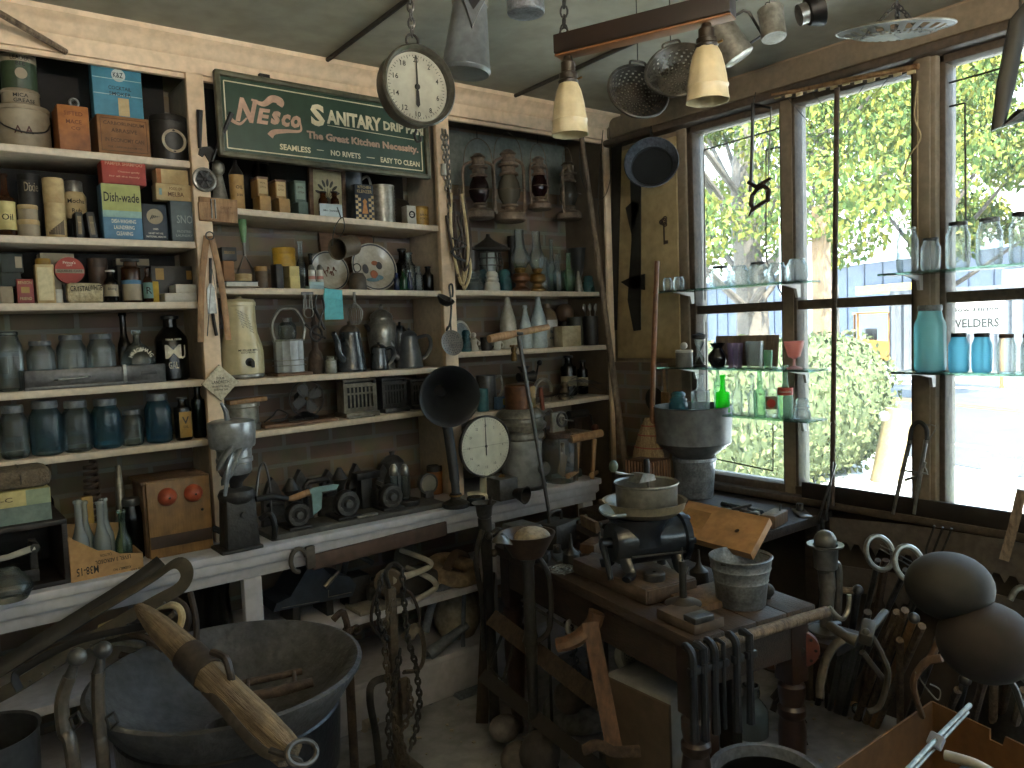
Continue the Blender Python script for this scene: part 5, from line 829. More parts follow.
L(t,'gear_housing',CI,[(0,0),(ww(14),0),(ww(18),.012),(ww(19),.03),(ww(17),.045),(ww(8),.055),(0,.055)],(0,0,zz(502)));L(t,'lower_funnel',CI,[(ww(5),zz(495)),(ww(6),zz(487)),(ww(7),zz(482)),(ww(16),zz(473))]);L(t,'lower_bowl',AL,[(ww(15),zz(473)),(ww(17),zz(470)),(ww(17),zz(462)),(ww(18.5),zz(461)),(ww(18.5),zz(457)),(ww(17.5),zz(456)),(ww(17.5),zz(449)),(ww(18.5),zz(448)),(ww(18.5),zz(445)),(ww(16),zz(444))])
L(t,'supply_can',AL,[(0,zz(446)),(ww(22),zz(446)),(ww(23),zz(444)),(ww(24),zz(425)),(ww(23.5),zz(421)),(ww(18),zz(419)),(0,zz(419))],(-.004,0,0),32);TB(t,'tap',AL,[(-.02,-.01,zz(420)),(-.025,-.02,zz(410)),(-.04,-.02,zz(401))],[.010,.009,.005],8)
for px,py,k in((-6,458,1),(-12,470,.9),(-16,455,.8)):M().lathe([(.0,-.05),(.018,-.035),(.026,.0),(.02,.045),(.0,.07)],(ww(px),-.05,zz(py)),12,(.3,.5,0),sc=(.5,1,1)).build('spout',AL,t)
TB(t,'spout',AL,bez([(ww(-6),-.06,zz(452)),(ww(-14),-.08,zz(462)),(ww(-17),-.075,zz(478)),(ww(-19),-.07,zz(490))],5),[(.016-.0005*i,.006)for i in range(16)],8)
TB(t,'wing_nut',CI,[(.0,-.056,zz(512)),(0,-.07,zz(512))],.012,8);TB(t,'crank_handle',BLACK,bez([(ww(18),-.05,zz(520)),(ww(26),-.07,zz(515)),(ww(30),-.075,zz(528)),(ww(29),-.07,zz(541))],5),.011,8)
TB(t,'hose',STEELD,bez([(ww(20),.0,zz(500)),(ww(27),.02,zz(475)),(ww(33),.02,zz(468)),(ww(37),.02,zz(490)),(ww(37),.02,zz(520))],6),.005,6)
A=ZP(276,541,CT);B=ZP(430,506,CT);t=T('machine_board','long grey board carrying the row of cast machines','board',(1.40,2.87,CT+.001));BX(t,'board',mat('#56544f','#3b3935',.7,scale=9),(.76,.16,.022),(0,0,0),.004);zb=CT+.0235
MB=mat('#2d2a27','#191715',.5,.4,16,.3)
def mach(lab,px,py,r,y,hop):
 c=YP(px,py,y);t=T('cast_machine',lab,'machine',(c.x,y,zb),0,'cast iron machines on the grey board');hz=c.z-zb;rr=r
 q=M();q.box((0,.03,.006),(rr*1.9,.13,.012),bev=.003);q.box((0,.035,hz/2),(rr*1.0,.06,hz),bev=.006,taper=.7);q.build('frame',MB,t)
 L(t,'drum',MB,[(0,.0),(rr*.97,0),(rr,.004),(rr,.03),(rr*.9,.036),(0,.036)],(0,.0,hz),32,(PI/2,0,0)).location.y=.018
 q=M();q.lathe([(rr*.62,0),(rr*.66,-.0),(rr*.66,.004),(rr*.9,.004),(rr*.9,0)],(0,-.022,hz),32,(PI/2,0,0));q.lathe([(0,.02),(rr*.3,.018),(rr*.34,0)],(0,-.017,hz),20,(PI/2,0,0));q.lathe([(0,.012),(rr*.16,.01),(rr*.18,0)],(-rr*.62,-.017,hz-rr*.35),14,(PI/2,0,0));q.build('hub',STEELD,t)
 if hop:L(t,'hopper',MB,[(.012,0),(.02,.03),(.034,.055),(.03,.06),(.008,.10),(0,.10)],(0,.045,hz+rr*.7))
 return t
mach('cast machine with round drum under the wooden crank',297,514,.046,2.83,True);mach('cast machine with the widest drum in the middle of the board',346,503,.052,2.84,True);mach('cast machine with drum at the right of the board',390,496,.05,2.85,False)
t=T('hand_crank','wooden handled crank with pale green blade laid across the machines','crank',(0,2.76,0));P1=YP(256,499,2.76);P2=YP(288,499,2.76);P3=YP(309,492,2.76);P4=YP(333,487,2.79)
TB(t,'grip',BLACK,[(P1.x,0,P1.z),((P1.x+P2.x)/2,0,P1.z),(P2.x,0,P2.z)],[.011,.013,.010],10);TB(t,'ferrule',WOODL,[(P2.x,0,P2.z),(P2.x+.02,0,P2.z),(P3.x,0,P3.z)],[.008,.012,.013],10)
M().prism([(P3.x,P3.z-.008),(P4.x,P4.z-.004),(P4.x+.01,P4.z+.012),(P4.x-.01,P4.z+.016),(P3.x+.02,P3.z+.014),(P3.x,P3.z+.008)],.006).build('blade',mat('#7f9a98','#5f7a78',.4),t);q=M();q.prism([(P3.x+.01,P3.z-.006),(P3.x+.05,P3.z-.004),(P3.x+.045,P3.z-.07),(P3.x+.012,P3.z-.09)],.006);q.build('bracket',mat('#7f9a98','#5f7a78',.4),t)
for i,(px,py)in enumerate(((262,484),(290,476),(318,476),(346,470),(372,470))):
 tp=YP(px+10,py-6,3.02);t=T('flat_iron',('cast iron sad iron behind the machines, first from the silver separator','cast iron sad iron behind the machines, second from the separator','cast iron sad iron behind the machines, middle of five','cast iron sad iron behind the machines, fourth from the separator','cast iron sad iron behind the machines, nearest the glass shakers')[i],'iron',(tp.x,3.03,CT+.001),0,'sad irons standing behind the machines');hh=tp.z-CT
 q=M();q.prism([(-.045,0),(.045,0),(.04,hh*.55),(.018,hh*.85),(0,hh*1.0),(-.018,hh*.85),(-.04,hh*.55)],.035);q.build('iron_body',STEELD,t);TB(t,'handle',MB,[(-.025,-.015,hh*.45),(-.025,-.05,hh*.5),(.025,-.05,hh*.5),(.025,-.015,hh*.45)],.008)
t=T('cast_bracket','black cast bracket standing behind the second drum','bracket',(YP(317,490,2.93).x,2.94,CT+.001));z3=YP(317,481,2.93).z-CT;TB(t,'arch',MB,[(-.05,0,0),(-.045,0,z3*.9),(-.03,0,z3),(.05,0,z3),(.055,0,z3*.9)],.012,8);BX(t,'plate',MB,(.12,.07,.012),(0,0,0),.003)
t=T('cast_vise','dark cast clamp machine behind the third drum','clamp',(YP(365,482,2.97).x,2.96,CT+.001));z3=YP(365,472,2.95).z-CT;BX(t,'jaw',MB,(.11,.06,.03),(0,0,z3-.03),.006);BX(t,'post',MB,(.05,.05,z3-.025),(-.01,0,0),.004);TB(t,'screw',STEELD,[(.04,-.02,z3-.05),(.04,-.07,z3-.055)],.009)
t=T('tool_packet','small pale packet lying on the grey board between two drums','packet',(YP(368,520,2.8).x,2.8085,zb));BX(t,'wrapper',TINM,(.09,.03,.008),(0,0,0),.003)
for i,(px,py,lb)in enumerate(((402,470,'left glass shaker with shiny top right of the machines'),(413,470,'right glass shaker with shiny top beside the round gauge'))):
 c=YP(px,py,2.80);t=T('glass_shaker',lb,'shaker',(c.x,2.87,CT+.045),0,'glass shakers on the round stand');hh=YP(px,463,2.87).z-CT-.045;L(t,'shaker_body',G_CLEAR2,[(0,0),(.016,0),(.019,.01),(.016,hh*.7)]);L(t,'cap',STEEL,[(.017,0),(.019,.004),(.017,hh*.2),(.008,hh*.3),(0,hh*.31)],(0,0,hh*.7))
c=YP(408,500,2.87);t=T('round_stand','low dark round stand under the two glass shakers','stand',(c.x,2.87,CT+.001));L(t,'stand_plate',MB,[(0,0),(.05,0),(.052,.006),(.048,.025),(.052,.035),(.05,.0435),(0,.0435)])
c=YP(429,484,2.92);t=T('gauge','round glass faced gauge beside the gramophone horn','gauge',(c.x,2.93,CT+.001));hz=c.z-CT;q=M().lathe([(0,-.025),(.04,-.025),(.046,.0),(.046,.012),(.040,.014),(.038,.008)],(0,0,hz),28,(PI/2,0,0));q.build('case',STEELD,t);L(t,'dial',mat('#8f8c80','#6f6c60',.3),[(0,.0),(.039,0)],(0,-.009,hz),28,(PI/2,0,0));BX(t,'foot',STEELD,(.04,.05,hz-.03),(0,.01,0),.003)
t=T('kettle','dark lidded kettle behind the glass shakers','kettle',(YP(398,465,3.0).x,3.05,CT+.001));hh=YP(398,452,3.0).z-CT;L(t,'kettle_body',STEELD,[(0,0),(.06,0),(.075,.03),(.075,hh*.5),(.05,hh*.75),(.05,hh*.8),(0,hh*.8)]);L(t,'lid',STEELD,[(.052,0),(.03,hh*.1),(.01,hh*.13),(.014,hh*.2),(0,hh*.21)],(0,0,hh*.79))
c=YP(420,480,3.02);tin('squat orange brown jar behind the gauge',YP(443,480,3.0).x,3.07,CT,.035,.13,ORNG,DKTIN,'orange_jar','jar',.2)
Yh=2.74;cb=YP(450,397,Yh);bs=YP(447,500,2.83);t=T('gramophone_horn','black gramophone horn speaker on a round base in front of the post','horn',(bs.x+.0,2.76,CT+.001));hx,hy,hz=cb.x-bs.x,cb.y-2.76,cb.z-CT
HB=mat('#2e2f31','#1d1e20',.5,.1,6);R0=(YP(481,397,Yh).x-YP(420,397,Yh).x)/2*.86
nrm=(CAM-Vector((bs.x,2.76,CT))-Vector((hx,hy,hz)));nrm=Vector((nrm.x*.55,nrm.y,0)).normalized();rz=math.atan2(nrm.y,nrm.x)+PI/2
pr=[]
for i in range(13):u=i/12;pr.append((.02+(R0-.02)*(1-(1-u)**.55 if u<1 else 1),-.17+.17*u))
pr=[(.022,-.20),(.03,-.17),(.045,-.13),(.065,-.09),(R0*.68,-.05),(R0*.86,-.018),(R0*.96,-.002),(R0,.0),(R0*1.01,-.004),(R0*.97,-.012),(R0*.88,-.03),(R0*.71,-.06),(.072,-.1),(.052,-.14),(.038,-.18),(.03,-.205)]
L(t,'bell',HB,[(a,b)for a,b in pr],(hx,hy,hz),40,(PI/2+.08,0,rz)).name
bk=Vector((hx,hy,hz))-nrm*.19
TB(t,'neck',HB,bez([(bk.x,bk.y,bk.z+.015),(bk.x+nrm.x*-.03,bk.y-nrm.y*.03,bk.z-.03),(bk.x*.7,bk.y*.6,bk.z-.12),(.004,.01,.12),(0,0,.035)],7),[.03]*8+[.027]*7+[.022]*7+[.018]*7,14)
L(t,'base',MB,[(0,0),(.055,0),(.06,.006),(.058,.018),(.035,.028),(.022,.035),(.022,.05),(.026,.055),(.02,.06),(0,.06)]);M().torus((0,0,.05),.024,.004).build('collar',BRASS,t)
Yd=2.79;c=YP(489,447,Yd);t=T('dial_scale','kitchen scale with large pale oval dial on the counter','scale',(c.x,Yd+.03,CT+.001));R0=(YP(514,447,Yd).x-YP(464,447,Yd).x)/2;hz=c.z-CT;DI=mat('#dcdccd','#c9c9b8',.4,scale=4)
q=M();q.lathe([(0,-.03),(R0*.9,-.028),(R0,-.01),(R0*1.02,.01),(R0*.98,.014),(R0*.95,.006)],(0,0,hz),40,(PI/2,0,0),sc=(1,1.0,1));q.v=[(a,b,hz+(c_-hz))for a,b,c_ in q.v];q.build('case',STEELD,t);q=M().lathe([(0,0),(R0*.955,0)],(0,-.006,hz),40,(PI/2,0,0),sc=(1,1.0,1));q.build('dial',DI,t)
q=M()
for i in range(60):a=2*PI*i/60;k=.86 if i%5 else .8;q.tube([(R0*k*math.sin(a),-.0068,hz+1.0*R0*k*math.cos(a)),(R0*.91*math.sin(a),-.0068,hz+1.0*R0*.91*math.cos(a))],.0006,4)
for i in range(12):a=2*PI*i/12;q.text(str((i*2)or 24),.013 if i*2>9 or i==0 else .006,(R0*.68*math.sin(a),-.0068,hz+1.0*R0*.68*math.cos(a)),.011)
q.build('dial_marks',mat('#7d7d70'),t);q=M();q.prism([(-.002,-R0*.3),(.002,-R0*.3),(.0025,0),(.0008,R0*.95),(-.0008,R0*.95),(-.0025,0)],.0015,(0,-.009,hz));q.lathe([(0,.004),(.006,.003),(.006,0)],(0,-.008,hz),12,(PI/2,0,0));q.build('pointer',STEELD,t);under([o for o in t.children if o.name.split('.')[0]=='dial'][0],'pointer','dial_marks');TB(t,'glass_scratch',mat('#8e8f7d'),[(-R0*.9,-.0075,hz+.0),(R0*.9,-.0075,hz+.004)],.0007,4)
BX(t,'pedestal',DI,(.035,.05,hz-R0*1.0+.03),(0,.012,.0),.006,taper=.8);BX(t,'base',DI,(.11,.12,.02),(.0,.02,0),.006)
t=T('low_canister','dark low round canister beside the scale foot','canister',(YP(475,493,2.74).x,2.735,CT+.001));L(t,'can_body',ENGREY,[(0,0),(.038,0),(.04,.004),(.04,.03),(.036,.034),(0,.034)])
Ye=2.83;c=YP(528,480,Ye);t=T('coffee_maker','tall tarnished coffee machine with glass cylinder behind the auger rod','coffee machine',(c.x,Ye+.04,CT+.001))
def ez(py):return YP(528,py,Ye).z-CT-.001
def ew(p):return(YP(528+p,430,Ye).x-YP(528,430,Ye).x)*.77
L(t,'chrome_drum',mat('#c0c1bd','#8d8d89',.25,.8,5),[(0,.012),(ew(20),.012),(ew(21),.02),(ew(21),ez(440)),(ew(19),ez(438))],seg=32);L(t,'shoulder',TINM,[(ew(20),ez(440)),(ew(23),ez(437)),(ew(23),ez(433)),(ew(21),ez(431)),(ew(25),ez(428)),(ew(26),ez(424)),(ew(23),ez(421)),(ew(23),ez(418)),(ew(25),ez(416)),(ew(24),ez(413)),(ew(18),ez(408))],seg=32);L(t,'upper_drum',COPPER,[(ew(15),ez(410)),(ew(15),ez(386)),(ew(13),ez(384)),(0,ez(384))],seg=28);L(t,'base',IRON,[(0,0),(ew(24),0),(ew(24),.012),(0,.012)]);L(t,'tap_body',STEEL,[(0,0),(ew(6),0),(ew(7),.02),(ew(6),.03),(ew(3),.032),(0,.032)],(ew(9),-ew(20),ez(468)),rot=(PI/2,0,0));TB(t,'handle',TINM,bez([(ew(22),-.02,ez(418)),(ew(32),-.03,ez(412)),(ew(38),-.03,ez(424)),(ew(33),-.03,ez(436))],5),.007);BX(t,'gauge_plate',BRASS,(ew(10),.004,ez(386)-ez(408)),(ew(3),-ew(15)-.002,ez(408)),.002)
Yj=2.78;x,w,h=sp(550,586,433,CT,Yj);t=T('butter_churn','square glass butter churn with geared metal crank top','churn',(x-.005,Yj+.06,CT+.001),.1);r=w/2;L(t,'glass_jar',G_CLEAR,[(0,.005),(r*.82,0),(r*.92,.01),(r*.92,h*.72),(r*.8,h*.86),(r*.66,h*.9)],sq=.25);L(t,'lid',RUST,[(r*.7,0),(r*.74,.004),(r*.74,h*.1),(r*.6,h*.13),(0,h*.14)],(0,0,h*.88));hh=YP(563,411,Yj).z-CT-h
BX(t,'gear_frame',TINM,(r*1.0,.02,hh*.9),(-.01,0,h*1.0),.004);M().torus((.01,-.014,h+hh*.55),hh*.3,.006,rot=(PI/2,0,0)).build('gear',STEELD,t);M().torus((.01,-.014,h+hh*.55),hh*.14,.004,rot=(PI/2,0,0)).build('gear',STEEL,t);TB(t,'crank',STEEL,[(.01,-.02,h+hh*.55),(.04,-.03,h+hh*.5),(.05,-.05,h+hh*.48)],.004);BX(t,'dasher',WOODL,(r*.9,.006,h*.45),(0,0,h*.12),.002,(0,.5,.3));TB(t,'dasher_rod',STEELD,[(0,0,h*.2),(0,0,h)],.004)
t=T('bowl_tan','curved tan leather scoop beside the churn gear','scoop',(YP(545,440,2.9).x,2.97,CT+.001));hh=YP(545,408,2.95).z-CT;BX(t,'scoop_stand',WOODG,(.05,.06,hh-.06),(0,0,0),.004);M().lathe([(.0,-.05),(.03,-.045),(.05,-.02),(.056,.01),(.05,.0),(.02,-.04),(0,-.044)],(0,0,hh-.01),20,(.6,0,0)).build('scoop_bowl',mat('#7a6145','#51402c',.5),t)
Yp=2.70;a=YP(590,480,Yp);t=T('spindle_rack','pale wooden peg stool with turned handles right of the butter churn','stool',(a.x+.01,Yp+.1,CT-.02+.021));
def rx(px,py):p=YP(px,py,Yp);return p.x-a.x-.01,p.z-CT-.001
for(px0,py0,px1,py1,r,yy)in((592,440,590,488,.014,.0),(603,440,601,486,.012,-.04),(585,446,586,480,.010,.06)):
 x0,z0=rx(px0,py0);x1,z1=rx(px1,py1);TB(t,'leg',WOODL,[(x1,yy,max(.0,z1)),(x0,yy,z0)],[r*.9,r],10)
x0,z0=rx(582,441);x1,z1=rx(610,434);TB(t,'seat_rail',WOODL,[(x0,-.02,z0),(x1,-.04,z1)],.02,12);BX(t,'seat',WOODG,(.13,.14,.022),((x0+x1)/2-.01,.05,z0+.006),.006)
for(p,q_)in(((572,477),(592,474)),((596,476),(612,480))):x0,z0=rx(*p);x1,z1=rx(*q_);TB(t,'peg',WOODL,[(x0,-.07,max(z0,.015)),(x1,.0,max(z1,.02))],[.013,.009],10)
x,w,h=sp(605,620,450,CT,2.85);t=T('newel_knob','grey green turned knob on a dark stand in the corner','knob',(2.60,2.9,CT+.001));hh=YP(611,451,2.9).z-CT;L(t,'knob_body',mat('#55604f','#363d31',.5),[(0,0),(.05,0),(.05,.03),(.025,.045),(.02,hh*.5),(.03,hh*.62),(.02,hh*.72),(.034,hh*.85),(.02,hh*.97),(0,hh)])
t=T('tool_box','small reddish wooden box on the counter end in the corner','box',(2.59,3.06,CT+.001));BX(t,'box_body',mat('#6a3a28','#43241a',.6),(.12,.12,.13),(0,0,0),.004);TB(t,'handle',IRON,arc((0,0,.13),.03,0,PI,8),.004)
t=T('wringer','dark hand wringer with orange knob behind the churn','wringer',(YP(578,405,3.05).x,3.08,CT+.001));hh=YP(578,405,3.05).z-CT;BX(t,'frame',RUST,(.05,.06,hh*.8),(0,0,0),.005);TB(t,'roller',IRON,[(-.06,-.02,hh*.85),(.07,-.02,hh*.85)],.022,12);TB(t,'crank',IRON,[(.07,-.02,hh*.85),(.09,-.03,hh*.8),(.1,-.04,hh*.62)],.006);M().sphere((.1,-.05,hh*.6),.022,12).build('knob',mat('#8a4a2c','#5c2f1c',.5),t)
Yl=2.66;x,w,h=sp(500,526,477,CT,Yl);t=T('square_lamp','dark square lamp housing with a round bell mouth at the counter edge','lamp',(x,Yl+.08,CT+.001));BX(t,'housing',STEELD,(w*.9,w*.9,h*.9),(0,0,0),.006);L(t,'cap',BRASS,[(.014,0),(.014,h*.05),(.008,h*.1),(0,h*.11)],(0,0,h*.9));L(t,'bell_mouth',MB,[(.02,.0),(.028,.03),(.04,.06),(.036,.06),(.02,.02)],(w*.3,-w*.4,h*.25),rot=(PI/2+.1,0,.3))
c=YP(518,333,2.62);e=YP(549,512,2.50);t=T('auger','long iron auger with a worn wooden cross handle leaning on the counter','auger',(e.x,e.y,0));l=YP(489,339,2.62);r_=YP(548,327,2.62)
rel=lambda p:(p.x-e.x,p.y-e.y,p.z);d=(e-c);k=-c.z/d.z;ft=c+d*k
TB(t,'shaft',STEELD,[rel(c),rel(e),rel(ft)],[.009,.008,.007],10);TB(t,'cross_handle',WOODL,[rel(l),rel(l.lerp(c,.5)),rel(c),rel(c.lerp(r_,.5)),rel(r_)],[.016,.018,.014,.015,.013],12);M().torus(rel(c),.017,.007,rot=(.2,0,.2)).build('eye',IRON,t)
tw=M();D=(ft-e);n=60;u=D.normalized().orthogonal();w_=D.normalized().cross(u)
tw.tube([Vector(rel(e.lerp(ft,.55+.43*i/n)))+(u*math.cos(i*.8)+w_*math.sin(i*.8))*.012 for i in range(n+1)],.005,5);tw.build('twist',IRON,t)
q=M();a=ZP(326,61,ZC-.008);b=ZP(412,-4,ZC-.008);q.tube([a,b],.009,8);tag(q.build('conduit',mat('#3b3932','#24231f',.6)),'dark cable conduit on the ceiling left of the hanging scale','conduit','conduits on the ceiling')
q=M();a=ZP(508,99,ZC-.008);b=ZP(650,35,ZC-.008);c=ZP(745,-6,ZC-.008);q.tube([a,b,c],.009,8);tag(q.build('conduit',mat('#3b3932','#24231f',.6)),'long dark cable conduit on the ceiling behind the lamp beam','conduit','conduits on the ceiling')
q=M();a=YP(-4,12,2.93);b=YP(66,53,2.925);
p0,p1=YP(-6,10,2.80),YP(66,52,2.925);t=T('curtain_rod','dark wooden rod leaning on the cornice at the upper left corner','rod',p1);TB(t,'rod',WOODG,[(0,0,0),tuple(p0-p1)],.010,8)
c=DP(417,87,2.15);R0=39*2.15/F;t=T('hanging_scale','round hanging spring scale with pale dial on a chain from the ceiling','scale',c,-.08)
SCM=mat('#5d5a50','#3a3832',.4,.5,14);L(t,'case',SCM,[(0,-.05),(R0*.9,-.05),(R0*.98,-.035),(R0,.0),(R0*1.03,.018),(R0*.98,.024),(R0*.9,.016),(R0*.88,-.002)],(0,0,0),40,(PI/2,0,0),sc=(1,1,1));L(t,'dial',mat('#a8a596','#918e7f',.5,scale=5),[(0,0),(R0*.9,0)],(0,.005,0),40,(PI/2,0,0),sc=(1,1,1)).location.y=.003
q=M()
for i in range(10):a=2*PI*i/10;q.text(str(i*2 if i else 20),.016 if i>4 or i==0 else .008,(R0*.62*math.sin(a),.001,R0*.68*math.cos(a)),.014)
for i in range(60):a=2*PI*i/60;k=.76 if i%3 else .72;q.tube([(R0*k*math.sin(a),.0015,R0*k*math.cos(a)),(R0*.8*math.sin(a),.0015,R0*.8*math.cos(a))],.0007,4)
q.build('dial_marks',INK,t);q=M();q.prism([(-.003,-R0*.1),(.003,-R0*.1),(.001,R0*.78),(-.001,R0*.78)],.001,(0,-.003,0));q.prism([(-.004,-R0*.1),(.004,-R0*.1),(.006,-R0*.45),(0,-R0*.52),(-.006,-R0*.45)],.001,(0,-.003,0));q.lathe([(0,.003),(.008,.002),(.008,0)],(0,-.002,0),14,(PI/2,0,0));q.build('pointer',INK,t);under([o for o in t.children if o.name.split('.')[0]=='dial'][0],'pointer','dial_marks')
M().torus((0,.015,R0+.02),.018,.004,rot=(PI/2,0,0)).build('ring',IRON,t);TB(t,'hook',IRON,bez([(0,.015,-R0*1.05),(-.006,.015,-R0*1.2),(.0,.015,-R0*1.34),(.012,.015,-R0*1.3),(.012,.015,-R0*1.2)],5),.004);chain_mesh([(0,.015,R0+.035),(-.004,.015,ZC-c.z-.002)],.03,.003).build('chain_links',STEELD,t)
c=DP(466,74,2.35);t=T('enamel_pitcher','tall grey enamel pitcher with V spout hanging from the ceiling','pitcher',c,.2,None,(.0,.10,-.52));k=2.35/F;EP=mat('#74797b','#4b5053',.3,.2,6,coat=.4)
L(t,'pitcher_body',EP,[(0,0),(23*k,0),(24.5*k,.006),(25*k,.012),(24*k,.018),(24.3*k,.024),(23.6*k,.03),(17.5*k,62*k),(17*k,66*k),(17.5*k,78*k),(18*k,80*k),(16*k,80*k)],seg=32);L(t,'rim_band',TINM,[(17.6*k,0),(18.4*k,.004),(18*k,12*k),(0,13*k)],(0,0,66*k));M().prism([(-.034,.0),(.034,0),(.02,-.03),(0,-.085),(-.02,-.03)],.02,(0.0,0,0)).build('spout',EP,t,(.006,-19.5*k,65*k),(-.10,0,.0));M().prism([(-.024,.004),(.024,.004),(0,-.035)],.004).build('spout_opening',BLACK,t,(.006,-19.5*k-.011,65*k),(-.10,0,0));TB(t,'handle',EP,bez([(0,17*k,60*k),(0,34*k,55*k),(0,34*k,25*k),(0,23*k,12*k)],5),.007);zt=ZC-c.z;TB(t,'hanging_hook',IRON,[(0,0,78*k),(.0,0,92*k),(-.03,.0,zt*.97)],.002,5)
c=DP(526,14,2.45);k=2.45/F;t=T('tin_pot','ribbed grey tin pot hanging at the top edge beside the pitcher','pot',c);L(t,'pot_body',GALV,[(0,0),(18*k,0),(19*k,.004),(18.5*k,.010),(19*k,.016),(18.5*k,.022),(19*k,.06),(20*k,.09),(19*k,.09)]);TB(t,'bail',IRON,bez([(-20*k,0,.08),(0,0,.17),(20*k,0,.08)],6),.002,5);TB(t,'hanging_wire',IRON,[(0,0,.168),(0,0,ZC-c.z)],.002,5)
A=DP(558,47,2.22);Bp=ZP(733,4,A.z);mid=(A+Bp)/2;dv=(Bp-A);ln=dv.length;rz=math.atan2(dv.y,dv.x)
t=T('double_lamp_fixture','dark wooden ceiling beam hung on chains carrying two glass lamp shades','light fixture',mid,rz);BX(t,'beam',mat('#2b1d15','#170f0b',.5,scale=6),(ln,.06,.052),(0,0,-.026),.003);BX(t,'lit_underside',mat('#8a5c38','#6a4528',.5,scale=6),(ln,.05,.006),(0,0,-.0325),.002)  # paler strip paints the light falling on the beam's bottom face
for s,pp in((-1,DP(574,8,2.2)),(1,None)):x=s*ln*(.46 if s<0 else .49);chain_mesh([(x,0,.028),(x+.012,0,ZC-mid.z-.002)],.034,.003).build('hanging_chain',IRON,t);M().torus((x,0,.036),.012,.003,rot=(PI/2,0,0)).build('ring',IRON,t)
SHD=mat('#d9c9a6','#b9a67f',.35,scale=5,coat=.3)
def shade(lab,px,D,wpx,ytop,ysh,ybot,x):
 k=D/F;r=wpx/2*k;hh=(ybot-ysh)*k;hs=(ysh-ytop)*k;m=M()
 n=32;pr=[(.36,0),(.50,-.05),(.68,-.2),(.82,-.42),(.90,-.62),(.93,-.70),(.97,-.74),(.93,-.78),(.95,-.9),(1.0,-1.0),(.95,-1.0),(.88,-.72),(.76,-.4),(.4,-.06)]
 m.lathe([(a*r,b*hh)for a,b in pr],seg=n);m.v=[(x_*(1+.03*math.cos(8*math.atan2(y_,x_))),y_*(1+.03*math.cos(8*math.atan2(y_,x_))),z_)for x_,y_,z_ in m.v];o=m.build('lamp_shade',SHD,t,(x,0,-.033-hs));o['label']=lab
 L(o,'socket',mat('#3a2f22','#1f1912',.4,.4),[(0,hs),(.012,hs),(.014,hs*.85),(.02,hs*.75),(.02,hs*.35),(.026,hs*.3),(.026,0.004),(.03,.0),(.028,-.008),(0,-.008)]);TB(o,'thumb_screw',BRASS,[(.026,0,.0),(.042,0,.004)],.003);M().sphere((0,0,-hh*.45),(.02,.02,.03),12).build('bulb',G_CLEAR2,o)
shade('pale ribbed glass shade at the far left end of the beam',573.5,2.2,38,56,80,133,-ln*.44)
shade('larger pale ribbed glass shade at the near end of the beam',713,1.9,46,14,36,94,ln*.36)
def colander(lab,px,py,D,rpx,rot,m):
 r=rpx*D/F;c=DP(px,py+7,D);r*=1.12;t=T('colander',lab,'colander',c,0,'colanders hanging from the ceiling',rot);rings=[(0,0)]+[(.08+.55*i/12,.0+.02*(i/12)**2)for i in range(13)]+[(.66+.26*i/9,.06+.34*i/9)for i in range(10)]
 V=[];Fs=[];n=72
 for a,b in rings[1:]:
  for j in range(n):V.append((r*a*math.cos(2*PI*j/n),r*a*math.sin(2*PI*j/n),r*b))
 V.append((0,0,0));nr=len(rings)-1
 for i in range(nr-1):
  for j in range(n):
   step=3 if i>9 else(4 if i>5 else 6)
   if i%2==1 and i<nr-3 and(j+(i//2)*(step//2))%step==0:continue
   Fs.append((i*n+j,i*n+(j+1)%n,(i+1)*n+(j+1)%n,(i+1)*n+j))
 for j in range(n):Fs.append((len(V)-1,(j+1)%n,j))
 q=M().add(V,Fs);q.build('bowl',m,t);q=M().torus((0,0,r*.41),r*.94,.005,36);q.torus((0,0,r*.30),r*.88,.003,36);q.build('rim',m,t);TB(t,'handle',m,bez([(-r*.25,r*.93,r*.40),(-r*.2,r*1.1,r*.4),(r*.2,r*1.1,r*.4),(r*.25,r*.93,r*.4)],5),.004)
 up=Euler(rot).to_matrix()@Vector((0,r*1.1,r*.4));w=M().tube([c+up,Vector((c.x+up.x,c.y+up.y,ZC-.001))],.0016,5);o=w.build('hanging_wire',IRON,t);o.matrix_parent_inverse=(Matrix.Translation(c)@Euler(rot).to_matrix().to_4x4()).inverted();return t
CO=mat('#4d473d','#2f2b24',.4,.4,12)
colander('dark perforated colander hanging lower left behind the lamp beam',634,93,2.6,29,(math.radians(68),math.radians(8),math.radians(-30)),CO)
colander('perforated colander hanging between the dark colander and the near lamp',680,73,2.55,31,(math.radians(62),math.radians(-12),math.radians(-48)),mat('#5f584b','#3b362d',.35,.5,12))
c=DP(727,38,2.6);k=2.6/F;rt_=Vector((_x.x,_y.x,_z.x));up_=-Vector((_x.y,_y.y,_z.y));zx_=rt_*-.5+up_*.85;xx_=rt_*.85+up_*.5;yy_=zx_.cross(xx_);t=T('tin_dipper','grey tin dipper cup with square handle tilted behind the near lamp','cup',c,0,None,Matrix((xx_,yy_,zx_)).transposed().to_euler());L(t,'cup_body',TINM,[(0,-.08),(14*k,-.08),(16*k,-.076),(13*k,.06),(14*k,.062),(12*k,.06),(0,-.07)]);TB(t,'handle',STEELD,[(12*k,0,.05),(28*k,0,.05),(32*k,0,.035),(32*k,0,-.05),(16*k,0,-.055)],.005);TB(t,'hanging_wire',IRON,[(-8*k,0,.06),(-.12,0,.19)],.0015,5)
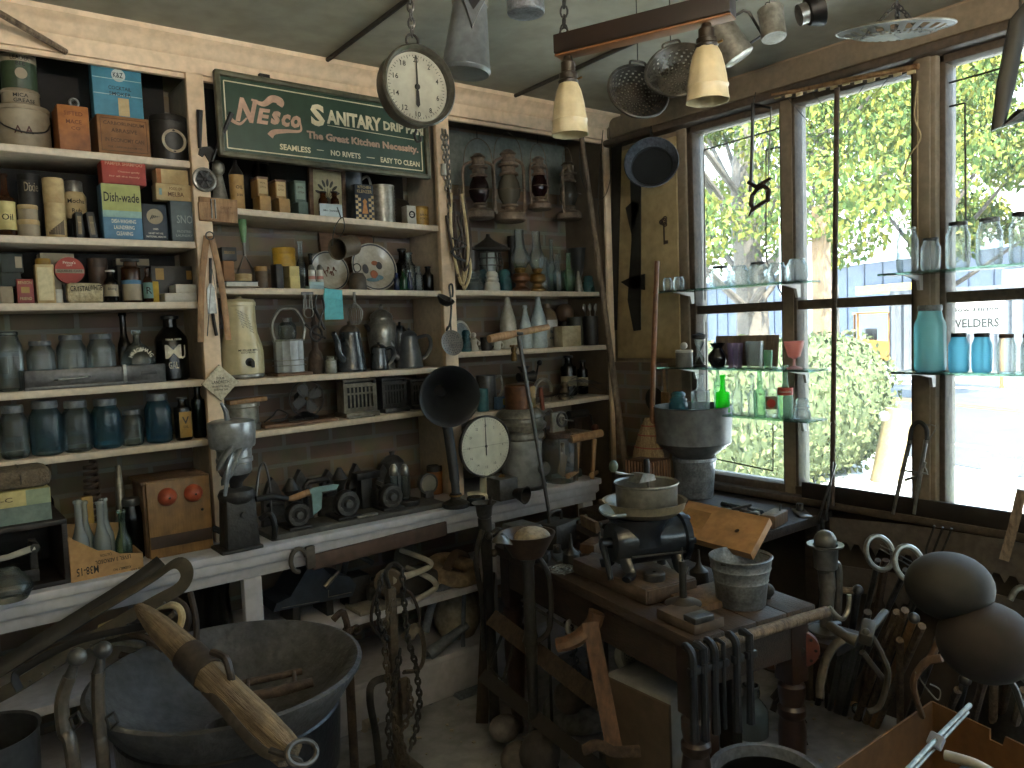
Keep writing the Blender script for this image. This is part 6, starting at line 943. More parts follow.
c=DP(774,38,2.5);k=2.5/F;t=T('tin_mug','small ribbed tin mug hanging near the window','mug',c,0,None,(-.18,.1,0));L(t,'mug_body',TINM,[(0,0),(12*k,0),(12.5*k,.006),(12*k,.012),(12.5*k,.02),(12*k,.03),(12.5*k,28*k),(13.2*k,30*k),(12*k,29*k),(11.6*k,.008),(0,.008)]);TB(t,'bail',IRON,bez([(-12*k,0,28*k),(-6*k,0,36*k),(0,0,38*k),(6*k,0,36*k),(12*k,0,28*k)],5),.0018,5);TB(t,'hanging_wire',IRON,[(0,0,38*k),(0,.005,ZC-c.z)],.0015,5)
c=DP(808,12,2.5);t=T('black_pan','black pan with bright base hanging tilted at the top edge','pan',c,0,None,(math.radians(55),math.radians(60),.3));L(t,'pan_body',BLACK,[(0,0),(12*k,0),(17*k,12*k),(18*k,12*k),(13*k,-.002),(0,-.003)]);L(t,'base_rim',STEEL,[(10*k,-.004),(10.5*k,-.03),(9.6*k,-.03),(0,-.01)]);TB(t,'hanging_wire',IRON,[(0,10*k,10*k),(-.05,.10,.06)],.0015,5)
c=DP(894,37,2.3);k=2.3/F;t=T('wire_plate','round pierced wire plate with ornate rim hanging by the window head','plate',c,.4,None,(.10,-.16,.3));V=[];Fs=[];rr=[(0.02,0),(24,0),(30,.0),(32,.002),(36,.004),(38,.006),(47,.016),(50,.018),(54,.022)];n=80
for a,b in rr:V+=[(a*k*math.cos(2*PI*j/n),a*k*math.sin(2*PI*j/n),b)for j in range(n)]
for i in range(len(rr)-1):
 for j in range(n):
  if(i==3 and j%2)or(i==5 and j%4 in(1,2))or(i==1 and j%4==0):continue
  Fs.append((i*n+j,i*n+(j+1)%n,(i+1)*n+(j+1)%n,(i+1)*n+j))
M().add(V,Fs).build('pierced_disc',mat('#4a4438','#2e2921',.5,.3,14),t);M().torus((0,0,.022),54*k,.003,40).build('rim',TINM,t);top=ZC-c.z-.02
for a in(0,2.1,4.2):chain_mesh([(30*k*math.cos(a),30*k*math.sin(a),.002),(0,0,.09)],.02,.0022).build('chain',IRON,t)
TB(t,'triangle_wire',IRON,[(-.05,-.01,.0),(-.008,0,.1),(.018,.0,.1),(.05,-.01,0),(-.05,-.01,0)],.002,5);TB(t,'hook',IRON,[(0,0,.09),(.004,-.004,.13),(0,0,ZC-c.z)],.002,5)
a=DP(1018,22,1.6);b=DP(998,128,1.6);c=DP(1040,112,1.6);e=DP(1040,10,1.6);t=T('saw_frame','thick black saw frame hanging at the right edge of the photo','saw',a);TB(t,'frame',BLACK,[tuple(e-a+Vector((0,0,.03))),(0,0,0),tuple(DP(1006,85,1.6)-a),tuple(b-a),tuple((b+c)/2-a+Vector((0,0,.008))),tuple(c-a)],[(.012,.018)]*3+[(.011,.014)]*3,8);TB(t,'hanging_wire',IRON,[(.01,0,.02),(.012,0,ZC-a.z)],.003,5)
def spx(x0,x1,yt,z,X):
 a=XP(x0,yt,X);b=XP(x1,yt,X);m=XP((x0+x1)/2,yt,X);return m.y,abs(b.y-a.y)*.83,m.z-z
GSH=glass('#cfeadd','#4f9c80',.06)
def gshelf(lab,pa,pb,X,d=.14):
 a=XP(*pa,X);b=XP(*pb,X);t=T('glass_shelf',lab,'shelf',(X+.02,(a.y+b.y)/2,(a.z+b.z)/2-.008));w=abs(a.y-b.y);BX(t,'glass_plate',GSH,(d,w,.008),(0,0,0),.001)
 for s in(-1,1):M().prism([(-.05,-.001),(.09,-.001),(.09,-.055),(.07,-.055),(.06,-.02)],.012,(0,s*w*.36,0)).build('bracket',ENWHITE,t)
 return t.location.z+.0085
zA=gshelf('upper left glass shelf carrying square glass blocks across the window',(660,291),(808,281),2.85);zB=gshelf('middle left glass shelf carrying the small vases',(664,367),(818,369),2.85);zC_=gshelf('lower left glass shelf carrying green and clear bottles',(664,405),(815,425),2.85);zD=gshelf('upper right glass shelf carrying clear jars',(884,272),(1075,262),2.85);zE=gshelf('lower right glass shelf carrying the big aqua jar',(897,369),(1085,377),2.85)
for i,(a,b,c)in enumerate(((709,728,266),(728,747,265),(747,766,262),(766,785,262),(785,806,258))):
 y,w,h=spx(a,b,c,zA,2.85);t=jar('square clear glass block jar on the upper left glass shelf, %s'%('leftmost of five, dark lid','second from the left, lidless','middle of five, dark lid','fourth from the left, lidless','rightmost of five')[i],2.86,y,zA,w*.5,h,G_WIN,BLACK if i in(0,2)else None,.3,name='block_jar',group='glass block jars',lidh=.1)
for i,(a,b,c)in enumerate(((663,672,277),(673,684,276))):y,w,h=spx(a,b,c,zA,2.85);jar('small clear cup at the left end of the upper glass shelf, %s of two'%('left','right')[i],2.85,y,zA,w*.5,h,G_WIN,None,name='glass_cup',cat='cup')
y,w,h=spx(676,692,350,zB,2.85);t=tin('small grey crock with a round cork on the middle glass shelf',2.85,y,zB,w/2,h,mat('#7d7a70','#57554d',.5),ENWHITE,'small_crock','crock',.15);M().sphere((0,0,h*1.25),.017,10).build('cork_ball',ENWHITE,t)
y,w,h=spx(692,706,334,zB,2.85);t=T('hourglass','little dark capped hourglass on the middle glass shelf','hourglass',(2.85,y,zB));L(t,'glass_bulbs',G_CLEAR,[(w*.3,.01),(w*.35,h*.25),(w*.06,h*.48),(w*.35,h*.75),(w*.3,h*.9)]);L(t,'foot',BLACK,[(0,0),(w*.45,0),(w*.45,.01),(0,.011)]);L(t,'cap',BLACK,[(w*.3,0),(w*.5,.006),(w*.5,.02),(0,.03)],(0,0,h*.84));L(t,'sand',mat('#4a4438'),[(0,.012),(w*.28,.012),(w*.05,h*.3),(0,h*.3)])
y,w,h=spx(708,727,343,zB,2.85);plain('round black vase on the middle glass shelf','vase','black_vase',mat('#14141a','#0b0b0e',.2,coat=.5),[(0,0),(w*.3,0),(w*.5,h*.3),(w*.5,h*.5),(w*.25,h*.75),(w*.25,h*.82),(w*.42,h),(w*.38,h),(w*.2,h*.8),(0,h*.7)],(2.85,y,zB))
for nm,g,(a,b,c),lb,ft in(('tumbler',G_PURP,(727,743,343),'lilac glass tumbler on the middle glass shelf',0),('tumbler',G_WIN,(745,764,341),'frosted clear glass tumbler on the middle glass shelf',0),('glass_cup',G_GRNW,(763,773,350),'small green glass cup on the middle glass shelf',0),('footed_glass',G_PINK,(783,805,341),'pink footed sherbet glass at the right end of the middle glass shelf',1)):
 y,w,h=spx(a,b,c,zB,2.85);t=T(nm,lb,'glass',(2.85,y,zB));L(t,'bowl',g,[(0,.004),(w*.42,0),(w*.42,.006),(w*.5,h),(w*.47,h),(w*.38,.01),(0,.008)]if not ft else[(w*.04,h*.35),(w*.3,h*.45),(w*.5,h),(w*.47,h),(w*.27,h*.5),(0,h*.4)],seg=16)
 if ft:L(t,'foot',g,[(0,0),(w*.38,0),(w*.38,.006),(w*.08,h*.12),(w*.06,h*.36)])
y,w,h=spx(672,690,391,zC_,2.85);insulator('big teal glass insulator at the left of the lower glass shelf',2.83,y,zC_,w/2,h,G_TEAL)
for i,(a,b,c,g,lb)in enumerate(((691,709,374,G_WIN,'wide clear bottle with broad shoulders beside the big teal insulator'),(709,717,358,G_GRNW,'slim pale green bottle left of the bright green bottle'),(715.5,729.5,375,G_GREEN,'vivid bright green bottle on the lower glass shelf'),(731,742,373,G_WIN,'clear bottle right of the bright green bottle'),(743,753,376,G_WIN,'second clear bottle right of the bright green bottle'),(753,766,369,G_GRNW,'pale green ribbed soda bottle without label'),(765,778,366,G_WIN,'clear soda bottle with red and white round label'),(777,793,365,G_GRNW,'pale green soda bottle with red band label at the right'))):
 y,w,h=spx(a,b,c,zC_,2.85);t=bottle(lb,2.85+(.03 if i in(1,4)else 0),y,zC_,w/2,h,g,.45,.5,.36,name='window_bottle',group='bottles on the lower glass shelf',band=((mat('#b23a2a'),.44,.58)if i==7 else(OFFW,.16,.40)if i==6 else None))
 if i==7:TX(t,INKW,[('Coca-Cola',w*.8,0,0)],(0,0,h*.51),wrap=w*.52).rotation_euler=(0,0,-PI/3)
 if i==6:L(t,'emblem',mat('#b23a2a'),[(0,0),(w*.34,0)],(-w*.46,-w*.24,h*.28),rot=(PI/2,0,-PI/3))
y,w,h=spx(793,811,398,zC_,2.85);insulator('clear glass insulator at the right end of the lower glass shelf',2.85,y,zC_,w/2,h,G_WIN)
for i,(a,b,c,lid)in enumerate(((895,920,227,None),(919,942,238,BLACK),(944,972,222,BLACK),(974,1005,218,ZINC),(1007,1036,212,BLACK),(1040,1070,210,ZINC))):
 y,w,h=spx(a,b,c,zD,2.85);jar(('clear lidless jar at the left of the upper right glass shelf','shorter clear jar before the window post on the upper right shelf','clear jar with black lid right of the window post','clear jar with grey lid on the upper right glass shelf','clear jar cut by the right edge on the upper right shelf','clear jar just past the right edge on the upper right shelf')[i],2.85,y,zD,w*.5,h,G_WIN,lid,.15 if i>1 else 0,name='clear_jar',group='clear jars on the upper right shelf',lidh=.08)
for i,(a,b,c,g,lid)in enumerate(((912,948,305,G_AQUA,ZINC),(947,971,333,G_AQUB,BLACK),(970,994,333,G_AQUB,BLACK),(995,1018,334,G_WIN,RUST),(1019,1042,334,G_WIN,RUST),(1046,1072,330,G_BLUE,ZINC))):
 y,w,h=spx(a,b,c,zE,2.85);jar(('big aqua blue jar with grey lid before the window post','small blue jar with black lid next to the big aqua jar','second small blue jar with black lid on the lower right shelf','clear jar with rusty lid right of the small blue jars','clear jar with rusty lid cut by the right edge','blue jar just past the right edge on the lower right shelf')[i],2.85,y,zE,w*.5,h,g,lid,.1,name='window_jar',group='jars on the lower right shelf',lidh=.1 if i else .09)
a=XP(714,350,2.95);b=XP(776,335,2.95);t=T('cutting_board','brown wooden board propped against the pane behind the middle glass shelf','board',(2.955,(a.y+b.y)/2,zB+.001),0,None,(0,.12,0));BX(t,'board',WOODG,(.012,abs(a.y-b.y),b.z-zB),(0,0,0),.002)
a=XP(837,88,2.93);b=XP(832,488,2.93);t=T('iron_rod','long rusty iron rod standing upright before the middle window','rod',(2.93,b.y,.832));TB(t,'rod',RUST,[(0,0,0),(0,a.y-b.y,a.z-.832)],.010,8)
X=2.9;o=XP(753,104,X);t=T('bow_saw','black bow saw with scrolled wooden handle hanging before the left window','saw',o);f_=lambda px,py:tuple(XP(px,py,X)-o)
TB(t,'back_bar',BLACK,[f_(753,103),f_(752,150),f_(750.5,192)],(.007),6);TB(t,'arm',BLACK,[f_(753,104),f_(771,108)],.005,6);TB(t,'blade',STEELD,[f_(771,108),f_(769,150),f_(768,187)],.003,6);q=M()
q.tube([f_(*p)for p in((757,189),(764,186),(769,190),(768,200),(761,204),(754,209),(751,205),(752,196))],.010,8,True);q.tube([f_(748,182),f_(757,187),f_(771,178)],[.008,.011,.007]);q.tube([f_(754,207),f_(749,216)],[.010,.005]);q.build('handle',mat('#3a2a1d','#20160e',.5),t)
TB(t,'hanging_wire',IRON,[f_(753,104),(0.02,.0,2.55-o.z)],.002,5)
o=Vector((2.93,1.355,XP(910,423,2.93).z));t=T('iron_tongs','pair of bright iron tongs hanging on the window post','tongs',o);f_=lambda px,py:tuple(XP(px,py,2.93)-o)
TB(t,'bow',IRON,bez([f_(909,445),f_(912,428),f_(919,422),f_(926,428),f_(927,440)],5),.008);TB(t,'arm',STEEL,bez([f_(910,440),f_(903,470),f_(896,500),f_(893,514)],5),[.008]*10+[.006]*6);TB(t,'arm',STEEL,bez([f_(926,440),f_(921,470),f_(916,500),f_(914,514)],5),[.008]*10+[.006]*6);TB(t,'cross_bar',STEEL,[f_(900,470),f_(928,474)],.004);TB(t,'wire',STEEL,bez([f_(912,424),f_(935,426),f_(929,440),f_(922,455),f_(928,474)],5),.0025,5);TB(t,'jaw',STEEL,[f_(905,480),f_(918,476),f_(925,462)],.006)
a=XP(772,95,2.93);b=XP(918,66,2.93);t=T('roller_blind','thin rolled blind with frayed edge at the head of the window','blind',(2.935,a.y,a.z));d=b-a;TB(t,'roller',WOODL,[(0,0,0),(0,d.y*.5,d.z*.5+.0),(0,d.y,d.z)],.011,8);q=M()
for i in range(12):u=i/12;q.box((0,d.y*(u+.04),d.z*u-.012),(.008,abs(d.y)*.05,.014+.006*(i%3)),bev=.002)
q.build('frayed_cloth',PAPER,t)
for(p,q_,lb)in(((787,98),(833,150),'left cord'),((888,78),(836,148),'right cord'),((812,92),(838,125),'short left cord'),((866,82),(838,125),'short right cord')):A_=XP(*p,2.93);B_=XP(*q_,2.93);TB(t,'cord',STEELD,[tuple(A_-t.location),tuple(B_-t.location)],.0014,4)
t=T('wall_hook','twisted white cord and hook hanging on the window post','cord',(2.925,1.355,2.42));TB(t,'cord',PAPER,bez([(0,0,0),(-.004,.01,-.12),(-.004,-.012,-.2),(-.006,.03,-.26),(-.004,.05,-.32)],6),.003,5);TB(t,'cord',PAPER,[(0,0,0),(-.002,0,-.7)],.002,5)
X=2.985;o=XP(632,330,X);t=T('painted_board','tall cream painted board with black shapes standing in the room corner','board',(2.983,2.72,1.42));fz=lambda px,py:(-(XP(px,py,2.975).y-2.72),XP(px,py,2.975).z-1.42)
BX(t,'board',mat('#b59f74','#94805a',.7,scale=5),(.012,.42,1.06),(0,.0,.0),.002);q=M()
for out in([(612,128),(622,126),(617,330),(612,331)],[(630,150),(641,148),(641,330),(634,331),(628,300),(632,240)],[(621,282),(634,276),(645,274),(645,290),(630,288)],[(626,208),(634,200),(640,205),(632,235)]):q.prism([fz(*p)for p in out],.006,(-.009,0,0),(0,0,-PI/2))
q.build('black_shapes',mat('#26241f','#171512',.6),t)
X=2.86;c=XP(652,167,X);t=T('enamel_skillet','speckled enamel skillet with black inside hanging beside the window','pan',(X,c.y,c.z),0,None,(0,math.radians(-74),math.radians(38)));r=.125;L(t,'pan_body',mat('#1a1c1f','#0e0f11',.35),[(0,0),(r*.74,0),(r*.98,.05),(r,.052),(r*.78,-.004),(0,-.006)],seg=36);L(t,'rim_band',mat('#5a5f68','#2e3238',.3,scale=60),[(r*.78,.014),(r*1.0,.0535),(r*1.03,.05),(r*.82,.0)],seg=36);TB(t,'handle',IRON,[(r*.95,0,.04),(r*1.15,0,.045),(r*1.3,0,.04)],.007)
TB(t,'hook',IRON,arc((r*1.36,0,.04),.015,0,2*PI,10,'xz'),.004,5)
a=YP(579,118,2.86);b=YP(622,440,2.70);d=a-b;k_=b.z/d.z;t=T('long_pole','long brown wooden pole leaning in the corner of the room','pole',(b.x-d.x*k_,b.y-d.y*k_,0));TB(t,'pole',WOODG,[(0,0,0),tuple(d*k_),tuple(d*(1+k_))],[.018,.017,.012],10)
for i,pts in enumerate((((581,132),(580,170),(590,196),(605,196),(612,165),(609,128)),((603,130),(600,165),(598,200),(600,225)))):
 Q=[YP(x,y,2.9)for x,y in pts];tag(TB(None,'hanging_wire',IRON,bez(Q,6),.002,5),'thin wire loop hanging below the cornice by the corner'if i==0 else 'straight thin wire hanging beside the corner wire loop','wire')
X=2.965;c=XP(664,232,X);t=T('iron_key','ornate rusty iron key hanging on the plaster beside the window','key',c);q=M().torus((0,0,.05),.016,.004,rot=(0,PI/2,0));
for k in range(3):a=k*2.1;q.torus((0,.016*math.cos(a),.05+.016*math.sin(a)),.010,.003,14,(0,PI/2,0))
q.tube([(0,0,.034),(0,0,-.06)],.004);q.box((0,-.012,-.05),(.004,.022,.016));q.build('key_body',RUST,t)
BWD=mat('#3b3027','#221a14',.7,scale=7,bump=.3,stretch=(6,1,6));TWD=mat('#4a3a2e','#251c16',.6,scale=6,bump=.3,stretch=(8,1.5,8),amt=.9)
b=T('work_bench','dark wooden bench piled with ironware along the window wall','bench',(2.63,2.12,0));BX(b,'bench_top',BWD,(.68,.80,.04),(.0,0,.76),.005);BX(b,'apron',BWD,(.03,.74,.1),(-.3,0,.66),.004)
for s in(-1,1):
 for r_ in(-1,1):BX(b,'leg',BWD,(.06,.06,.76),(s*.29,r_*.35,0),.005)
BZ=.8005
TZ=.75;TX0,TX1,TY0,TY1=1.605,2.085,1.335,2.475
t=T('work_table','dark wooden work table with turned legs in the middle of the shop','table',(1.605+.24*.988+.57*.155,1.335-.24*.155+.57*.988,0),-.155);tw,tl=.48,1.14
q=M()
for i in range(4):q.box((-tw/2+tw*(i+.5)/4,0,TZ-.0175),(tw/4-.002,tl,.035),bev=.004)
q.build('tabletop',TWD,t);q=M()
for s in(-1,1):q.box((s*(tw/2-.03),0,TZ-.095),(.022,tl-.06,.12),bev=.003);q.box((0,s*(tl/2-.03),TZ-.095),(tw-.06,.022,.12),bev=.003)
q.build('apron',TWD,t);LG_=mat('#3f2d25','#241914',.35,scale=6,coat=.3)
prof=[(0,0),(.022,0),(.026,.02),(.02,.05),(.03,.12),(.038,.25),(.042,.36),(.036,.40),(.042,.41),(.042,.43),(.034,.44),(.04,.47),(.04,.50),(.03,.51),(.03,.52)]
for sx_ in(-1,1):
 for sy_ in(-1,1):q=M().lathe(prof,seg=20);q.box((0,0,.625),(.07,.07,.22),bev=.004);q.build('leg',LG_,t,(sx_*(tw/2-.05),sy_*(tl/2-.05),0))
TZ+=.0005
TB(t,'hanging_bar',WOODG,[(-tw/2+.06,-tl/2-.022,TZ-.02),(tw/2+.02,-tl/2-.022,TZ-.02)],.016,10)
for i,(px,py0,py1,lab)in enumerate(((692,622,710,'leftmost of six'),(703,626,716,'second from the left'),(714,626,712,'third from the left'),(723,625,708,'slim one, fourth from the left'),(736,617,707,'fifth from the left with rounded top'),(749,614,700,'rightmost with square top'))):
 yy_=1.27-.155*(i*.045);a=YP(px,py0,yy_);e=YP(px,py1,yy_);w=T('monkey_wrench','dark iron wrench hanging on the table bar, %s'%lab,'wrench',(a.x,yy_,a.z),-.155,'wrenches hanging on the table edge');h=a.z-e.z;k=.007 if i==3 else .0125
 TB(w,'handle',IRONB,[(0,0,-.03),(0,0,-h*.5),(0,0,-h)],[(k,k*.8),(k*.85,k*.8),(k*1.15,k)],8);TB(w,'hook_jaw',IRONB,bez([(0,0,-.035),(-.003,.0,.0),(-.001,.018,.012),(.0,.03,.01)],5)if i%2==0 else[(0,0,-.03),(0,0,.006),(0,.02,.01),(0,.03,.008)],(k*.9),8);BX(w,'sliding_jaw',IRONB,(k*3,.016,.02),(.003,0,-.055),.003)
 w.location.z=TZ+.005;
bx=T('drawer_box','low brown wooden drawer box with a small knob under the meat mill','box',(1.838,1.775,TZ),-.155);WB=mat('#665446','#42352b',.6,scale=7,bump=.2,stretch=(6,1,6));BX(bx,'box_body',WB,(.20,.40,.05),(0,0,0),.004);BX(bx,'drawer_front',WB,(.19,.008,.042),(0,-.203,.004),.002);M().sphere((.03,-.212,.026),.007,10).build('knob',IRON,bx);under([o for o in bx.children if o.name.startswith('drawer_front')][0],'knob');GZ=TZ+.0505
g=T('meat_mill','big black cast iron meat mill with clawed feet on the wooden box','grinder',(1.86,1.72,GZ),math.radians(-20));GI=mat('#33383f','#1b1f25',.28,.6,10,.15,coat=.3)
TB(g,'barrel',GI,[(-.13,0,.105),(-.10,0,.105),(.06,0,.10),(.10,0,.10),(.105,0,.10),(.125,0,.10)],[.06,.075,.072,.072,.082,.08],24)
L(g,'hopper_neck',GI,[(.085,-.03),(.08,.0),(.085,.03),(.10,.05),(.104,.06),(.09,.058)],(-.03,0,.125));
for sx_,sy_ in((-.1,-.07),(-.1,.07),(.07,-.07),(.07,.07)):
 q=M();q.tube(bez([(sx_,sy_*.55,.085),(sx_*1.05,sy_*.8,.05),(sx_*1.0,sy_*1.1,.02),(sx_*1.25,sy_*1.35,.010)],5),[(.012,.02)]*8+[(.010,.018)]*8,8)
 q.build('foot',GI,g);q=M()
TB(g,'ribs',STEELD,[(-.09,-.070,.07),(.1,-.068,.064)],.004);q=M()
for i in range(6):a=i*PI/3;q.box((.118,.072*math.cos(a),.10+.072*math.sin(a)),(.03,.02,.02),(a,0,0),.004)
q.build('ring_lugs',GI,g);TB(g,'crank_hub',GI,[(-.13,0,.105),(-.165,0,.105)],.018,12);TB(g,'crank_arm',GI,[(-.16,0,.105),(-.165,-.05,.05),(-.17,-.08,.012)],[.012,.010,.009]);HZ=GZ+.186
b1=T('enamel_basin','shallow pale enamel basin sitting in the hopper of the meat mill','basin',(1.85,1.72,HZ+.0));c=b1.location;L(b1,'basin_body',mat('#8a7f66','#635a47',.4,.2),[(0,.0),(.10,0),(.126,.02),(.132,.045),(.136,.047),(.126,.045),(.095,.008),(0,.006)],seg=36);TB(b1,'side_lip',mat('#8fa0ad','#6d7c88',.3),bez([(-.11,.02,.035),(-.15,.03,.03),(-.16,.0,.02),(-.12,-.03,.02)],5),[(.022,.006)]*16,8)
f=T('food_mill','round tin food mill with folding crank sitting in the basin','food mill',(1.855,1.715,HZ+.010));L(f,'mill_body',mat('#8e8a80','#5d594f',.35,.8,8),[(0,.002),(.094,0),(.097,.006),(.099,.085),(.104,.09),(.103,.095),(.096,.09),(.092,.01),(0,.012)],seg=36);TB(f,'crank_rod',STEEL,[(0.01,0,.01),(.01,0,.1),(.0,.0,.115),(-.07,.02,.125)],.004);TB(f,'crank_rod',STEEL,[(-.07,.02,.125),(-.105,.03,.135)],.005);L(f,'grip',BLACK,[(0,0),(.009,0),(.011,.03),(.009,.06),(0,.062)],(.015,.01,.105));M().sphere((-.11,.035,.155),(.015,.015,.02),10).build('knob',mat('#5d6a5a','#39443a',.4),f);M().prism([(-.03,0),(.05,0),(.04,.02),(-.01,.028)],.05,(-.03,.0,.10)).build('plate',STEEL,f)
wt=T('iron_weight','small round iron weight with a hole on the drawer box','weight',(1.80,1.64,GZ));L(wt,'weight_body',STEELD,[(.006,.024),(.03,.024),(.034,.02),(.034,0),(0,0)],seg=24);
pl=T('plank_block','worn wooden block at the front corner of the work table','block',(1.70,1.42,TZ),-.155);BX(pl,'block',mat('#655443','#40342a',.7,scale=9),(.11,.16,.03),(0,0,0),.004);BX(pl,'clamp_plate',STEELD,(.07,.05,.018),(-.02,-.06,.03),.004)
pb=T('plank','flat brown plank under the spike stand on the work table','plank',(1.885,1.50,TZ),-.155);BX(pb,'board',WOODO,(.2,.15,.02),(0,0,0),.003)
c=ZP(684,607,TZ+.02);s=T('spike_stand','dark iron post on a wide round foot standing on the plank','stand',(c.x+.015,c.y+.015,TZ+.0205));L(s,'round_foot',mat('#4c443b','#2e2822',.5,.3),[(0,0),(.052,0),(.054,.005),(.045,.010),(.02,.018),(.012,.022),(0,.022)]);TB(s,'post',IRON,[(0,0,.015),(0,0,.13)],.011,12);TB(s,'spike',STEELD,[(0,0,.13),(0,0,.17)],.0025,6)
c=ZP(750,609,TZ);pa=T('zinc_pail','small galvanised pail with ribs standing at the table corner','pail',(c.x+.02,c.y+.045,TZ));D=(pa.location-CAM).dot(ray(747,580)/ray(747,580).length)/(ray(747,580).length);k=2.42/F
L(pa,'pail_body',GALV,[(0,.004),(22*k,0),(23*k,.004),(25.5*k,30*k),(26.2*k,31*k),(25.8*k,33*k),(28*k,45*k),(28.7*k,46*k),(28.2*k,48*k),(29.5*k,58*k),(30.5*k,59*k),(29.6*k,60*k),(28*k,55*k),(22*k,.01),(0,.01)],seg=36);TB(pa,'bail',IRON,bez([(-30*k,0,56*k),(-20*k,-20*k,58*k),(0,-28*k,59*k),(20*k,-20*k,58*k),(30*k,0,56*k)],5),.0025,6);pa.scale=(1,1,.8);zt=TZ+60*k
cn=[DP(690,503,2.74),DP(771,521,2.46),DP(752,557,2.36),DP(691,543,2.46)];cn[3]=cn[0]+cn[2]-cn[1];o=sum(cn,Vector())/4;n=(cn[1]-cn[0]).cross(cn[3]-cn[0]).normalized();n=-n if n.dot(CAM-o)<0 else n
cb=T('chopping_board','light wooden chopping board with a dark knot leaning on the pail','board',o);V=[tuple(p-o+n*.012)for p in cn]+[tuple(p-o-n*.012)for p in cn];M().add(V,[(0,1,2,3),(7,6,5,4),(0,4,5,1),(1,5,6,2),(2,6,7,3),(3,7,4,0)]).build('board',mat('#b3895a','#92683e',.55,scale=5,bump=.1,stretch=(2,2,9),amt=.8),cb,ang=10);e1_=(cn[1]-cn[0]);e2_=(cn[3]-cn[0]);M().add([tuple(cn[0]+e1_*a_+e2_*b_-o+n*.0124)for a_,b_ in((.06,.22),(.36,.22),(.36,.72),(.06,.72))],[(0,1,2,3)]).build('worn_patch',mat('#96703f','#7f5c33',.6),cb);kp=cn[0]+e1_*.74+e2_*.52-o;M().lathe([(0,.001),(.008,0)],seg=14).build('knot',mat('#3a2416'),cb,kp-n*n.dot(kp)+n*.0125,n.to_track_quat('Z','Y').to_euler())
tl_=T('scale_tube','dark metal tube lying on the bench just above the chopping board','tube',ZP(742,508,BZ+.012));a=ZP(722,504,BZ+.012)-tl_.location;e=ZP(762,513,BZ+.012)-tl_.location;TB(tl_,'tube',ENGREY,[tuple(a),tuple(e)],.011,12)
c=ZP(698,499,BZ);bu=T('zinc_bucket','dented galvanised bucket under the big grey strainer tub','bucket',(c.x+.04,c.y+.05,BZ));k=(bu.location-CAM).dot(Vector((_x.z,_y.z,_z.z)))/F
L(bu,'bucket_body',GALV,[(0,.004),(17*k,0),(18*k,.006),(21*k,36*k),(22*k,37*k),(21.5*k,40*k),(20*k,39*k),(16*k,.01),(0,.01)],seg=32);zt=BZ+40*k
st=T('strainer_tub','big grey galvanised strainer tub with sloped bottom on the bucket','tub',(bu.location.x,bu.location.y,zt+.0));L(st,'tub_body',mat('#7c7d7d','#565859',.4,.6,6),[(0,1*k),(19*k,0),(20*k,1*k),(36*k,14*k),(37*k,15*k),(36.6*k,18*k),(38*k,50*k),(39*k,51*k),(37.5*k,51*k),(36*k,18*k),(18*k,3*k),(0,3*k)],seg=44)
c=Vector((2.74,2.42,BZ));a=None;br=T('corn_broom','old straw broom with reddish wooden handle standing on the bench corner','broom',(XP(650,465,2.70).x,XP(650,465,2.70).y,BZ));o=br.location;f_=lambda px,py:tuple(XP(px,py,2.70)-o);STR=mat('#b39870','#85694a',.85,scale=30,bump=.6,stretch=(6,6,.6))
TB(br,'handle',mat('#8a5a38','#5f3a22',.5),[f_(652,425),f_(654,340),f_(657,261)],[.012,.012,.011],10);z1=f_(652,418)[2];q=M();pr=[(.10,.045,0),(.105,.05,.05),(.085,.045,z1*.55),(.045,.035,z1*.85),(.018,.018,z1)];V=[];n=28
for a,b_,z_ in pr:V+=[(0+b_*math.cos(2*PI*j/n),a*math.sin(2*PI*j/n)+(.02*(1-z_/z1)),z_)for j in range(n)]
Fs=[(i*n+j,i*n+(j+1)%n,(i+1)*n+(j+1)%n,(i+1)*n+j)for i in range(len(pr)-1)for j in range(n)];M().add(V,Fs+[tuple(range(n-1,-1,-1))]).build('bristles',STR,br);q=M()
for z_,a,b_ in((z1*.62,.078,.044),(z1*.78,.057,.038),(z1*.9,.037,.03)):q.tube([(b_*math.cos(i*PI/10),a*math.sin(i*PI/10)+.02*(1-z_/z1),z_)for i in range(20)],.0025,5,True)
q.build('stitching',REDB,br)
c=ZP(672,476,BZ);wb=T('ribbed_basket','low reddish ribbed basket beside the broom on the bench','basket',(2.63,2.42,BZ));BX(wb,'basket_body',mat('#5d3d2a','#38241a',.7),(.14,.14,.185),(0,0,0),.006);q=M()
for i in range(8):q.box((-.063+.018*i,-.0735,.092),(.008,.006,.18),bev=.002);q.box((-.0735,-.063+.018*i,.092),(.006,.008,.18),bev=.002)
q.build('ribs',mat('#8f6a4a','#65462f',.7),wb)
wd=T('wash_scoop','wooden scoop and dark pan hanging on the pier behind the broom','scoop',(2.94,2.60,1.22));L(wd,'pan',IRON,[(0,0),(.05,0),(.06,.02),(.055,.02),(0,.004)],(0,.03,0),rot=(0,-PI/2,0));BX(wd,'paddle',WOODL,(.012,.05,.12),(-.02,-.04,-.08),.005);TB(wd,'handle',WOODL,[(-.02,-.04,.04),(-.015,-.03,.16)],.008)
CL=[((505,545),.75)]
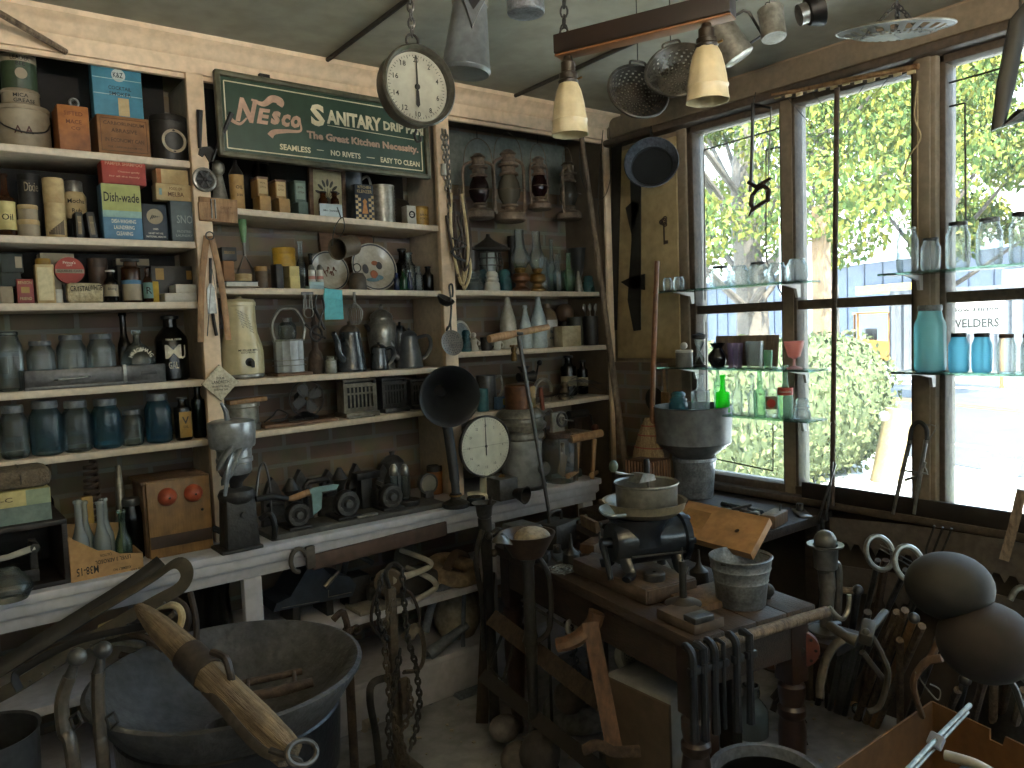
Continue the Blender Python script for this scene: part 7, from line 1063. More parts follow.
def block(lab,nm,x,y,z,d,m,rz=0,cat='tool',extra=None):
 t=T(nm,lab,cat,(x,y,z),rz);BX(t,nm+'_body',m,d,(0,0,0),.006)
 if extra=='knob':TB(t,'handle',IRON,bez([(-d[0]*.3,0,d[2]),(-d[0]*.25,0,d[2]+.035),(d[0]*.25,0,d[2]+.035),(d[0]*.3,0,d[2])],5),.006)
 if extra=='plane':M().prism([(-d[0]*.1,0),(d[0]*.12,0),(-.0,d[2]*.9),(-d[0]*.15,d[2]*.9)],d[1]*.6,(0,0,d[2])).build('wedge',WOODG,t);M().sphere((d[0]*.35,0,d[2]+.012),.014,10).build('knob',IRON,t)
 if extra=='screw':TB(t,'screw_rod',STEELD,[(-d[0]*.7,0,d[2]*.6),(d[0]*.8,0,d[2]*.6)],.007)
 return t
block('tall dark iron box behind the dish stand on the table','iron_box',1.80,2.30,TZ,(.10,.12,.11),STEELD);block('dark box iron with lid bar on the back of the table','box_iron',1.94,2.27,TZ,(.13,.11,.1),IRON,.2,extra='knob');block('dark wooden plane lying at the back of the table','wood_plane',2.08,2.22,TZ,(.10,.22,.05),mat('#2f2924','#1b1714',.6),-.3,extra='plane');block('small clamp block with a long screw on the table edge','clamp_block',1.775,2.16,TZ,(.06,.06,.035),IRON,.7,extra='screw')
tr=T('wire_trivet','round wire trivet lying near the left edge of the table','trivet',(1.695,1.95,TZ+.042));tr.location=(1.755,2.03,TZ+.0);q=M()
for r_ in(.05,.035,.02):q.torus((0,0,.006),r_,.0025,28)
for i in range(12):a=i*PI/6;q.tube([(.01*math.cos(a),.01*math.sin(a),.006),(.05*math.cos(a),.05*math.sin(a),.006)],.002,5)
for i in range(3):a=i*2.1;q.tube([(.05*math.cos(a),.05*math.sin(a),.006),(.05*math.cos(a),.05*math.sin(a),0)],.003,5)
q.build('trivet_rings',STEEL,tr);random.seed(11)
GR=[STEELD,IRON,RUST,TINM,WOODG,MB]
def hammerhead(t,m,k):q=M().box((0,0,.018*k),(.09*k,.03*k,.03*k),bev=.006);q.build('head',m,t);TB(t,'handle',WOODG,[(0,.0,.018*k),(0,.2*k,.016*k)],.010*k)
for i,(x,y,rz,kd)in enumerate(((2.40,1.92,.4,0),(2.40,2.08,1.2,1),(2.52,1.90,-.6,2),(2.42,2.22,.2,3),(2.55,2.1,.9,1),(2.44,1.80,2.2,3),(2.42,2.30,.1,0),(2.5,1.82,1.9,3))):
 nm,lb=(('hammer','iron hammer with worn wooden handle'),('pulley','round iron pulley wheel'),('door_lock','rectangular iron lock case'),('iron_hook','bent iron hook'))[kd];wh=('beside the drawer box','behind the meat mill','beside the zinc bucket','near the strainer bucket','behind the zinc bucket','behind the chopping board','at the corner end','under the window sill')[i]
 t=T(nm,lb+' lying on the bench '+wh,'tool',(x,y,BZ),rz,'ironware lying on the bench')
 if kd==0:hammerhead(t,STEELD,1)
 elif kd==1:L(t,'wheel',RUST,[(.008,.02),(.02,.024),(.04,.02),(.05,.03),(.052,.028),(.045,.015),(.052,.002),(.05,0),(.008,.004)]);TB(t,'strap',IRON,[(-.06,0,.034),(.06,0,.034),(.09,0,.02)],.006)
 elif kd==2:BX(t,'case',IRON,(.11,.08,.03),(0,0,0),.004);M().sphere((.02,0,.034),.012,10).build('knob',BRASS,t);BX(t,'bolt',STEEL,(.03,.02,.012),(.065,0,.008),.002)
 else:TB(t,'hook',STEELD,bez([(-.09,0,.008),(0,.01,.008),(.06,0,.008),(.09,.03,.008),(.07,.06,.008),(.04,.05,.008)],6),.008)
XC=[('wood_block','short brown wooden block',.0),('iron_cup','dark iron cup',.0),('iron_plate','flat toothed iron plate',.0),('oil_can','small dark oil can',.0),('pipe_wrench','rusty pipe wrench',.0)]
XW_=['at the front edge of the bench by the chopping board','behind the domed iron bell','under the window sill at the bench end','between the zinc bucket and the board','next to the ribbed basket','at the back of the work table by the plane','beside the box iron on the table','in front of the wooden plane on the table','behind the drawer box on the table','beside the trivet on the table','right of the drawer box on the table','behind the zinc pail on the table','at the far corner of the bench','left of the zinc bucket on the bench','in the middle of the bench']
for i,(x,y,z,rz,k)in enumerate(((2.37,1.77,BZ,.3,0),(2.52,1.80,BZ,0,1),(2.84,1.78,BZ,.8,2),(2.66,1.86,BZ,1.2,4),(2.52,2.30,BZ,.5,3),(2.03,2.36,TZ,.2,1),(1.86,2.16,TZ,1.1,2),(1.98,2.10,TZ,.4,0),(1.93,2.02,TZ,2.0,4),(1.83,2.06,TZ,0,3),(2.02,1.80,TZ,.9,2),(1.99,1.62,TZ,.4,3),(2.62,1.76,BZ,.2,0),(2.46,2.24,BZ,1.0,4),(2.62,1.94,BZ,2.6,2))):
 nm,lb=XC[k][:2];t=T(nm,lb+' '+XW_[i],'tool'if k in(2,4)else nm.split('_')[1],(x,y,z),rz,'small ironware crowding table and bench')
 if k==0:BX(t,'block',WOODO,(.13,.06,.05),(0,0,0),.006);TB(t,'nail',STEELD,[(.03,-.01,.045),(.035,-.01,.075)],.004)
 elif k==1:L(t,'cup_body',STEELD,[(0,0),(.03,0),(.035,.05),(.038,.052),(.033,.05),(.028,.006),(0,.006)]);TB(t,'handle',STEELD,arc((.035,0,.028),.016,-PI/2,PI/2,7),.004,6)
 elif k==2:BX(t,'plate',STEEL,(.14,.05,.008),(0,0,0),.002);q=M();q.lathe([(0,.03),(.014,.028),(.016,.0)],(.03,0,.008),14);q.build('boss',STEELD,t);TB(t,'lever',IRON,[(.03,0,.03),(-.06,.02,.05)],.006)
 elif k==3:L(t,'can_body',IRON,[(0,0),(.03,0),(.032,.006),(.03,.04),(.012,.055),(.006,.07),(.003,.11),(0,.11)]);TB(t,'handle',IRON,arc((.03,0,.025),.016,-PI/2,PI/2,7),.003,6)
 else:TB(t,'shaft',RUST,[(-.1,0,.012),(.06,0,.012)],[(.010,.008)]*2);TB(t,'jaw',RUST,bez([(.06,0,.012),(.09,.02,.014),(.10,-.012,.014)],5),.009);BX(t,'collar',STEELD,(.03,.03,.022),(.02,0,.002),.003)
for i,(px0,py0,px1,py1,zz_)in enumerate(((560,525,602,512,.02),(575,532,612,520,.035),(566,540,600,536,.02))):
 a=ZP(px0,py0,TZ+zz_);e=ZP(px1,py1,TZ+zz_);t=T('iron_bar',('long bent iron bar across the back of the table','second iron bar crossing the back of the table','short iron bar beside the box iron')[i],'bar',a);
 a2=Vector((min(a.x,2.6),min(a.y,2.3),a.z));TB(t,'bar',(STEELD,RUST,IRON)[i],[(0,0,0),tuple((e-a)*.5+Vector((0,0,.004))),tuple(e-a)],.008)
lb=T('low_stand','small dark plank braced to the table under the citrus juicer','stand',(2.33,1.40,0));BX(lb,'plank_top',BWD,(.17,.17,.03),(0,0,.57),.004);TB(lb,'brace',IRON,[(-.05,.0,.575),(-.12,.06,.50),(-.19,.07,.38)],.010);TB(lb,'brace',IRON,[(-.05,-.04,.575),(-.12,.02,.52),(-.19,.07,.42)],.010)
LZ=.6005
c=ZP(829,640,LZ);j=T('citrus_juicer','tall cast metal juicer with round dome on top right of the table','juicer',(2.28,1.30,LZ));D_=(j.location-CAM).dot(Vector((_x.z,_y.z,_z.z)));k=D_/F
c=ZP(829,638,LZ);j.location=(c.x+.035,c.y+.03,LZ);lb.location=(c.x+.035,c.y+.03,0);D_=(j.location-CAM).dot(Vector((_x.z,_y.z,_z.z)));k=D_/F;JM=mat('#6c6a66','#3f3d3a',.35,.7,9)
L(j,'bowl',JM,[(6*k,62*k),(11*k,66*k),(12*k,86*k),(17*k,88*k),(17.5*k,90*k),(12*k,89*k),(10*k,80*k),(0,78*k)],seg=28);M().sphere((0,0,93*k),11*k,18).build('dome',JM,j);q=M();q.tube(bez([(0,0,64*k),(3*k,0,45*k),(0,0,20*k),(0,0,3*k)],5),[(9*k,8*k)]*6+[(7*k,7*k)]*5+[(6*k,6*k)]*5,12);q.tube(bez([(8*k,0,68*k),(15*k,-4*k,66*k),(17*k,-4*k,45*k),(16*k,-3*k,18*k),(12*k,0,4*k)],5),4*k,8);q.build('frame',JM,j);L(j,'foot',JM,[(0,0),(17*k,0),(17*k,3*k),(6*k,6*k),(0,6*k)]);TB(j,'crank',STEEL,bez([(-8*k,-8*k,30*k),(0,-16*k,18*k),(10*k,-18*k,26*k),(12*k,-18*k,40*k)],5),2.6*k);TB(j,'wing_nut',STEELD,[(-10*k,-8*k,12*k),(6*k,-10*k,10*k)],3.5*k)
c=ZP(788,588,TZ);bl=T('iron_bell','dark domed iron bell on a brass ring at the table corner','bell',(2.06,1.50,TZ));D_=(bl.location-CAM).dot(Vector((_x.z,_y.z,_z.z)));k=D_/F;L(bl,'dome',mat('#26282b','#141517',.35,.4),[(15.5*k,12*k),(16*k,14*k),(14.5*k,24*k),(10*k,31*k),(4*k,35*k),(3*k,37*k),(0,38*k)]);L(bl,'brass_ring',BRASS,[(0,0),(16*k,0),(17*k,2*k),(15.5*k,5*k),(17*k,7*k),(17*k,10*k),(15*k,12*k),(0,12*k)])
bl.location=(2.06,1.50,TZ)
sp_=T('iron_ball','small dark iron ball on a peg beside the domed bell','ball',(2.02,1.385,TZ));M().sphere((0,0,.025),.022,14).build('ball',IRON,sp_);TB(sp_,'peg',IRON,[(0,0,0),(0,0,.01)],.010)
for i,(px,py,r,m,lb_)in enumerate(((772,652,.05,mat('#7b4f30','#4d301d',.6,.2),'rusty orange disc with rim holes hanging right of the wrenches'),(800,648,.055,mat('#6b3524','#43201a',.5),'dark red grinding disc right of the turned table leg'))):
 c=DP(px,py,2.35);t=T('round_disc',lb_,'disc',c,.5-i*1.5);L(t,'disc_body',m,[(0,.01),(r,.01),(r*1.02,0),(r,-.012),(0,-.012)],(0,0,0),28,(PI/2,0,0));q=M()
 for a in range(8):q.lathe([(0,.002),(r*.09,0)],(r*.8*math.cos(a*PI/4),-.0125+.001,r*.8*math.sin(a*PI/4)),8,(PI/2,0,0))
 q.build('holes',BLACK,t,(0,-.0 if i else-.0,0));TB(t,'bracket',IRON,[(0,.01,0),(0,.03,.05),(-.02,.04,.10)],.008);L(t,'hub',IRON,[(0,.016),(r*.25,.014),(r*.28,0)],(0,-.011,0),rot=(PI/2,0,0))
cl_=T('valve_casting','grey brown cast valve block on the floor right of the table leg','casting',(2.62,1.72,0));p=ZP(812,690,0);cl_.location=(p.x-.05,p.y,0);BX(cl_,'block',mat('#575047','#373129',.7),(.12,.12,.2),(0,0,0),.015);TB(cl_,'pipe',STEELD,[(-.1,-.02,.22),(.1,-.02,.24)],.02,12)
px_,py_=1.64,2.07
t=T('pedestal_stand','iron pedestal with a metal dish top standing before the table','stand',(px_,py_,0));L(t,'post',IRON,[(0,0),(.06,0),(.06,.012),(.022,.03),(.018,.3),(.022,.5),(.03,.52),(.022,.55),(.020,.78),(.03,.82)],seg=20);L(t,'dish',mat('#4a3a2f','#2b211b',.4,.4),[(0,.82),(.03,.81),(.055,.82),(.092,.885),(.098,.90),(.092,.90),(.055,.835),(0,.83)],seg=32);TB(t,'spout_lip',mat('#6a675f','#45423c',.4,.5),bez([(-.09,-.02,.895),(-.12,-.03,.905),(-.14,-.01,.91),(-.095,.03,.90)],5),[(.02,.004)]*16,8);TB(t,'bracket',IRON,bez([(.02,-.03,.82),(.05,-.05,.74),(.045,-.05,.57),(.01,-.02,.52)],5),.010)
t=plain('round pale stone lying in the dish of the pedestal','stone','round_stone',mat('#a1937c','#7c6f5a',.9,scale=14,bump=.5),[(0,0)]+[(.065*math.sin(PI*i/10),.042-.042*math.cos(PI*i/10))for i in range(1,10)]+[(0,.084)],(px_+.015,py_-.01,.836),seg=24)
t=T('corn_sheller','tall cast iron pump stand with a funnel cup and drooping arms','pump',(1.72,2.52,0));f_=lambda px,py,y=2.52:(lambda p:(p.x-1.72,p.y-2.52,p.z))(YP(px,py,y));x0,_,z0=f_(484,503);L(t,'funnel_cup',STEELD,[(.016,-.10),(.022,-.06),(.03,-.05),(.035,-.012),(.046,0),(.05,.002),(.04,-.006),(0,-.04)],(x0,0,z0));TB(t,'column',IRON,[(x0,0,z0-.06),(x0+.005,0,z0-.3),(x0+.01,0,0)],[.028,.02,.022],12);TB(t,'cup_handle',IRON,[(x0+.01,-.01,z0-.02),(x0+.03,-.01,z0+.02)],.006)
for pts,r in((((482,530),(476,560),(482,600),(484,650)),.011),(((497,540),(505,560),(508,600),(512,640)),.012),(((492,535),(500,530),(506,545),(506,575)),.013),(((513,545),(531,550),(533,590),(531,640)),.012)):TB(t,'iron_arm',IRON,bez([f_(*p,2.46)for p in pts],5),r)
for px,py in((489,536),(494,553),(511,620)):M().sphere(f_(px,py,2.45),.016,10).build('knob',IRON,t)
t=T('wooden_trestle','old wooden trestle frame with crossing rails leaning before the table','trestle',ZP(482,722,0));o=t.location;WT=mat('#4a3a2c','#2c221a',.75,scale=9,bump=.4,stretch=(5,5,1));up=YP(489,573,o.y)
def plank(t,nm,a,b,w,th,m,side):M().tube([a,b],[(w/2*1.3,th/2*1.3)]*2,4,flat=side).build(nm,m,t)
def bar4(t,nm,a,b,w,th,m):
 a,b=Vector(a),Vector(b);d=(b-a).normalized();v=(CAM-o-(a+b)/2).normalized();s=d.cross(v).normalized();u=s.cross(d).normalized();V=[tuple(p+s*(w/2*i)+u*(th/2*j))for p in(a,b)for i,j in((-1,-1),(1,-1),(1,1),(-1,1))]
 M().add(V,[(3,2,1,0),(4,5,6,7),(0,1,5,4),(1,2,6,5),(2,3,7,6),(3,0,4,7)]).build(nm,m,t,ang=10)
R_=lambda px,py,D:tuple(DP(px,py,D)-o)
bar4(t,'upright',(0,0,0.0),tuple(up-o),.05,.03,WT);bar4(t,'rail',R_(493,618,2.95),R_(604,704,2.50),.062,.03,WT);bar4(t,'rail',R_(484,676,2.98),R_(606,775,2.45),.05,.03,mat('#2a231d','#171310',.7))
TB(t,'wire_stay',IRON,[R_(503,632,2.9),R_(489,668,2.95),R_(503,680,2.92),R_(515,640,2.88)],.006,6)
t=T('adze','wooden handled adze with curved head standing before the white cabinet','adze',ZP(612,768,.0));o=t.location;WA=mat('#6a4a32','#45301f',.6,scale=8,bump=.2,stretch=(6,6,1));bar4(t,'handle',R_(590,622,2.45),R_(614,748,2.36),.050,.03,WA);TB(t,'head',RUST,bez([R_(584,750,2.36),R_(598,745,2.34),R_(614,752,2.33),R_(640,751,2.33)],5),[(.018,.012)]*16,8);TB(t,'cross_grip',WA,bez([R_(557,645,2.45),R_(575,640,2.44),R_(592,625,2.46),R_(597,612,2.46)],5),[(.024+.0004*i,.02)for i in range(16)],8);L(t,'foot_socket',IRON,[(0,0),(.03,0),(.032,.05),(.02,.07),(0,.07)],(.0,.02,0))
t=T('iron_rod','long thin rod with a wheel lying from the pedestal to the table leg','rod',DP(548,612,2.8));o=t.location;TB(t,'rod',STEELD,[R_(522,600,2.85),R_(574,632,2.65)],.006);M().torus(R_(572,628,2.66),.022,.009,rot=(1.2,.3,0)).build('wheel',STEEL,t);L(t,'foot',IRON,[(0,0),(.02,0),(.02,.01),(0,.01)],tuple(Vector(R_(548,612,2.8))*1+Vector((0,0,-o.z))))
TB(t,'prop',IRON,[(0,0,0),(0,0,-o.z+.004)],.006)
SM=mat('#77706a','#4d4843',.9,scale=7,bump=.5);SM2=mat('#5f574f','#3f3933',.9,scale=7,bump=.5)
def rock(lab,px,py,D,rx_,ry_,rz_,m,seed,rot=0):
 c=DP(px,py,D);random.seed(seed);q=M().sphere((0,0,0),(rx_,ry_,rz_),20);ph=[random.uniform(0,6)for _ in range(3)];q.v=[(x*(1+.07*math.sin(ph[0]+y*30)),y*(1+.07*math.sin(ph[1]+z*30)),z*(1+.06*math.sin(ph[2]+x*25))+rz_)for x,y,z in q.v]
 return tag(q.build('stone',m,None,(c.x,c.y,max(0,c.z-rz_)),(0,0,rot)),lab,'stone','stones heaped on the floor')
rock('rounded grey stone at the left of the floor heap',505,728,2.95,.06,.06,.05,SM,1);rock('dark stone lying lowest in the floor heap',520,760,2.72,.075,.07,.055,SM2,2,.6);rock('large dark stone in the middle of the floor heap',540,752,2.68,.075,.07,.07,mat('#3f3833','#2a2521',.9,scale=7,bump=.5),3,.3);rock('small dark stone behind the ring stone',570,697,2.95,.06,.06,.06,SM2,4)
c=ZP(583,712,.05);q=M().torus((0,0,.045),.10,.05,30,mseg=14);q.v=[(x,y,z*1.0)for x,y,z in q.v];o=q.build('ring_stone',mat('#8b8986','#625f5b',.9,scale=9,bump=.4),None,(c.x-.0,c.y+.02,.006),(0,0,0));tag(o,'pale ring shaped grinding stone lying on the floor heap','stone')
c=ZP(583,700,0.0);rock('flat pale stone slab behind the ring stone',600,690,3.05,.12,.06,.04,SM,9,-.5)
c=ZP(637,672,.5);d=ZP(735,665,.5);t=T('white_cabinet','low white cabinet with a brown front board under the table','cabinet',(1.80,1.62,0));BX(t,'cabinet_body',mat('#9a9a98','#7d7d7b',.5,scale=5),(.22,.26,.50),(0,0,0),.008);BX(t,'front_board',mat('#5a4a3a','#42362a',.7,scale=5),(.012,.27,.49),(-.118,0,0),.003);BX(t,'side_board',mat('#5b4232','#3d2b20',.7),(.05,.012,.47),(.07,-.137,0),.003)
t=T('white_tank','narrow white metal tank behind the hanging wrenches','tank',(1.97,1.64,0));L(t,'tank_body',mat('#b5b6b8','#909193',.4,scale=5),[(0,0),(.05,0),(.05,.44),(.045,.48),(.02,.5),(0,.5)]);TB(t,'pipe',STEEL,[(-.02,-.054,.05),(-.02,-.054,.45)],.006)
c=DP(634,656,2.62);t=T('shower_strainer','white rimmed round strainer on a small black mill beside the cabinet','strainer',c,-.3);cz=c.z;q=M().lathe([(.038,.0),(.05,.004),(.058,-.004),(.058,-.03),(.05,-.04),(0,-.04)],(0,0,0),28,(PI/2-.35,0,0));q.build('rim',ENWHITE,t);L(t,'screen',TINM,[(0,.004),(.04,.004)],(0,0,0),24,(PI/2-.35,0,0));q=M()
for i in range(1,5):
 for j in range(i*5):a=2*PI*j/(i*5);q.lathe([(0,.0075),(.002,.007)],(.009*i*math.cos(a),.009*i*math.sin(a)*.0,.009*i*math.sin(a)),6,(PI/2-.35,0,0))
q.build('holes',BLACK,t,(0,-.006,0));TB(t,'mill_body',IRON,[(0,.05,-.01),(.01,.04,-.08),(.03,.02,-.16)],[.03,.035,.03],12);M().torus((-.01,-.01,-.085),.024,.005,rot=(PI/2,0,.2)).build('crank_wheel',IRON,t);TB(t,'leg',IRON,[(.03,.02,-.15),(.02,.0,-cz)],.012);TB(t,'leg',IRON,[(.03,.02,-.15),(-.07,.06,-cz)],.009)
c=ZP(757,741,0);t=bottle('clear glass jug with small handle on the floor by the table leg',c.x+.02,c.y+.04,0,.065,.20,G_PALE,.32,.5,.42,name='glass_jug');t=bpy.data.objects['glass_jug'];TB(t,'handle',G_CLEAR2,arc((.03,0,.15),.022,-PI/2,PI/2,8),.006)
c=ZP(802,738,0);t=T('knob_and_spindle','loose glass door knob with dark spindle on the floor','knob',(c.x,c.y,.03),0,None,(0,PI/2-.5,.9));L(t,'knob_glass',G_CLEAR2,[(0,.045),(.015,.045),(.03,.03),(.032,.015),(.02,0),(0,0)],seg=8);TB(t,'spindle',IRON,[(0,0,0),(0,0,-.03)],.011);TB(t,'spindle',IRON,[(0,0,-.03),(0,0,-.06)],.005)
c=ZP(767,772,.36);t=T('round_pan','round grey enamel pot at the bottom edge before the table','pot',(c.x,c.y,0));r=.155;L(t,'pan_body',mat('#94979c','#6c6f74',.35,.3),[(0,.01),(r*.8,.01),(r*.93,.02),(r*.96,.345),(r,.35),(r,.36),(r*.9,.36),(r*.88,.35),(r*.86,.03),(0,.02)],seg=44);L(t,'pan_inside',BLACK,[(r*.855,.33),(r*.84,.24),(0,.24)],seg=44);q=M().box((-.0,-.0,.27),(.15,.08,.012),(0,0,-.5),.002);q.build('plate',TINM,t)
q=M()
pa_=ZP(829,700,.002);pb_=ZP(845,720,.002);tag(M().prism([(0,0),(.16,.012),(.17,.035),(.01,.05)],.004).build('wood_shim',WOODL,None,(pa_.x,pa_.y,.005),(PI/2,0,-.9)),'pale thin wood splinter lying on the floor under the tools','splinter')
SHZ=.481
def yz(px,py,Y=2.86):return YP(px,py,Y)
a=yz(276,612);b_=yz(354,590);t=T('adding_machine','dark blue grey adding machine with a side lever under the counter','machine',((a.x+b_.x)/2,2.96,SHZ));f_=lambda px,py:(yz(px,py,2.86).x-t.location.x,yz(px,py,2.86).z);MBl=mat('#39414c','#262c35',.4,.2,6)
zl=f_(280,615)[1];M().prism([f_(275,613),f_(278,605),f_(292,598),f_(308,571),f_(322,566),f_(332,576),f_(352,578),f_(358,586),f_(354,597)],.17).build('housing',MBl,t,(0,0,-SHZ));TB(t,'lever',STEEL,[(f_(325,587)[0],-.10,f_(325,587)[1]-SHZ),(f_(339,571)[0],-.10,f_(339,571)[1]-SHZ)],[.010,.008]);TB(t,'trim_line',TINM,[(f_(283,609)[0],-.0865,f_(283,609)[1]-SHZ),(f_(321,602)[0],-.0865,f_(321,602)[1]-SHZ)],.0015,4);TB(t,'trim_line',TINM,[(f_(330,591)[0],-.0865,f_(330,591)[1]-SHZ),(f_(330,598)[0],-.0865,f_(330,598)[1]-SHZ),(f_(353,593)[0],-.0865,f_(353,593)[1]-SHZ)],.0015,4)
for s in(-.07,.07):BX(t,'support',IRON,(.03,.14,max(.02,zl-SHZ+.02)),(s,0,0),.004)
c=yz(305,560,2.72);t=T('iron_shackle','rusty iron shackle bolted on the counter front','shackle',(yz(299,563,2.745).x,2.745,yz(299,563,2.745).z));TB(t,'loop',mat('#5d554a','#3d372f',.6,.3),arc((0,0,.01),.036,.2,PI*1.5,14,'xz',(.85,1.2)),.009,8);BX(t,'plate',mat('#5d554a','#3d372f',.6,.3),(.035,.018,.085),(.045,.0,-.03),.004)
t=T('rust_board','long rusty brown board fixed along the counter front','board',(yz(385,535,2.74).x,2.758,.762));BX(t,'board',mat('#5f4a3f','#3a2b24',.7,scale=5),(.60,.014,.058),(0,0,-.03),.002,(0,-.03,0))
a=yz(384,590,2.75);t=T('enamel_tub','white enamel tub frame with two curved handles under the counter','tub',(yz(410,590).x,2.86,SHZ));f_=lambda px,py,Y=2.78:(yz(px,py,Y).x-t.location.x,Y-2.86,yz(px,py,Y).z-SHZ);EW=mat('#bab4a6','#9c9586',.35,coat=.3)
TB(t,'handle',EW,bez([f_(392,580),f_(415,573),f_(430,566),f_(427,560),(f_(418,557)[0],.06,f_(418,557)[2])],6),[.020,.019,.017,.016,.015,.014,.013,.013,.012,.012,.012,.012]+[.011]*13,10);TB(t,'handle',EW,bez([f_(412,602),f_(430,592),f_(436,586),f_(430,578),(f_(424,575)[0],.06,f_(424,575)[2])],6),.012,10);L(t,'tub_end',mat('#6d5f4c','#473c30',.5),[(0,0),(.055,0),(.06,.008),(.05,.012)],f_(389,582),24,(PI/2,0,-.6));TB(t,'rail',EW,[(f_(395,603)[0],.0,.015),(.16,.0,.015)],.014);q=M().box((.0,.04,.05),(.26,.14,.09),bev=.015);q.build('tub_body',mat('#3b3832','#23211d',.5),t)
c=yz(460,570,2.86);t=T('horse_collar','tan leather horse collar lying under the counter','collar',(yz(459,575).x-.0,2.90,SHZ));zc=yz(459,572).z-SHZ;LE=mat('#9a8467','#5f4f3d',.6,scale=12,bump=.3);q=M().torus((0,0,zc),.085,.035,28,rot=(.35,.2,0),sc=(1.15,1),mseg=12);q.build('padded_ring',LE,t);BX(t,'wooden_block',WOODG,(.14,.16,max(.02,zc-.055)),(0,0.03,0),.006);TB(t,'strap',LEATH,bez([(-.08,-.06,zc+.03),(0,-.02,zc+.08),(.08,.0,zc+.05)],6),[(.02,.006)]*13,8)
c=ZP(455,690,.02);t=T('drill_press','grey blue iron drill frame with a curved arm on the floor before the counter','drill',(ZP(472,688,0).x,ZP(472,688,0).y,0));o=t.location;DG=mat('#717883','#4b525b',.45,.3);BX(t,'base_plate',DG,(.22,.14,.02),(0,0,0),.006);Yd_=o.y;f_=lambda px,py,dy=0:(YP(px,py,Yd_+dy).x-o.x,dy,YP(px,py,Yd_+dy).z);TB(t,'arm',DG,bez([f_(425,632),f_(433,602),f_(442,588),(f_(455,585)),f_(464,593)],6),[(.012,.018)]*25,8);TB(t,'column',DG,[f_(464,592),f_(463,640),(f_(464,680)[0],0,.015)],.010,10);TB(t,'beam',DG,[f_(428,655),f_(467,625)],[.03,.018],10);TB(t,'prop',DG,[f_(428,655),(f_(430,700)[0],0,.0)],.012)
t=T('stoneware_crock','big round pale stoneware crock on the floor behind the drill frame','crock',(yz(462,650,2.95).x,2.98,.203));zt_=yz(462,606,2.9).z;L(t,'crock_body',STONE,[(0,0),(.08,0),(.105,.05),(.11,.1),(.10,.15),(.08,max(.18,zt_-.22)),(.07,max(.19,zt_-.21)),(0,max(.18,zt_-.23))],seg=28)
t=T('spring_mat','flat black coil spring mat on the floor by the chain stand','spring',ZP(440,690,.0));q=M();n=200;q.tube([(-.13+.26*i/n,.035*math.cos(i*.55),.04+.035*math.sin(i*.55))for i in range(n)],.004,5);q.build('coil',IRON,t,None,(0,0,.5))
for i,(px,nm,lb,dd)in enumerate(((205,'kerosene_lamp','glass oil lamp base under the counter behind the cauldron',0),(365,'shelf_casting','dark casting with raised arm under the counter',1),(380,'pale_plank','pale plank lying on the lower shelf under the counter',2),(402,'round_plate','round grey plate leaning under the counter behind the tub',3),(345,'meat_grinder','clamp grinder with curved neck standing behind the cauldron rim',4))):
 if dd==0:x=yz(212,600).x;t=T(nm,lb,'lamp',(x,2.9,SHZ));L(t,'font',G_DARK,[(0,0),(.07,0),(.085,.03),(.07,.2),(.08,.24),(.05,.27),(.02,.29),(.02,.31),(0,.31)]);TB(t,'burner',IRON,[(0,0,.3),(0,0,.34),(-.03,0,.36)],.008)
 if dd==1:x=yz(364,580).x;t=T(nm,lb,'casting',(x,2.95,SHZ));z_=yz(364,558).z-SHZ;BX(t,'base',MB,(.1,.1,z_*.6),(0,0,0),.01);TB(t,'raised_arm',STEELD,bez([(-.05,0,z_*.6),(-.02,0,z_),(.02,0,z_*.95),(.08,-.02,z_*.75)],5),.012)
 if dd==2:t=T(nm,lb,'plank',(yz(375,610).x,2.86,SHZ));BX(t,'board',mat('#8f8779','#6a6358',.7),(.2,.14,.02),(0,0,0),.003);BX(t,'block',STEELD,(.09,.08,.06),(.03,.05,.0205),.006)
 if dd==3:x=yz(418,556,2.95).x;z_=yz(418,548,2.95).z-SHZ;t=T(nm,lb,'plate',(x,3.06,SHZ));L(t,'plate_body',mat('#77746b','#524f47',.5),[(0,0),(.06,0),(.065,.01),(.05,.014),(0,.012)],(0,0,z_-.062),28,(PI/2-.1,0,0));TB(t,'stand',IRON,[(0,.01,0),(0,.005,z_-.1)],.012)
 if dd==4:c=YP(347,640,2.55);t=T(nm,lb,'grinder',(YP(345,640,2.5).x,2.58,0));o=t.location;f_=lambda px,py:(YP(px,py,2.58).x-o.x,0,YP(px,py,2.58).z);TB(t,'neck',RUST,bez([f_(333,620),f_(342,612),f_(346,620),f_(349,632),f_(354,628)],5),.012,8);M().torus(f_(356,630),.016,.005,rot=(PI/2,0,0)).build('ring',RUST,t);TB(t,'post',RUST,[f_(347,628),(f_(347,628)[0],0,0)],.016)
c=ZP(398,772,0);cs=T('iron_post','iron post with clevis fittings draped with chains before the counter','post',(c.x,c.y+.02,0));o=cs.location;Yc_=o.y;f_=lambda px,py,dy=0:(YP(px,py,Yc_+dy).x-o.x,dy,YP(px,py,Yc_+dy).z);RC=mat('#665a4a','#3d352a',.6,.3,14,.3)
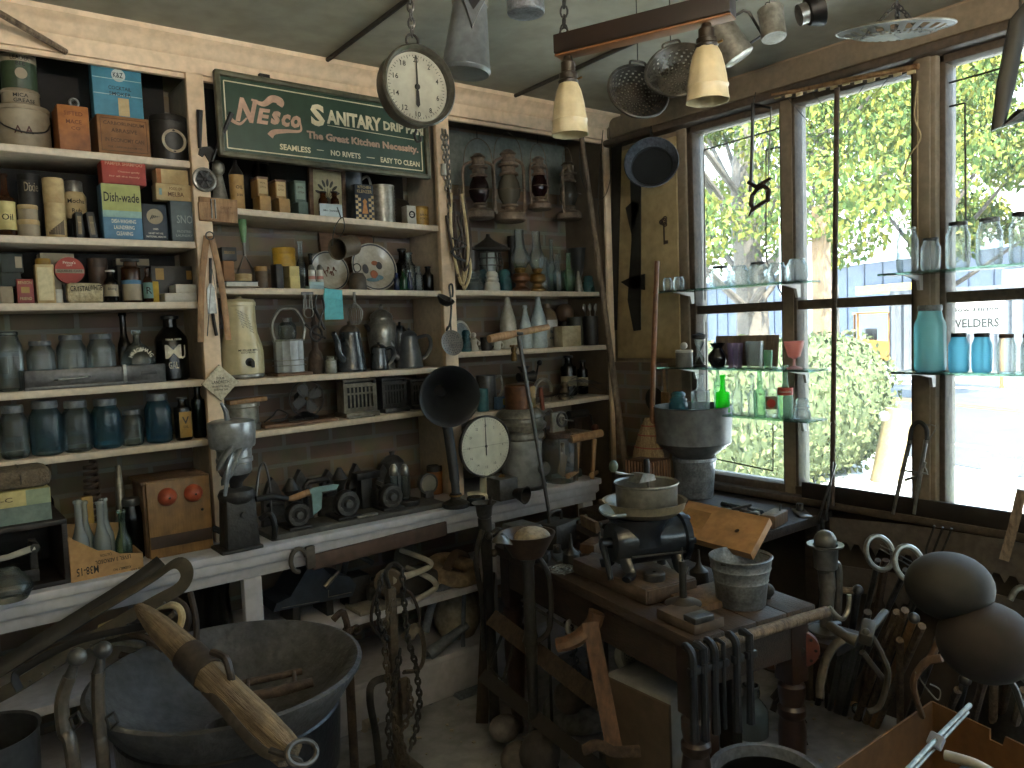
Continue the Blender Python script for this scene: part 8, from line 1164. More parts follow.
BX(cs,'post_body',RC,(.035,.03,f_(389,588)[2]),(f_(395,680)[0],.0,0),.006);BX(cs,'foot_plate',RC,(.16,.14,.012),(0,.0,0),.004);TB(cs,'clevis',RC,bez([f_(404,640,-.02),f_(418,628,-.03),f_(424,648,-.03),f_(420,668,-.03),f_(404,672,-.02)],6),[(.022,.007)]*25,8);TB(cs,'strap_iron',IRON,bez([f_(398,676,-.02),f_(374,682,-.03),f_(370,700,-.03),f_(376,735,-.03),f_(380,775,-.03)],6),[(.014,.007)]*25,8);q=M();x,y,z=f_(404,685,-.035);q.box((x,y,z),(.04,.03,.05),bev=.006);q.box((x,y,z-.06),(.03,.025,.09),bev=.005);q.build('block',mat('#6d6152','#463d32',.6,.3),cs)
for i,(pts,lk,nm)in enumerate((([(402,570),(404,600),(408,640),(416,665),(420,700),(416,730),(410,750)],.03,'long light chain hanging at the right of the iron post'),([(392,600),(384,630),(386,660),(390,700),(398,740),(404,770)],.034,'heavy chain hanging down the front of the iron post'),([(400,650),(394,690),(388,725),(392,768)],.034,'heavy chain hanging at the left of the iron post'),([(408,680),(412,710),(400,735),(408,765)],.03,'short rusty chain looping at the foot of the iron post'),([(382,575),(376,600),(380,625),(388,640)],.024,'thin chain looped over the head of the iron post'))):
 t=T('chain',nm,'chain',o,0,'chains draped on the iron post');P=[f_(p[0],p[1],-.045-.012*i)for p in pts];P=[(x,y,max(z,.012))for x,y,z in P];chain_mesh(P,lk,.0048).build('chain_links',RC if i%2 else IRON,t)
TB(cs,'hook_arm',IRON,bez([f_(389,588),f_(386,572),f_(394,564),f_(403,570,-.04)],5),.009);TB(cs,'rope_loop',LEATH,bez([f_(402,590,-.03),f_(412,595,-.03),f_(420,620,-.03),f_(412,640,-.03)],6),.006);TB(cs,'rope_loop',LEATH,bez([f_(384,585,-.03),f_(374,600,-.03),f_(372,625,-.03),f_(384,640,-.03)],6),.006)
t=T('paper_roll','pale rolled paper lying on the floor left of the iron post','roll',ZP(372,722,.02));t.location.z=.026;TB(t,'roll',mat('#a59c8c','#857c6c',.8),[(-.05,-.02,0),(.07,.03,0)],.025,14)
cx_,cy_,cz_,cr=.678,2.265,.65,.374;CIr=mat('#606164','#2f2c27',.7,.2,7,1.0,amt=.75)
t=T('cauldron','wide rough cast iron cauldron on a dark stand in the left foreground','cauldron',(cx_,cy_,0));prf=[(0,cz_-.19),(.10,cz_-.185),(.2,cz_-.15),(.29,cz_-.075),(.34,cz_-.01),(cr-.008,cz_+.004),(cr+.004,cz_),(cr+.002,cz_-.012),(.33,cz_-.08),(.27,cz_-.16),(.15,cz_-.22),(0,cz_-.23)]
q=M().lathe(prf,seg=64);q.build('bowl',CIr,t);
for i in range(4):a=PI/4+i*PI/2;TB(t,'leg',IRONB,[(.24*math.cos(a),.24*math.sin(a),cz_-.17),(.27*math.cos(a),.27*math.sin(a),.2),(.3*math.cos(a),.3*math.sin(a),0)],[.035,.03,.026],10)
q=M().torus((0,0,.22),.27,.016,40);q.build('ring_brace',IRONB,t);q=M().lathe([(.24,cz_-.34),(.30,cz_-.3),(.31,cz_-.12),(.29,cz_-.1)],seg=48);q.build('stand_skirt',IRONB,t)
t=T('tin_ladle_cup','small tin cup lying in the bottom of the cauldron','cup',DP(222,712,2.28));t.location=(cx_-.05,cy_-.12,cz_-.165);L(t,'cup_body',STEELD,[(0,0),(.045,0),(.055,.06),(.058,.062),(.052,.06),(.04,.006),(0,.006)]);TB(t,'wire_handle',STEEL,bez([(-.05,0,.06),(-.1,-.04,.05),(-.06,-.08,.03),(.02,-.07,.03),(.05,0,.055)],5),.003,6)
a=DP(236,692,2.22);b_=DP(313,682,2.3);t=T('waffle_tongs','rusty iron double handled tool resting inside the cauldron','tool',(a+b_)/2);o=t.location;TB(t,'bar',RUST,[R_(240,699,2.2),R_(280,691,2.22),R_(313,682,2.25)],[.014,.015,.013],10);TB(t,'bar',RUST,[R_(236,685,2.3),R_(302,671,2.36)],[.012,.010],10)
for p,r_ in(((248,698,2.21),(248,680,2.31)),((295,687,2.23),(294,672,2.34))):TB(t,'cross_link',RUST,[R_(*p),R_(*r_)],.006)
A=DP(146,613,2.22);Bq=DP(284,748,1.86);t=T('singletree','weathered wooden singletree with iron strap resting across the cauldron','singletree',(A+Bq)/2);o=t.location;LGW=mat('#a08a6c','#4d3d2c',.85,scale=5,bump=1.0,stretch=(14,14,.9),amt=.5);pts=[R_(138,606,2.24),R_(146,614,2.22),R_(175,640,2.15),R_(210,675,2.05),R_(250,715,1.95),R_(284,748,1.87),R_(290,754,1.86)]
L0,L1=Vector(pts[0]),Vector(pts[-1]);ax_=L1-L0;ll_=ax_.length;random.seed(4);q=M();q.lathe([(0,0),(.012,.003),(.021,ll_*.05),(.030,ll_*.14),(.036,ll_*.26),(.040,ll_*.42),(.041,ll_*.6),(.041,ll_*.8),(.038,ll_*.94),(.034,ll_),(0,ll_)],seg=40);rr_=[1+.035*math.sin(i*2.4)+random.uniform(-.02,.02)for i in range(40)];q.v=[(x*(1+.04*math.sin(7*math.atan2(y,x)+z*9)+.025*math.sin(17*math.atan2(y,x))),y*(1+.04*math.sin(7*math.atan2(y,x)+z*9)+.025*math.sin(17*math.atan2(y,x))),z)for x,y,z in q.v];q.build('wood_log',LGW,t,tuple(L0),ax_.to_track_quat('Z','Y').to_euler());Pa,Pb=L0+ax_*.40,L0+ax_*.50;d=(Pb-Pa).normalized();TB(t,'iron_band',mat('#4d423a','#2e2722',.5,.3),[tuple(Pa-d*.02),tuple(Pa),tuple(Pb),tuple(Pb+d*.01)],.0445,24)
TB(t,'side_iron',mat('#4d423a','#2e2722',.5,.3),bez([R_(212,652,2.02),R_(225,658,2.0),R_(230,672,1.99),R_(232,684,2.0)],5),.010);TB(t,'strap',mat('#4d453d','#2e2924',.5,.4),bez([R_(205,690,2.0),R_(222,708,1.93),R_(248,738,1.85),R_(268,754,1.82),R_(288,756,1.81)],6),[(.012,.006)]*25,8);M().torus(R_(302,753,1.82),.035,.007,28,rot=(.9,.2,.3),sc=(1.2,.8)).build('end_ring',mat('#5a534a','#37322c',.45,.5),t)
TB(t,'end_hook',IRON,bez([R_(270,750,1.82),R_(288,757,1.81),R_(300,762,1.81),R_(296,770,1.82)],5),.008)
LB=mat('#2a2622','#181512',.6,scale=9,bump=.2);t=T('drive_belt','long dark leather belt strips with studs leaning on the counter front','belt',DP(100,630,2.3));o=t.location
TB(t,'strip',LB,bez([R_(-40,690,2.25),R_(0,668,2.3),R_(80,618,2.42),R_(130,586,2.5),R_(162,562,2.56)],6),[(.028,.012)]*25,8);TB(t,'loop',mat('#544d41','#36312a',.6,scale=9),bez([R_(-40,712,2.15),R_(10,690,2.2),R_(90,640,2.3),R_(150,605,2.36),R_(180,588,2.38),R_(187,572,2.40),R_(176,563,2.44),R_(150,580,2.44),R_(90,616,2.36)],6),[(.022,.005)]*49,8);q=M()
for u in range(12):p=Vector(R_(30+12.2*u,681-7.1*u,2.19+.012*u));q.sphere(p,.004,8)
q.build('studs',STEELD,t);TB(t,'loop',LB,bez([R_(20,690,2.1),R_(15,678,2.1),R_(25,668,2.12),R_(80,640,2.2),R_(150,625,2.28)],6),[(.014,.004)]*25,8)
t=T('coiled_hose','coil of stiff pale hose heaped behind the cauldron','hose',DP(150,635,2.45));o=t.location
for i,pts in enumerate((((100,628),(140,612),(172,605),(182,615),(178,632)),((96,640),(130,630),(150,626),(165,622),(176,612)),((108,640),(140,636),(160,650),(150,660),(120,655)),((92,648),(120,642),(150,650),(165,670),(170,690)),((170,598),(184,606),(188,622),(180,640),(172,660)))):TB(t,'hose_turn',(PAPER,WOODG,LEATH,TINM,LEATH)[i],bez([R_(x,y,2.42+.02*i)for x,y in pts],6),.011,8)
p_=R_(150,640,2.46);TB(t,'hose_turn',LEATH,[p_,(p_[0],p_[1],-o.z+.012)],.012)
TB(t,'hose_turn',LEATH,bez([R_(190,592,2.5),R_(196,620,2.48),R_(196,650,2.46)],5),.010)
for i,(pts,lb,w)in enumerate((([(77,657),(70,676),(62,700),(64,730),(74,770)],'left ball topped wooden hame with iron fittings in the foreground',.020),([(103,650),(98,672),(98,700),(100,735),(104,770)],'right ball topped hame standing beside the cauldron rim',.018))):
 t=T('harness_hame',lb,'hame',DP(pts[-1][0],pts[-1][1],1.8+.08*i),0,'ball topped hames');o=t.location;HM=mat('#5b5247','#3a332b',.4,.4,12);D0=1.8+.08*i;M().sphere(R_(*pts[0],D0),.021,16).build('ball',STEELD,t);TB(t,'horn',STEELD,bez([R_(*pts[0],D0),R_(*pts[1],D0)],5),[.012,.010,.010,.011,.012,.014],10);TB(t,'body',HM,bez([R_(*p,D0)for p in pts[1:]]+[(0,0,-o.z)],6),[(.018,.014)]*25,10);TB(t,'buckle',IRON,[R_(pts[2][0]+8,pts[2][1]+18,D0-.02),R_(pts[2][0]+16,pts[2][1]+12,D0-.02),R_(pts[2][0]+20,pts[2][1]+22,D0-.02),R_(pts[2][0]+12,pts[2][1]+30,D0-.02),R_(pts[2][0]+8,pts[2][1]+18,D0-.02)],.004,6)
c=DP(-14,748,1.75);t=T('coal_bucket','dark metal bucket cut off by the lower left edge','bucket',(c.x,c.y,0));zt_=DP(-14,735,1.75).z;r=.105;L(t,'bucket_body',mat('#3b3c3e','#252628',.4,.4),[(0,.01),(r*.75,.0),(r,zt_),(r*1.04,zt_+.004),(r*.98,zt_),(r*.73,.02),(0,.02)],seg=40)
zt_=.42;A=ZP(836,768,zt_);Bq=ZP(932,701,zt_);C_=ZP(1030,748,zt_);e1=(A-Bq);e2=(C_-Bq);Dq=Bq+e1+e2*1.25;C2=Bq+e2*1.25;t=T('open_carton','open brown cardboard box on the floor at the lower right corner','box',(Bq.x,Bq.y,0));o=t.location;CB=mat('#7d5936','#624427',.85,scale=6)
def wallp(a,b,nm,notch=False):
 d=Vector((b.x-a.x,b.y-a.y,0));ln_=d.length;out=[(0,0),(ln_,0),(ln_,zt_)]+([(ln_*.62,zt_),(ln_*.60,zt_-.03),(ln_*.5,zt_-.03),(ln_*.5,zt_)]if notch else[])+[(0,zt_)];M().prism(out,.006).build(nm,CB,t,(a.x-o.x,a.y-o.y,0),(0,0,math.atan2(d.y,d.x)))
wallp(Bq,A+e1*.2,'side_wall');wallp(Bq,C2,'side_wall',True);wallp(A+e1*.2,Dq+e1*.2,'side_wall');wallp(C2,Dq+e1*.2,'side_wall');q=M().add([tuple(Vector((p.x-o.x,p.y-o.y,.006)))for p in(Bq,A+e1*.2,Dq+e1*.2,C2)],[(0,1,2,3)]);q.build('box_floor',CB,t)
t=T('clamp_rod','silver sliding rod with a white block sticking out of the open carton','rod',DP(938,737,1.75));o=t.location;TB(t,'rod',STEEL,[R_(900,778,1.62),R_(938,737,1.75),R_(970,705,1.86)],.006,8);TB(t,'rod',STEEL,[R_(905,780,1.64),R_(943,739,1.77),R_(968,712,1.86)],.004,8);M().box(R_(936,741,1.75),(.036,.03,.03),(.3,.6,.3),.004).build('block',mat('#a9adb8','#8b8f9a',.4),t)
TB(t,'rod',STEEL,[R_(900,778,1.62),tuple(Vector((.02+DP(900,778,1.62).x-o.x,DP(900,778,1.62).y-o.y+.02,-o.z+.02)))],.006,8)
t=T('enamel_grip','white rounded handle lying inside the open carton','handle',(DP(975,768,1.95).x,DP(975,768,1.95).y,.02));o=t.location;TB(t,'grip',ENWHITE,bez([R_(945,755,2.0),R_(975,764,1.95),R_(1000,778,1.9)],5),.013,10);BX(t,'block',MB,(.1,.08,DP(975,768,1.95).z-.035),(0,0,0),.006)
for i,(px,py,D,r,m,lb,foot)in enumerate(((949,586,1.55,(.080,.080,.066),mat('#2a2620','#1b1814',.75,.2,5),'upper flattened round dark float ball at the right edge',(1010,800)),(986,642,1.50,(.086,.086,.076),mat('#281e18','#191310',.8,.2,5),'lower reddish dark float ball at the right edge',(1040,800)))):
 c=DP(px,py,D);t=T('float_ball',lb,'ball',c,0,'float balls on rods');M().sphere((0,0,0),r,28,(.0,.0,0)).build('ball',m,t);g_=DP(1052,800,D+.12);TB(t,'rod',IRON,[tuple(ray(px+20,py+20)*(D+.05)+CAM-c),tuple(DP(1016+20*i,690,D+.12)-c),tuple(g_-c),(g_.x-c.x,g_.y-c.y,-c.z)],.007)
SB=mat('#756b62','#4c443d',.6,.15,6,.1,amt=.9)
def saw(lab,Y0,Y1,z,X,hgt,tilt,tooth):
 t=T('crosscut_saw',lab,'saw',(X,(Y0+Y1)/2,z),0,'crosscut saws leaning on the window wall',(0,tilt,0));w=abs(Y1-Y0);n=int(w/tooth);out=[(-w/2,hgt*.75),(-w/4,hgt*.95),(0,hgt),(w/4,hgt*.95),(w/2,hgt*.75)]
 for i in range(n):u=w/2-w*i/n;out+=[(u,0),(u-w/n*.3,-.03 if i%5 else-.004),(u-w/n*.6,-.0)]
 out.append((-w/2,0));M().prism(out,.003,rot=(0,0,-PI/2)).build('blade',SB,t)
 for s in(-1,1):TB(t,'handle',WOODG,[(0,s*(w/2-.02),hgt*.3),(-.01,s*(w/2-.01),hgt+.10)],.014,10);return t
saw('rusty two man crosscut saw leaning highest below the right window',1.72,.45,.685,2.95,.125,-.06,.05);saw('second rusty crosscut saw leaning lower under the window',1.72,.55,.50,2.93,.12,-.06,.05)
t=T('sill_plank','dark long plank standing on the sill under the middle window','plank',(2.962,1.15,.8305));BX(t,'board',mat('#2b211b','#17120f',.6),(.02,1.4,.075),(0,0,0),.003)
t=T('short_stick','square brown stick leaning on the sill at the right edge','stick',XP(1013,528,2.9));o=t.location;bar4(t,'stick',(0,0,0),tuple(XP(1022,490,2.9)-o),.03,.02,WOODG);bar4(t,'stick',(0,0,0),tuple(XP(1004,560,2.88)-o),.03,.02,WOODG)
t=T('garden_shears','pair of iron blades stuck upright against the sill below the iron rod','shears',XP(822,515,2.86));o=t.location;TB(t,'blade',STEELD,[tuple(XP(818,520,2.86)-o),tuple(XP(836,464,2.86)-o)],[(.010,.005),(.003,.003)],8);TB(t,'blade',STEELD,[tuple(XP(826,520,2.86)-o),tuple(XP(833,462,2.88)-o)],[(.010,.005),(.003,.003)],8);TB(t,'tang',IRON,[tuple(XP(822,518,2.86)-o),(0,0,-.2),(.02,0,-o.z+0)],.008)
random.seed(21)
def ltool(nm,lab,cat,top,foot,r,m,head=None,g=None):
 foot=Vector(foot);foot.x=min(foot.x,2.88);top=Vector(top);top.x=min(top.x,2.90);t=T(nm,lab,cat,foot,0,g);d=Vector(top)-Vector(foot);TB(t,'shaft',m,[(0,0,0),tuple(d*.5),tuple(d)],r,8);u=d.normalized()
 if head=='ring':M().torus(tuple(d+u*.035),.044,.009,26,rot=Vector((-.55,-.75,.4)).to_track_quat('Z','Y').to_euler(),sc=(1,1.25)).build('ring_handle',STEEL if m is STEELD else IRON,t)
 if head=='fork':
  for s in(-1,0,1):TB(t,'tine',IRON,bez([tuple(d),tuple(d+u*.04+Vector((.0,s*.025,0))),tuple(d+u*.14+Vector((0,s*.028,0)))],5),.004,6)
 if head=='tee':TB(t,'grip',WOODG,[tuple(d+Vector((-.03,.04,0))),tuple(d+Vector((.03,-.04,.0)))],.012)
 if head=='knob':M().sphere(tuple(d),.018,10).build('knob',STEELD,t)
 if head=='hook':TB(t,'hook',m,bez([tuple(d),tuple(d+u*.04),tuple(d+u*.05+Vector((-.03,-.02,0))),tuple(d+u*.02+Vector((-.05,-.03,0)))],5),r*.9)
 return t
def fl(px,py):return ZP(px,py,0)
ltool('ring_rod','iron rod with bright oval ring handle rising above the tool heap','rod',DP(878,560,2.62),fl(866,700),.010,STEELD,'ring');ltool('ring_rod','iron rod with dark oval ring handle right of the bright one','rod',DP(906,570,2.5),fl(850,705),.010,STEELD,'ring')
t=T('hanging_wire','thin double wire strung between the two ring handles','wire',DP(896,552,2.55));o=t.location;TB(t,'wire',STEELD,[R_(880,545,2.62),R_(912,562,2.5)],.002,5);TB(t,'wire',STEELD,[R_(880,549,2.62),R_(912,567,2.5)],.002,5)
SP=[((897,612),(868,712),2.5,WOODG,'pale wooden stick, first of the slanting bundle',None),((905,610),(876,716),2.48,WOODG,'pale wooden stick, second of the slanting bundle',None),((914,618),(884,718),2.46,WOODL,'light wooden stick with frayed end in the slanting bundle','knob'),((922,626),(892,716),2.44,WOODG,'worn wooden stick, last of the slanting bundle',None),((858,590),(852,705),2.6,STEELD,'rusty bar with a knobbed top behind the tongs','knob'),((868,612),(858,706),2.55,STEELD,'thin steel bar behind the tongs',None),((845,640),(838,704),2.5,STEELD,'first of three thin steel rods under the tongs',None),((851,640),(846,706),2.48,STEELD,'second of three thin steel rods under the tongs',None),((857,642),(853,704),2.46,STEELD,'third of three thin steel rods under the tongs',None),((938,640),(925,720),2.4,STEELD,'dark iron bar right of the slanting bundle','hook'),((958,690),(950,735),2.35,WOODG,'short stub stick behind the carton',None),((965,680),(962,742),2.3,STEELD,'blunt steel pin behind the carton','knob'),((984,680),(980,745),2.3,WOODG,'straight stick under the lower float ball',None),((994,670),(1014,752),2.3,WOODG,'stick slanting right under the lower float ball',None),((1012,668),(1016,745),2.3,RUST,'wide rusty bar at the right edge under the float balls',None),((1024,690),(1030,750),2.3,WOODG,'stick cut off by the right edge under the float balls',None),((886,560),(905,690),2.75,RUST,'dark bar leaning behind the ring handles',None),((930,560),(915,690),2.75,IRON,'dark fork leaning behind the upper float ball','fork'),((838,590),(842,690),2.75,IRON,'dark bar behind the citrus juicer','tee'),((900,640),(930,715),2.55,WOODG,'stick crossing behind the slanting bundle',None)]
for(tp,ft,D,m,lb,hd)in SP:
 f0=fl(*ft);tp_=DP(tp[0],tp[1],D);
 if tp_.x>2.9:tp_=XP(tp[0],tp[1],2.9)
 ltool('long_stick'if m in(WOODG,WOODL)else 'iron_bar',lb,'stick'if m in(WOODG,WOODL)else 'bar',tp_,Vector((min(f0.x,2.9),f0.y,0)),.0125,m,hd,'sticks and bars heaped under the window')
D0=2.35;t=T('ice_tongs','big curved iron tongs with a round pivot right of the table','tongs',fl(850,716));o=t.location;TI=mat('#5d564c','#3a352e',.5,.4)
TB(t,'jaw',TI,bez([R_(857,638,D0),R_(842,640,D0),R_(828,655,D0),R_(821,680,D0),(R_(820,700,D0)[0],R_(820,700,D0)[1],R_(820,697,D0)[2])],6),[(.014,.010)]*25,8);TB(t,'jaw',TI,bez([R_(872,636,D0),R_(882,655,D0),R_(888,675,D0),R_(880,705,D0),R_(868,712,D0)],6),[(.012,.009)]*25,8);TB(t,'arm',TI,[R_(830,625,D0+.05),R_(845,636,D0),R_(857,641,D0-.02)],[.014,.016,.02],10);q=M();q.box(R_(867,632,D0),(.07,.04,.05),(.2,-.5,.3),.01);q.sphere(R_(866,632,D0-.025),.012,10);q.build('pivot',TI,t);TB(t,'handle',TI,[R_(870,630,D0),R_(885,612,D0+.1)],.012);TB(t,'handle',TI,[R_(862,652,D0),R_(888,685,D0+.03)],.009)
t=T('wood_yoke','forked wooden handles lying against the lower float ball','handle',fl(925,722));o=t.location;TB(t,'fork_arm',WOODO,bez([R_(948,620,2.2),R_(932,655,2.2),R_(916,674,2.2),R_(914,690,2.22),R_(922,715,2.3)],6),[(.014,.009)]*25,8);TB(t,'fork_arm',WOODO,bez([R_(942,658,2.15),R_(926,662,2.18),R_(916,674,2.2)],6),[(.012,.009)]*13,8);TB(t,'wire_frays',TINM,bez([R_(915,672,2.19),R_(928,690,2.2),R_(938,700,2.2),R_(940,690,2.2),R_(930,684,2.2)],6),.002,5)
t=T('glass_float','small clear glass knob on the floor under the slanting sticks','knob',fl(857,714));M().sphere((0,0,.022),.022,12).build('ball',G_CLEAR2,t)
t=T('iron_pot','dark pot with a curved pale handle at the right edge under the window','pot',XP(1020,610,2.75));t.location.z=0;o=t.location;L(t,'pot_body',IRON,[(0,0),(.10,0),(.12,.2),(.11,.5),(.06,.55),(0,.55)]);TB(t,'handle',STEEL,bez([R_(1010,600,2.55),R_(1016,590,2.55),R_(1024,588,2.55),R_(1034,596,2.55)],5),.010)
random.seed(8);q=M()
for i in range(350):x,y=random.uniform(1.4,2.9),random.uniform(1.3,2.75);s=random.uniform(.003,.012);q.box((x,y,s*.3),(s*random.uniform(.6,2),s,s*.5),(0,0,random.uniform(0,3)))
o=q.build('debris',mat('#a79f90','#7f776a',.9,scale=40));tag(o,'crumbs of dirt and chips scattered over the grey floor','debris',None,'stuff')
GZ0=-.1
ROADM=mat('#363634','#302f2e',.9,scale=.6);DIRT=mat('#d8d4cb','#c2beb5',.95,scale=.8);
q=M().add([(3.15,-40,GZ0),(120,-40,GZ0),(120,90,GZ0),(3.15,90,GZ0)],[(0,1,2,3)]);struct(q,'ground',DIRT)
q=M().add([(-60,-60,GZ0),(-2.4,-60,GZ0),(-2.4,90,GZ0),(-60,90,GZ0)],[(0,1,2,3)]);struct(q,'ground_west',DIRT)
q=M().add([(-2.4,-60,GZ0),(3.15,-60,GZ0),(3.15,-2.55,GZ0),(-2.4,-2.55,GZ0)],[(0,1,2,3)]);struct(q,'ground_south',DIRT)
p1,p2=ZP(830,432,GZ0),ZP(1024,456,GZ0);y1,y2=ZP(850,395,GZ0),ZP(1024,412,GZ0);f1,f2=ZP(845,378,GZ0),ZP(1024,393,GZ0)
rd=(y1-y2).normalized();rn=Vector((rd.y,-rd.x,0));rn=rn if rn.x>0 else-rn
def strip(c,w,z,nm,m):
 a=c-rd*45;b=c+rd*60;v=[a-rn*w/2,a+rn*w/2,b+rn*w/2,b-rn*w/2];struct(M().add([(p.x,p.y,z)for p in v],[(0,1,2,3)]),nm,m)
mid_=y2;dn=(p2-mid_).dot(rn);df=(f2-mid_).dot(rn);strip(mid_+rn*(dn+df)/2,df-dn+2.2,GZ0+.01,'road',ROADM);LW=mat('#dcdcd8','#c9c9c4',.8,scale=2)
strip(mid_+rn*dn,.14,GZ0+.016,'road_marking_near',LW);strip(mid_+rn*df,.14,GZ0+.016,'road_marking_far',LW);YW=mat('#8a6410','#7a580e',.8,scale=2);strip(mid_-rn*.14,.12,GZ0+.016,'road_marking_middle',YW);strip(mid_+rn*.14,.12,GZ0+.016,'road_marking_centre',YW)
gp=M()
for(x,y,r)in((4.6,.6,.9),(5.2,1.0,.7),(4.2,1.4,.5)):gp.add([(x+r*math.cos(a*PI/8)*random.uniform(.8,1.1),y+r*math.sin(a*PI/8)*random.uniform(.8,1.1),GZ0+.006+.001*r)for a in range(16)],[tuple(range(16))])
tag(gp.build('grass',mat('#8fa35a','#6f8443',.9,scale=8)),'patch of thin green grass outside below the right window','grass',None,'stuff')
base=ZP(855,356,GZ0);bd=rd;bn=rn;SHED=mat('#464e5e','#3f4756',.6,scale=.5);
def bp(u,v,z):p=Vector((base.x,base.y,0))+bd*u+bn*v;return Vector((p.x,p.y,z))
ang=math.atan2(bd.y,bd.x);hB=1.6+(318-268)*((base-CAM).dot(_z*_z.z+_x*_x.z+_y*_y.z)if False else(Vector((base.x,base.y,1.6))-CAM).dot(Vector((_x.z,_y.z,_z.z))))/F
sh=T('metal_shed','long pale blue metal shed across the road behind the trees','building',(base.x,base.y,GZ0),ang);BX(sh,'wall',SHED,(60,10,hB-GZ0),(8,-5.5 if bn.dot(Vector((-math.sin(ang),math.cos(ang),0)))<0 else 5.5,0),.02);sy=-1 if bn.dot(Vector((-math.sin(ang),math.cos(ang),0)))<0 else 1
BX(sh,'roof',mat('#aeb6bd','#98a2ab',.5),(61,11,.25),(8,sy*5.5,hB-GZ0),.02);q=M()
for i in range(60):q.box((-22+i*1.0,sy*.48,(hB-GZ0)/2),(.06,.05,hB-GZ0))
q.build('wall_ribs',mat('#3f4654','#373e4b',.6),sh)
BX(sh,'bay_door',mat('#5b6574','#4b5462',.6),(4.2,.3,2.5),(-2.0,sy*.4,0),.02);BX(sh,'door_header',mat('#b59f4a','#9a8638',.6),(4.4,.3,.35),(-2.0,sy*.36,2.5),.02)
for i,u in enumerate((-9,-7.2,3.5)):BX(sh,'grey_panel',mat('#9aa3ad','#87919c',.5),(1.5,.2,2.2),(u,sy*.42,.8),.02)
sc_=ZP(975,352,GZ0);D1=17.0;cS=DP(974,318,D1);t=T('hiring_sign','white roadside sign reading now hiring welders','sign',(cS.x,cS.y,GZ0),0);k=D1/F;rz_=math.atan2(-(CAM.y-cS.y),-(CAM.x-cS.x))-PI/2;t.rotation_euler=(0,0,rz_);z0=cS.z-GZ0;BX(t,'board',mat('#a5a5a2','#9a9a97',.6),(52*k,.06,33*k),(0,0,z0-16*k),.01);TX(t,INK,[('Now Hiring',42*k,0,8*k,6*k),('WELDERS',43*k,0,-5*k,9*k)],(0,-.032,z0),off=.03)
for s in(-1,1):BX(t,'post',WOODL,(.09,.09,z0+14*k),(s*24*k,.08,0),.01)
t=T('grey_container','pale corrugated container behind the hiring sign','container',(DP(1000,345,19.5).x,DP(1000,345,19.5).y,GZ0),rz_);q=M().box((0,.5,1.15),(5,.6,2.3));
for i in range(16):q.box((-2.4+i*.3,.17,1.15),(.1,.08,2.2))
q.build('container_body',mat('#5f6164','#505256',.5),t)
D2=24.0;c=DP(878,340,D2);t=T('forklift','orange yellow forklift parked before the blue shed across the road','forklift',(c.x,c.y,GZ0),rz_+.25);FO=mat('#8a5c1e','#784e18',.5);DK=BLACK;S=.82
M().prism([(-.9,.35),(.7,.35),(.75,.8),(.45,.9),(.3,1.05),(-.5,1.15),(-.95,1.05),(-1.0,.6)],1.0).build('body',FO,t);BX(t,'counterweight',FO,(.5,1.05,.65),(-.85,0,.35),.06);BX(t,'grille',DK,(.5,.02,.26),(-.55,-.53,.75),.01);BX(t,'seat',DK,(.4,.5,.45),(-.25,0,1.1),.05)
q=M()
for x in(-.75,.45):
 for y in(-.45,.45):q.box((x,y,1.55),(.07,.07,1.1))
q.build('cab_posts',FO,t);BX(t,'cab_roof',FO,(1.35,1.05,.07),(-.15,0,2.08),.02);q=M()
for y in(-.35,.35):q.box((.95,y,1.35),(.1,.09,2.3),(0,.06,0))
q.box((.95,0,2.45),(.09,.7,.09));q.box((.95,0,1.2),(.09,.7,.07));q.build('mast',mat('#7a5220','#644216',.5),t);q=M()
for y in(-.25,.25):q.box((1.5,y,.18),(1.0,.12,.05))
q.build('forks',DK,t)
for x,r in((-.6,.28),(.6,.34)):
 for y in(-.5,.5):TB(t,'wheel',DK,[(x,y-.1,r),(x,y+.1,r)],r,20)
t.scale=(S,S,S)
a=ZP(822,400,GZ0);D3=9.5;c=DP(822,330,D3);t=T('wooden_post','tall light wooden sign post outside between the hedge and the road','post',(c.x,c.y,GZ0));zt_=DP(822,207,D3).z-GZ0;BX(t,'post',mat('#7d6345','#6a5238',.7),(.16,.16,zt_),(0,0,0),.01);cw=DP(808,250,D3);BX(t,'sign_board',mat('#dfe0e0','#cfd0d0',.6),(.03,.55,1.0),(-.02,.28,DP(810,294,D3).z-GZ0),.01)
c=ZP(884,481,GZ0);tp=DP(900,410,(Vector((c.x,c.y,c.z))-CAM).dot(Vector((_x.z,_y.z,_z.z)))*.99);t=T('leaning_post','leaning pale wooden bollard post outside beside the road','post',c);TB(t,'post',mat('#8d7850','#776342',.8,scale=6),[(0,0,-.05),tuple(tp-c)],.14,12);M().sphere(tuple((DP(884,416,7.3)-c)),.05,10).build('knob',TINM,t)
c=ZP(1000,485,GZ0);t=T('planter','small pale planter outside on the ground right of the window post','planter',c);L(t,'pot',mat('#b0a58f','#94896f',.8),[(0,0),(.12,0),(.17,.22),(.18,.23),(.15,.22),(0,.2)])
LEAF=[mat('#676d34','#575e2e',.7,scale=2),mat('#4c5c32','#42522b',.7,scale=2),mat('#7a7634','#6a662e',.7,scale=2)]
for m_ in LEAF:m_.node_tree.nodes['Principled BSDF'].inputs['Specular IOR Level'].default_value=0
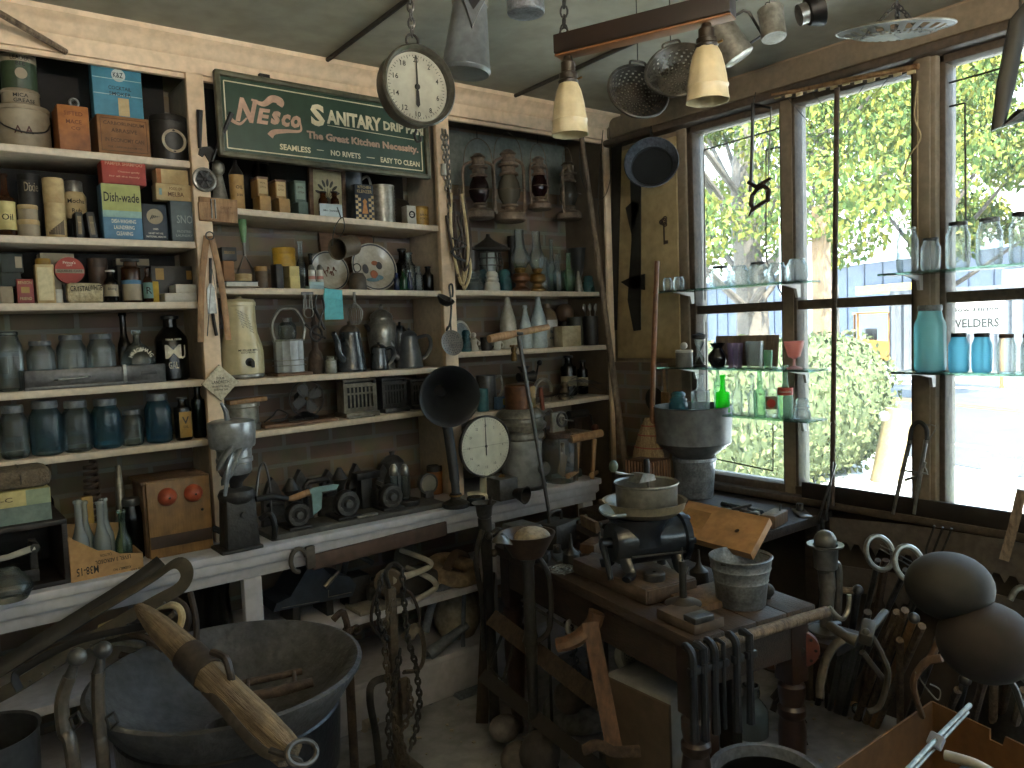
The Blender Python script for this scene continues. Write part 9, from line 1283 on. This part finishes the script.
def leafmass(nm,lab,cat,loc,blobs,n,size,seed,trunk=None,mats=None,g=None,density=None,name2='foliage'):
 random.seed(seed);t=T(nm,lab,cat,loc,0,g);qs=[M(),M(),M()]
 tot=sum(b[3]*b[4]*b[5]for b in blobs)
 for b in blobs:
  k=max(20,int(n*b[3]*b[4]*b[5]/tot))
  for i in range(k):
   u=Vector((random.gauss(0,1),random.gauss(0,1),random.gauss(0,1))).normalized()*(random.random()**.35);p=Vector((b[0]+u.x*b[3],b[1]+u.y*b[4],b[2]+u.z*b[5]));s=size*random.uniform(.6,1.5);r=Euler((random.uniform(0,6),random.uniform(0,6),random.uniform(0,6))).to_matrix();w=random.uniform(.35,.7)
   qs[random.choice((0,0,1,1,2))].add([p+r@Vector(v)for v in((-s,0,0),(0,-s*w,s*.15),(s,0,0),(0,s*w,s*.15))],[(0,1,2,3)])
 for i in range(3):qs[i].build(name2,(mats or LEAF)[i],t)
 if trunk:
  for pts,r in trunk:TB(t,'trunk'if r[0]>.1 else 'branch',mat('#5f564c','#453d35',.9,scale=6,bump=.5),bez(pts,5),[r[0]+(r[1]-r[0])*i/((len(pts)-1)*5)for i in range((len(pts)-1)*5+1)],8)
 return t
def tree(lab,px,D,pz,R,H,n,size,seed,trunk_r=.22,sx=1.0):
 c=DP(px,330,D);random.seed(seed);bl=[];tr=[([(0,0,0),(.15,.1,H*.3),(-.1,.05,H*.6),(.1,0,H*.9)],(trunk_r,trunk_r*.35))]
 for i in range(16):
  a=random.uniform(0,2*PI);rr=R*random.uniform(.25,.85);z=H*random.uniform(.46,1.0);bl.append((rr*math.cos(a),rr*math.sin(a),z,R*.32*random.uniform(.7,1.3),R*.32*random.uniform(.7,1.3),R*.2*random.uniform(.7,1.2)));tr.append(([(0,0,z*.62),(rr*.5*math.cos(a),rr*.5*math.sin(a),z*.8),(rr*math.cos(a),rr*math.sin(a),z)],(.06,.015)))
 return leafmass('pine_tree',lab,'tree',(c.x,c.y,GZ0),bl,n,size,seed,tr,None,'trees along the road')
tree('leafy yellow green tree with grey trunk filling the leftmost window',752,11.5,0,3.0,6.0,26000,.045,1,.30);tree('large spreading tree above the blue shed in the middle window',830,19,0,4.2,9.5,24000,.065,2,.25);tree('tree behind the right window post',932,15,0,2.1,6.2,16000,.06,3,.2)
c=DP(745,400,8.2);HL=[mat('#606544','#54593c',.7,scale=2),mat('#50563c','#454b33',.7,scale=2),mat('#6f6f4c','#626242',.7,scale=2)]
for m_ in HL:m_.node_tree.nodes['Principled BSDF'].inputs['Specular IOR Level'].default_value=0
zt_=1.6-(345-322)*7/F;p0=DP(715,400,7.0);p1_=DP(800,400,8.0);pm=(p0+p1_)/2;dv=Vector((p1_.x-p0.x,p1_.y-p0.y,0));bl=[]
for i in range(14):u=i/13*2.1-.9;bl.append((dv.x*u,dv.y*u,.75,.55,.55,zt_/2+.1))
t=leafmass('hedge','clipped yellow green hedge outside the left windows','hedge',(pm.x,pm.y,GZ0),bl,30000,.03,5,None,HL)
q=M()
for b in bl:q.sphere((b[0],b[1],b[2]),(b[3]*.82,b[4]*.82,b[5]*.9),14)
q.build('foliage_core',HL[1],t)
c=DP(812,390,8.8);zc_=c.z-GZ0;t=leafmass('round_shrub','round clipped shrub outside the middle window','shrub',(c.x,c.y,GZ0),[(0,0,zc_-.1,.5,.5,.72)],12000,.025,6,[([(0,0,0),(.02,.02,.5)],(.06,.05))],HL);M().sphere((0,0,zc_-.1),(.43,.43,.64),18).build('foliage_core',HL[1],t)
w=bpy.data.worlds.new('sky');SC.world=w;w.use_nodes=True;N=w.node_tree.nodes;Lk=w.node_tree.links;bg=N['Background']
tc=N.new('ShaderNodeTexCoord');sxyz=N.new('ShaderNodeSeparateXYZ');rp=N.new('ShaderNodeValToRGB');Lk.new(tc.outputs['Generated'],sxyz.inputs[0]);Lk.new(sxyz.outputs[2],rp.inputs[0]);Lk.new(rp.outputs[0],bg.inputs[0])
e=rp.color_ramp.elements;e[0].position=0;e[0].color=(1.0,1.02,1.05,1);e[1].position=.75;e[1].color=(1.5,2.0,2.9,1);m_=e.new(.14);m_.color=(.60,.66,.70,1);m_=e.new(.36);m_.color=(.28,.38,.46,1)
SKY_STRENGTH,SUN_STRENGTH,EXPOSURE=2.2,11.0,2.25
bg.inputs[1].default_value=SKY_STRENGTH
def light(nm,kind,loc,rot,energy,color,**k):
 l=bpy.data.lights.new(nm,kind);l.energy=energy;l.color=color
 for a,b in k.items():
  if a=='portal':l.cycles.is_portal=True
  else:setattr(l,a,b)
 o=bpy.data.objects.new(nm,l);COL.objects.link(o);o.location=loc;o.rotation_euler=rot;return o
sd=Vector((-.22,-.55,.85)).normalized();light('sun','SUN',(5,-10,12),sd.to_track_quat('Z','Y').to_euler(),SUN_STRENGTH,(1,.95,.88),angle=.01)
for i,(a,b)in enumerate(panes):light('window_portal','AREA',(3.1,(a+b)/2,1.67),(0,PI/2,0),1,(1,1,1),shape='RECTANGLE',size=1.66,size_y=a-b,portal=True)
light('rear_window_portal','AREA',(.9,-2.52,1.9),(-PI/2,0,0),1,(1,1,1),shape='RECTANGLE',size=3.8,size_y=1.2,portal=True)
lamp=T('added_fill_lamp','glass ceiling lamp in a metal bowl hanging behind the viewpoint','lamp',(.55,-.35,ZC));L(lamp,'canopy',BRASS,[(0,0),(.06,0),(.05,-.02),(.008,-.03),(.008,-.46),(0,-.46)]);L(lamp,'bowl_shade',mat('#8d8a80','#7d7a70',.4),[(0,-.64),(.12,-.63),(.22,-.58),(.29,-.475),(.295,-.475),(.225,-.586),(.12,-.638),(0,-.648)],seg=40);TB(lamp,'stem',BRASS,[(0,0,-.6),(0,0,-.635)],.01);  # unseen lamp added for warm fill; bowl shaped to favour the upper shelves
gm=bpy.data.materials.new('lamp_glass');gm.use_nodes=True;gm.node_tree.nodes['Principled BSDF'].inputs['Emission Color'].default_value=(1,.82,.6,1);gm.node_tree.nodes['Principled BSDF'].inputs['Emission Strength'].default_value=240.0
M().sphere((0,0,-.52),.085,20).build('globe',gm,lamp)
cam=bpy.data.cameras.new('camera');co=bpy.data.objects.new('camera',cam);COL.objects.link(co);cam.sensor_fit='HORIZONTAL';cam.sensor_width=36;cam.lens=F/1024*36;cam.clip_start=.05;cam.clip_end=500
r0=Vector((_x.x,_y.x,_z.x));r1=Vector((_x.y,_y.y,_z.y));r2=Vector((_x.z,_y.z,_z.z));mw=Matrix(((r0.x,-r1.x,-r2.x,CAM.x),(r0.y,-r1.y,-r2.y,CAM.y),(r0.z,-r1.z,-r2.z,CAM.z),(0,0,0,1)));co.matrix_world=mw;SC.camera=co
SC.view_settings.view_transform='Standard';SC.view_settings.look='None';SC.view_settings.exposure=EXPOSURE;SC.view_settings.gamma=1;SC.view_settings.use_curve_mapping=False
SC.cycles.use_denoising=True;SC.cycles.max_bounces=10;SC.cycles.transparent_max_bounces=32;SC.cycles.diffuse_bounces=5;SC.cycles.glossy_bounces=4;SC.cycles.sample_clamp_indirect=8;SC.cycles.caustics_reflective=False;SC.cycles.caustics_refractive=False
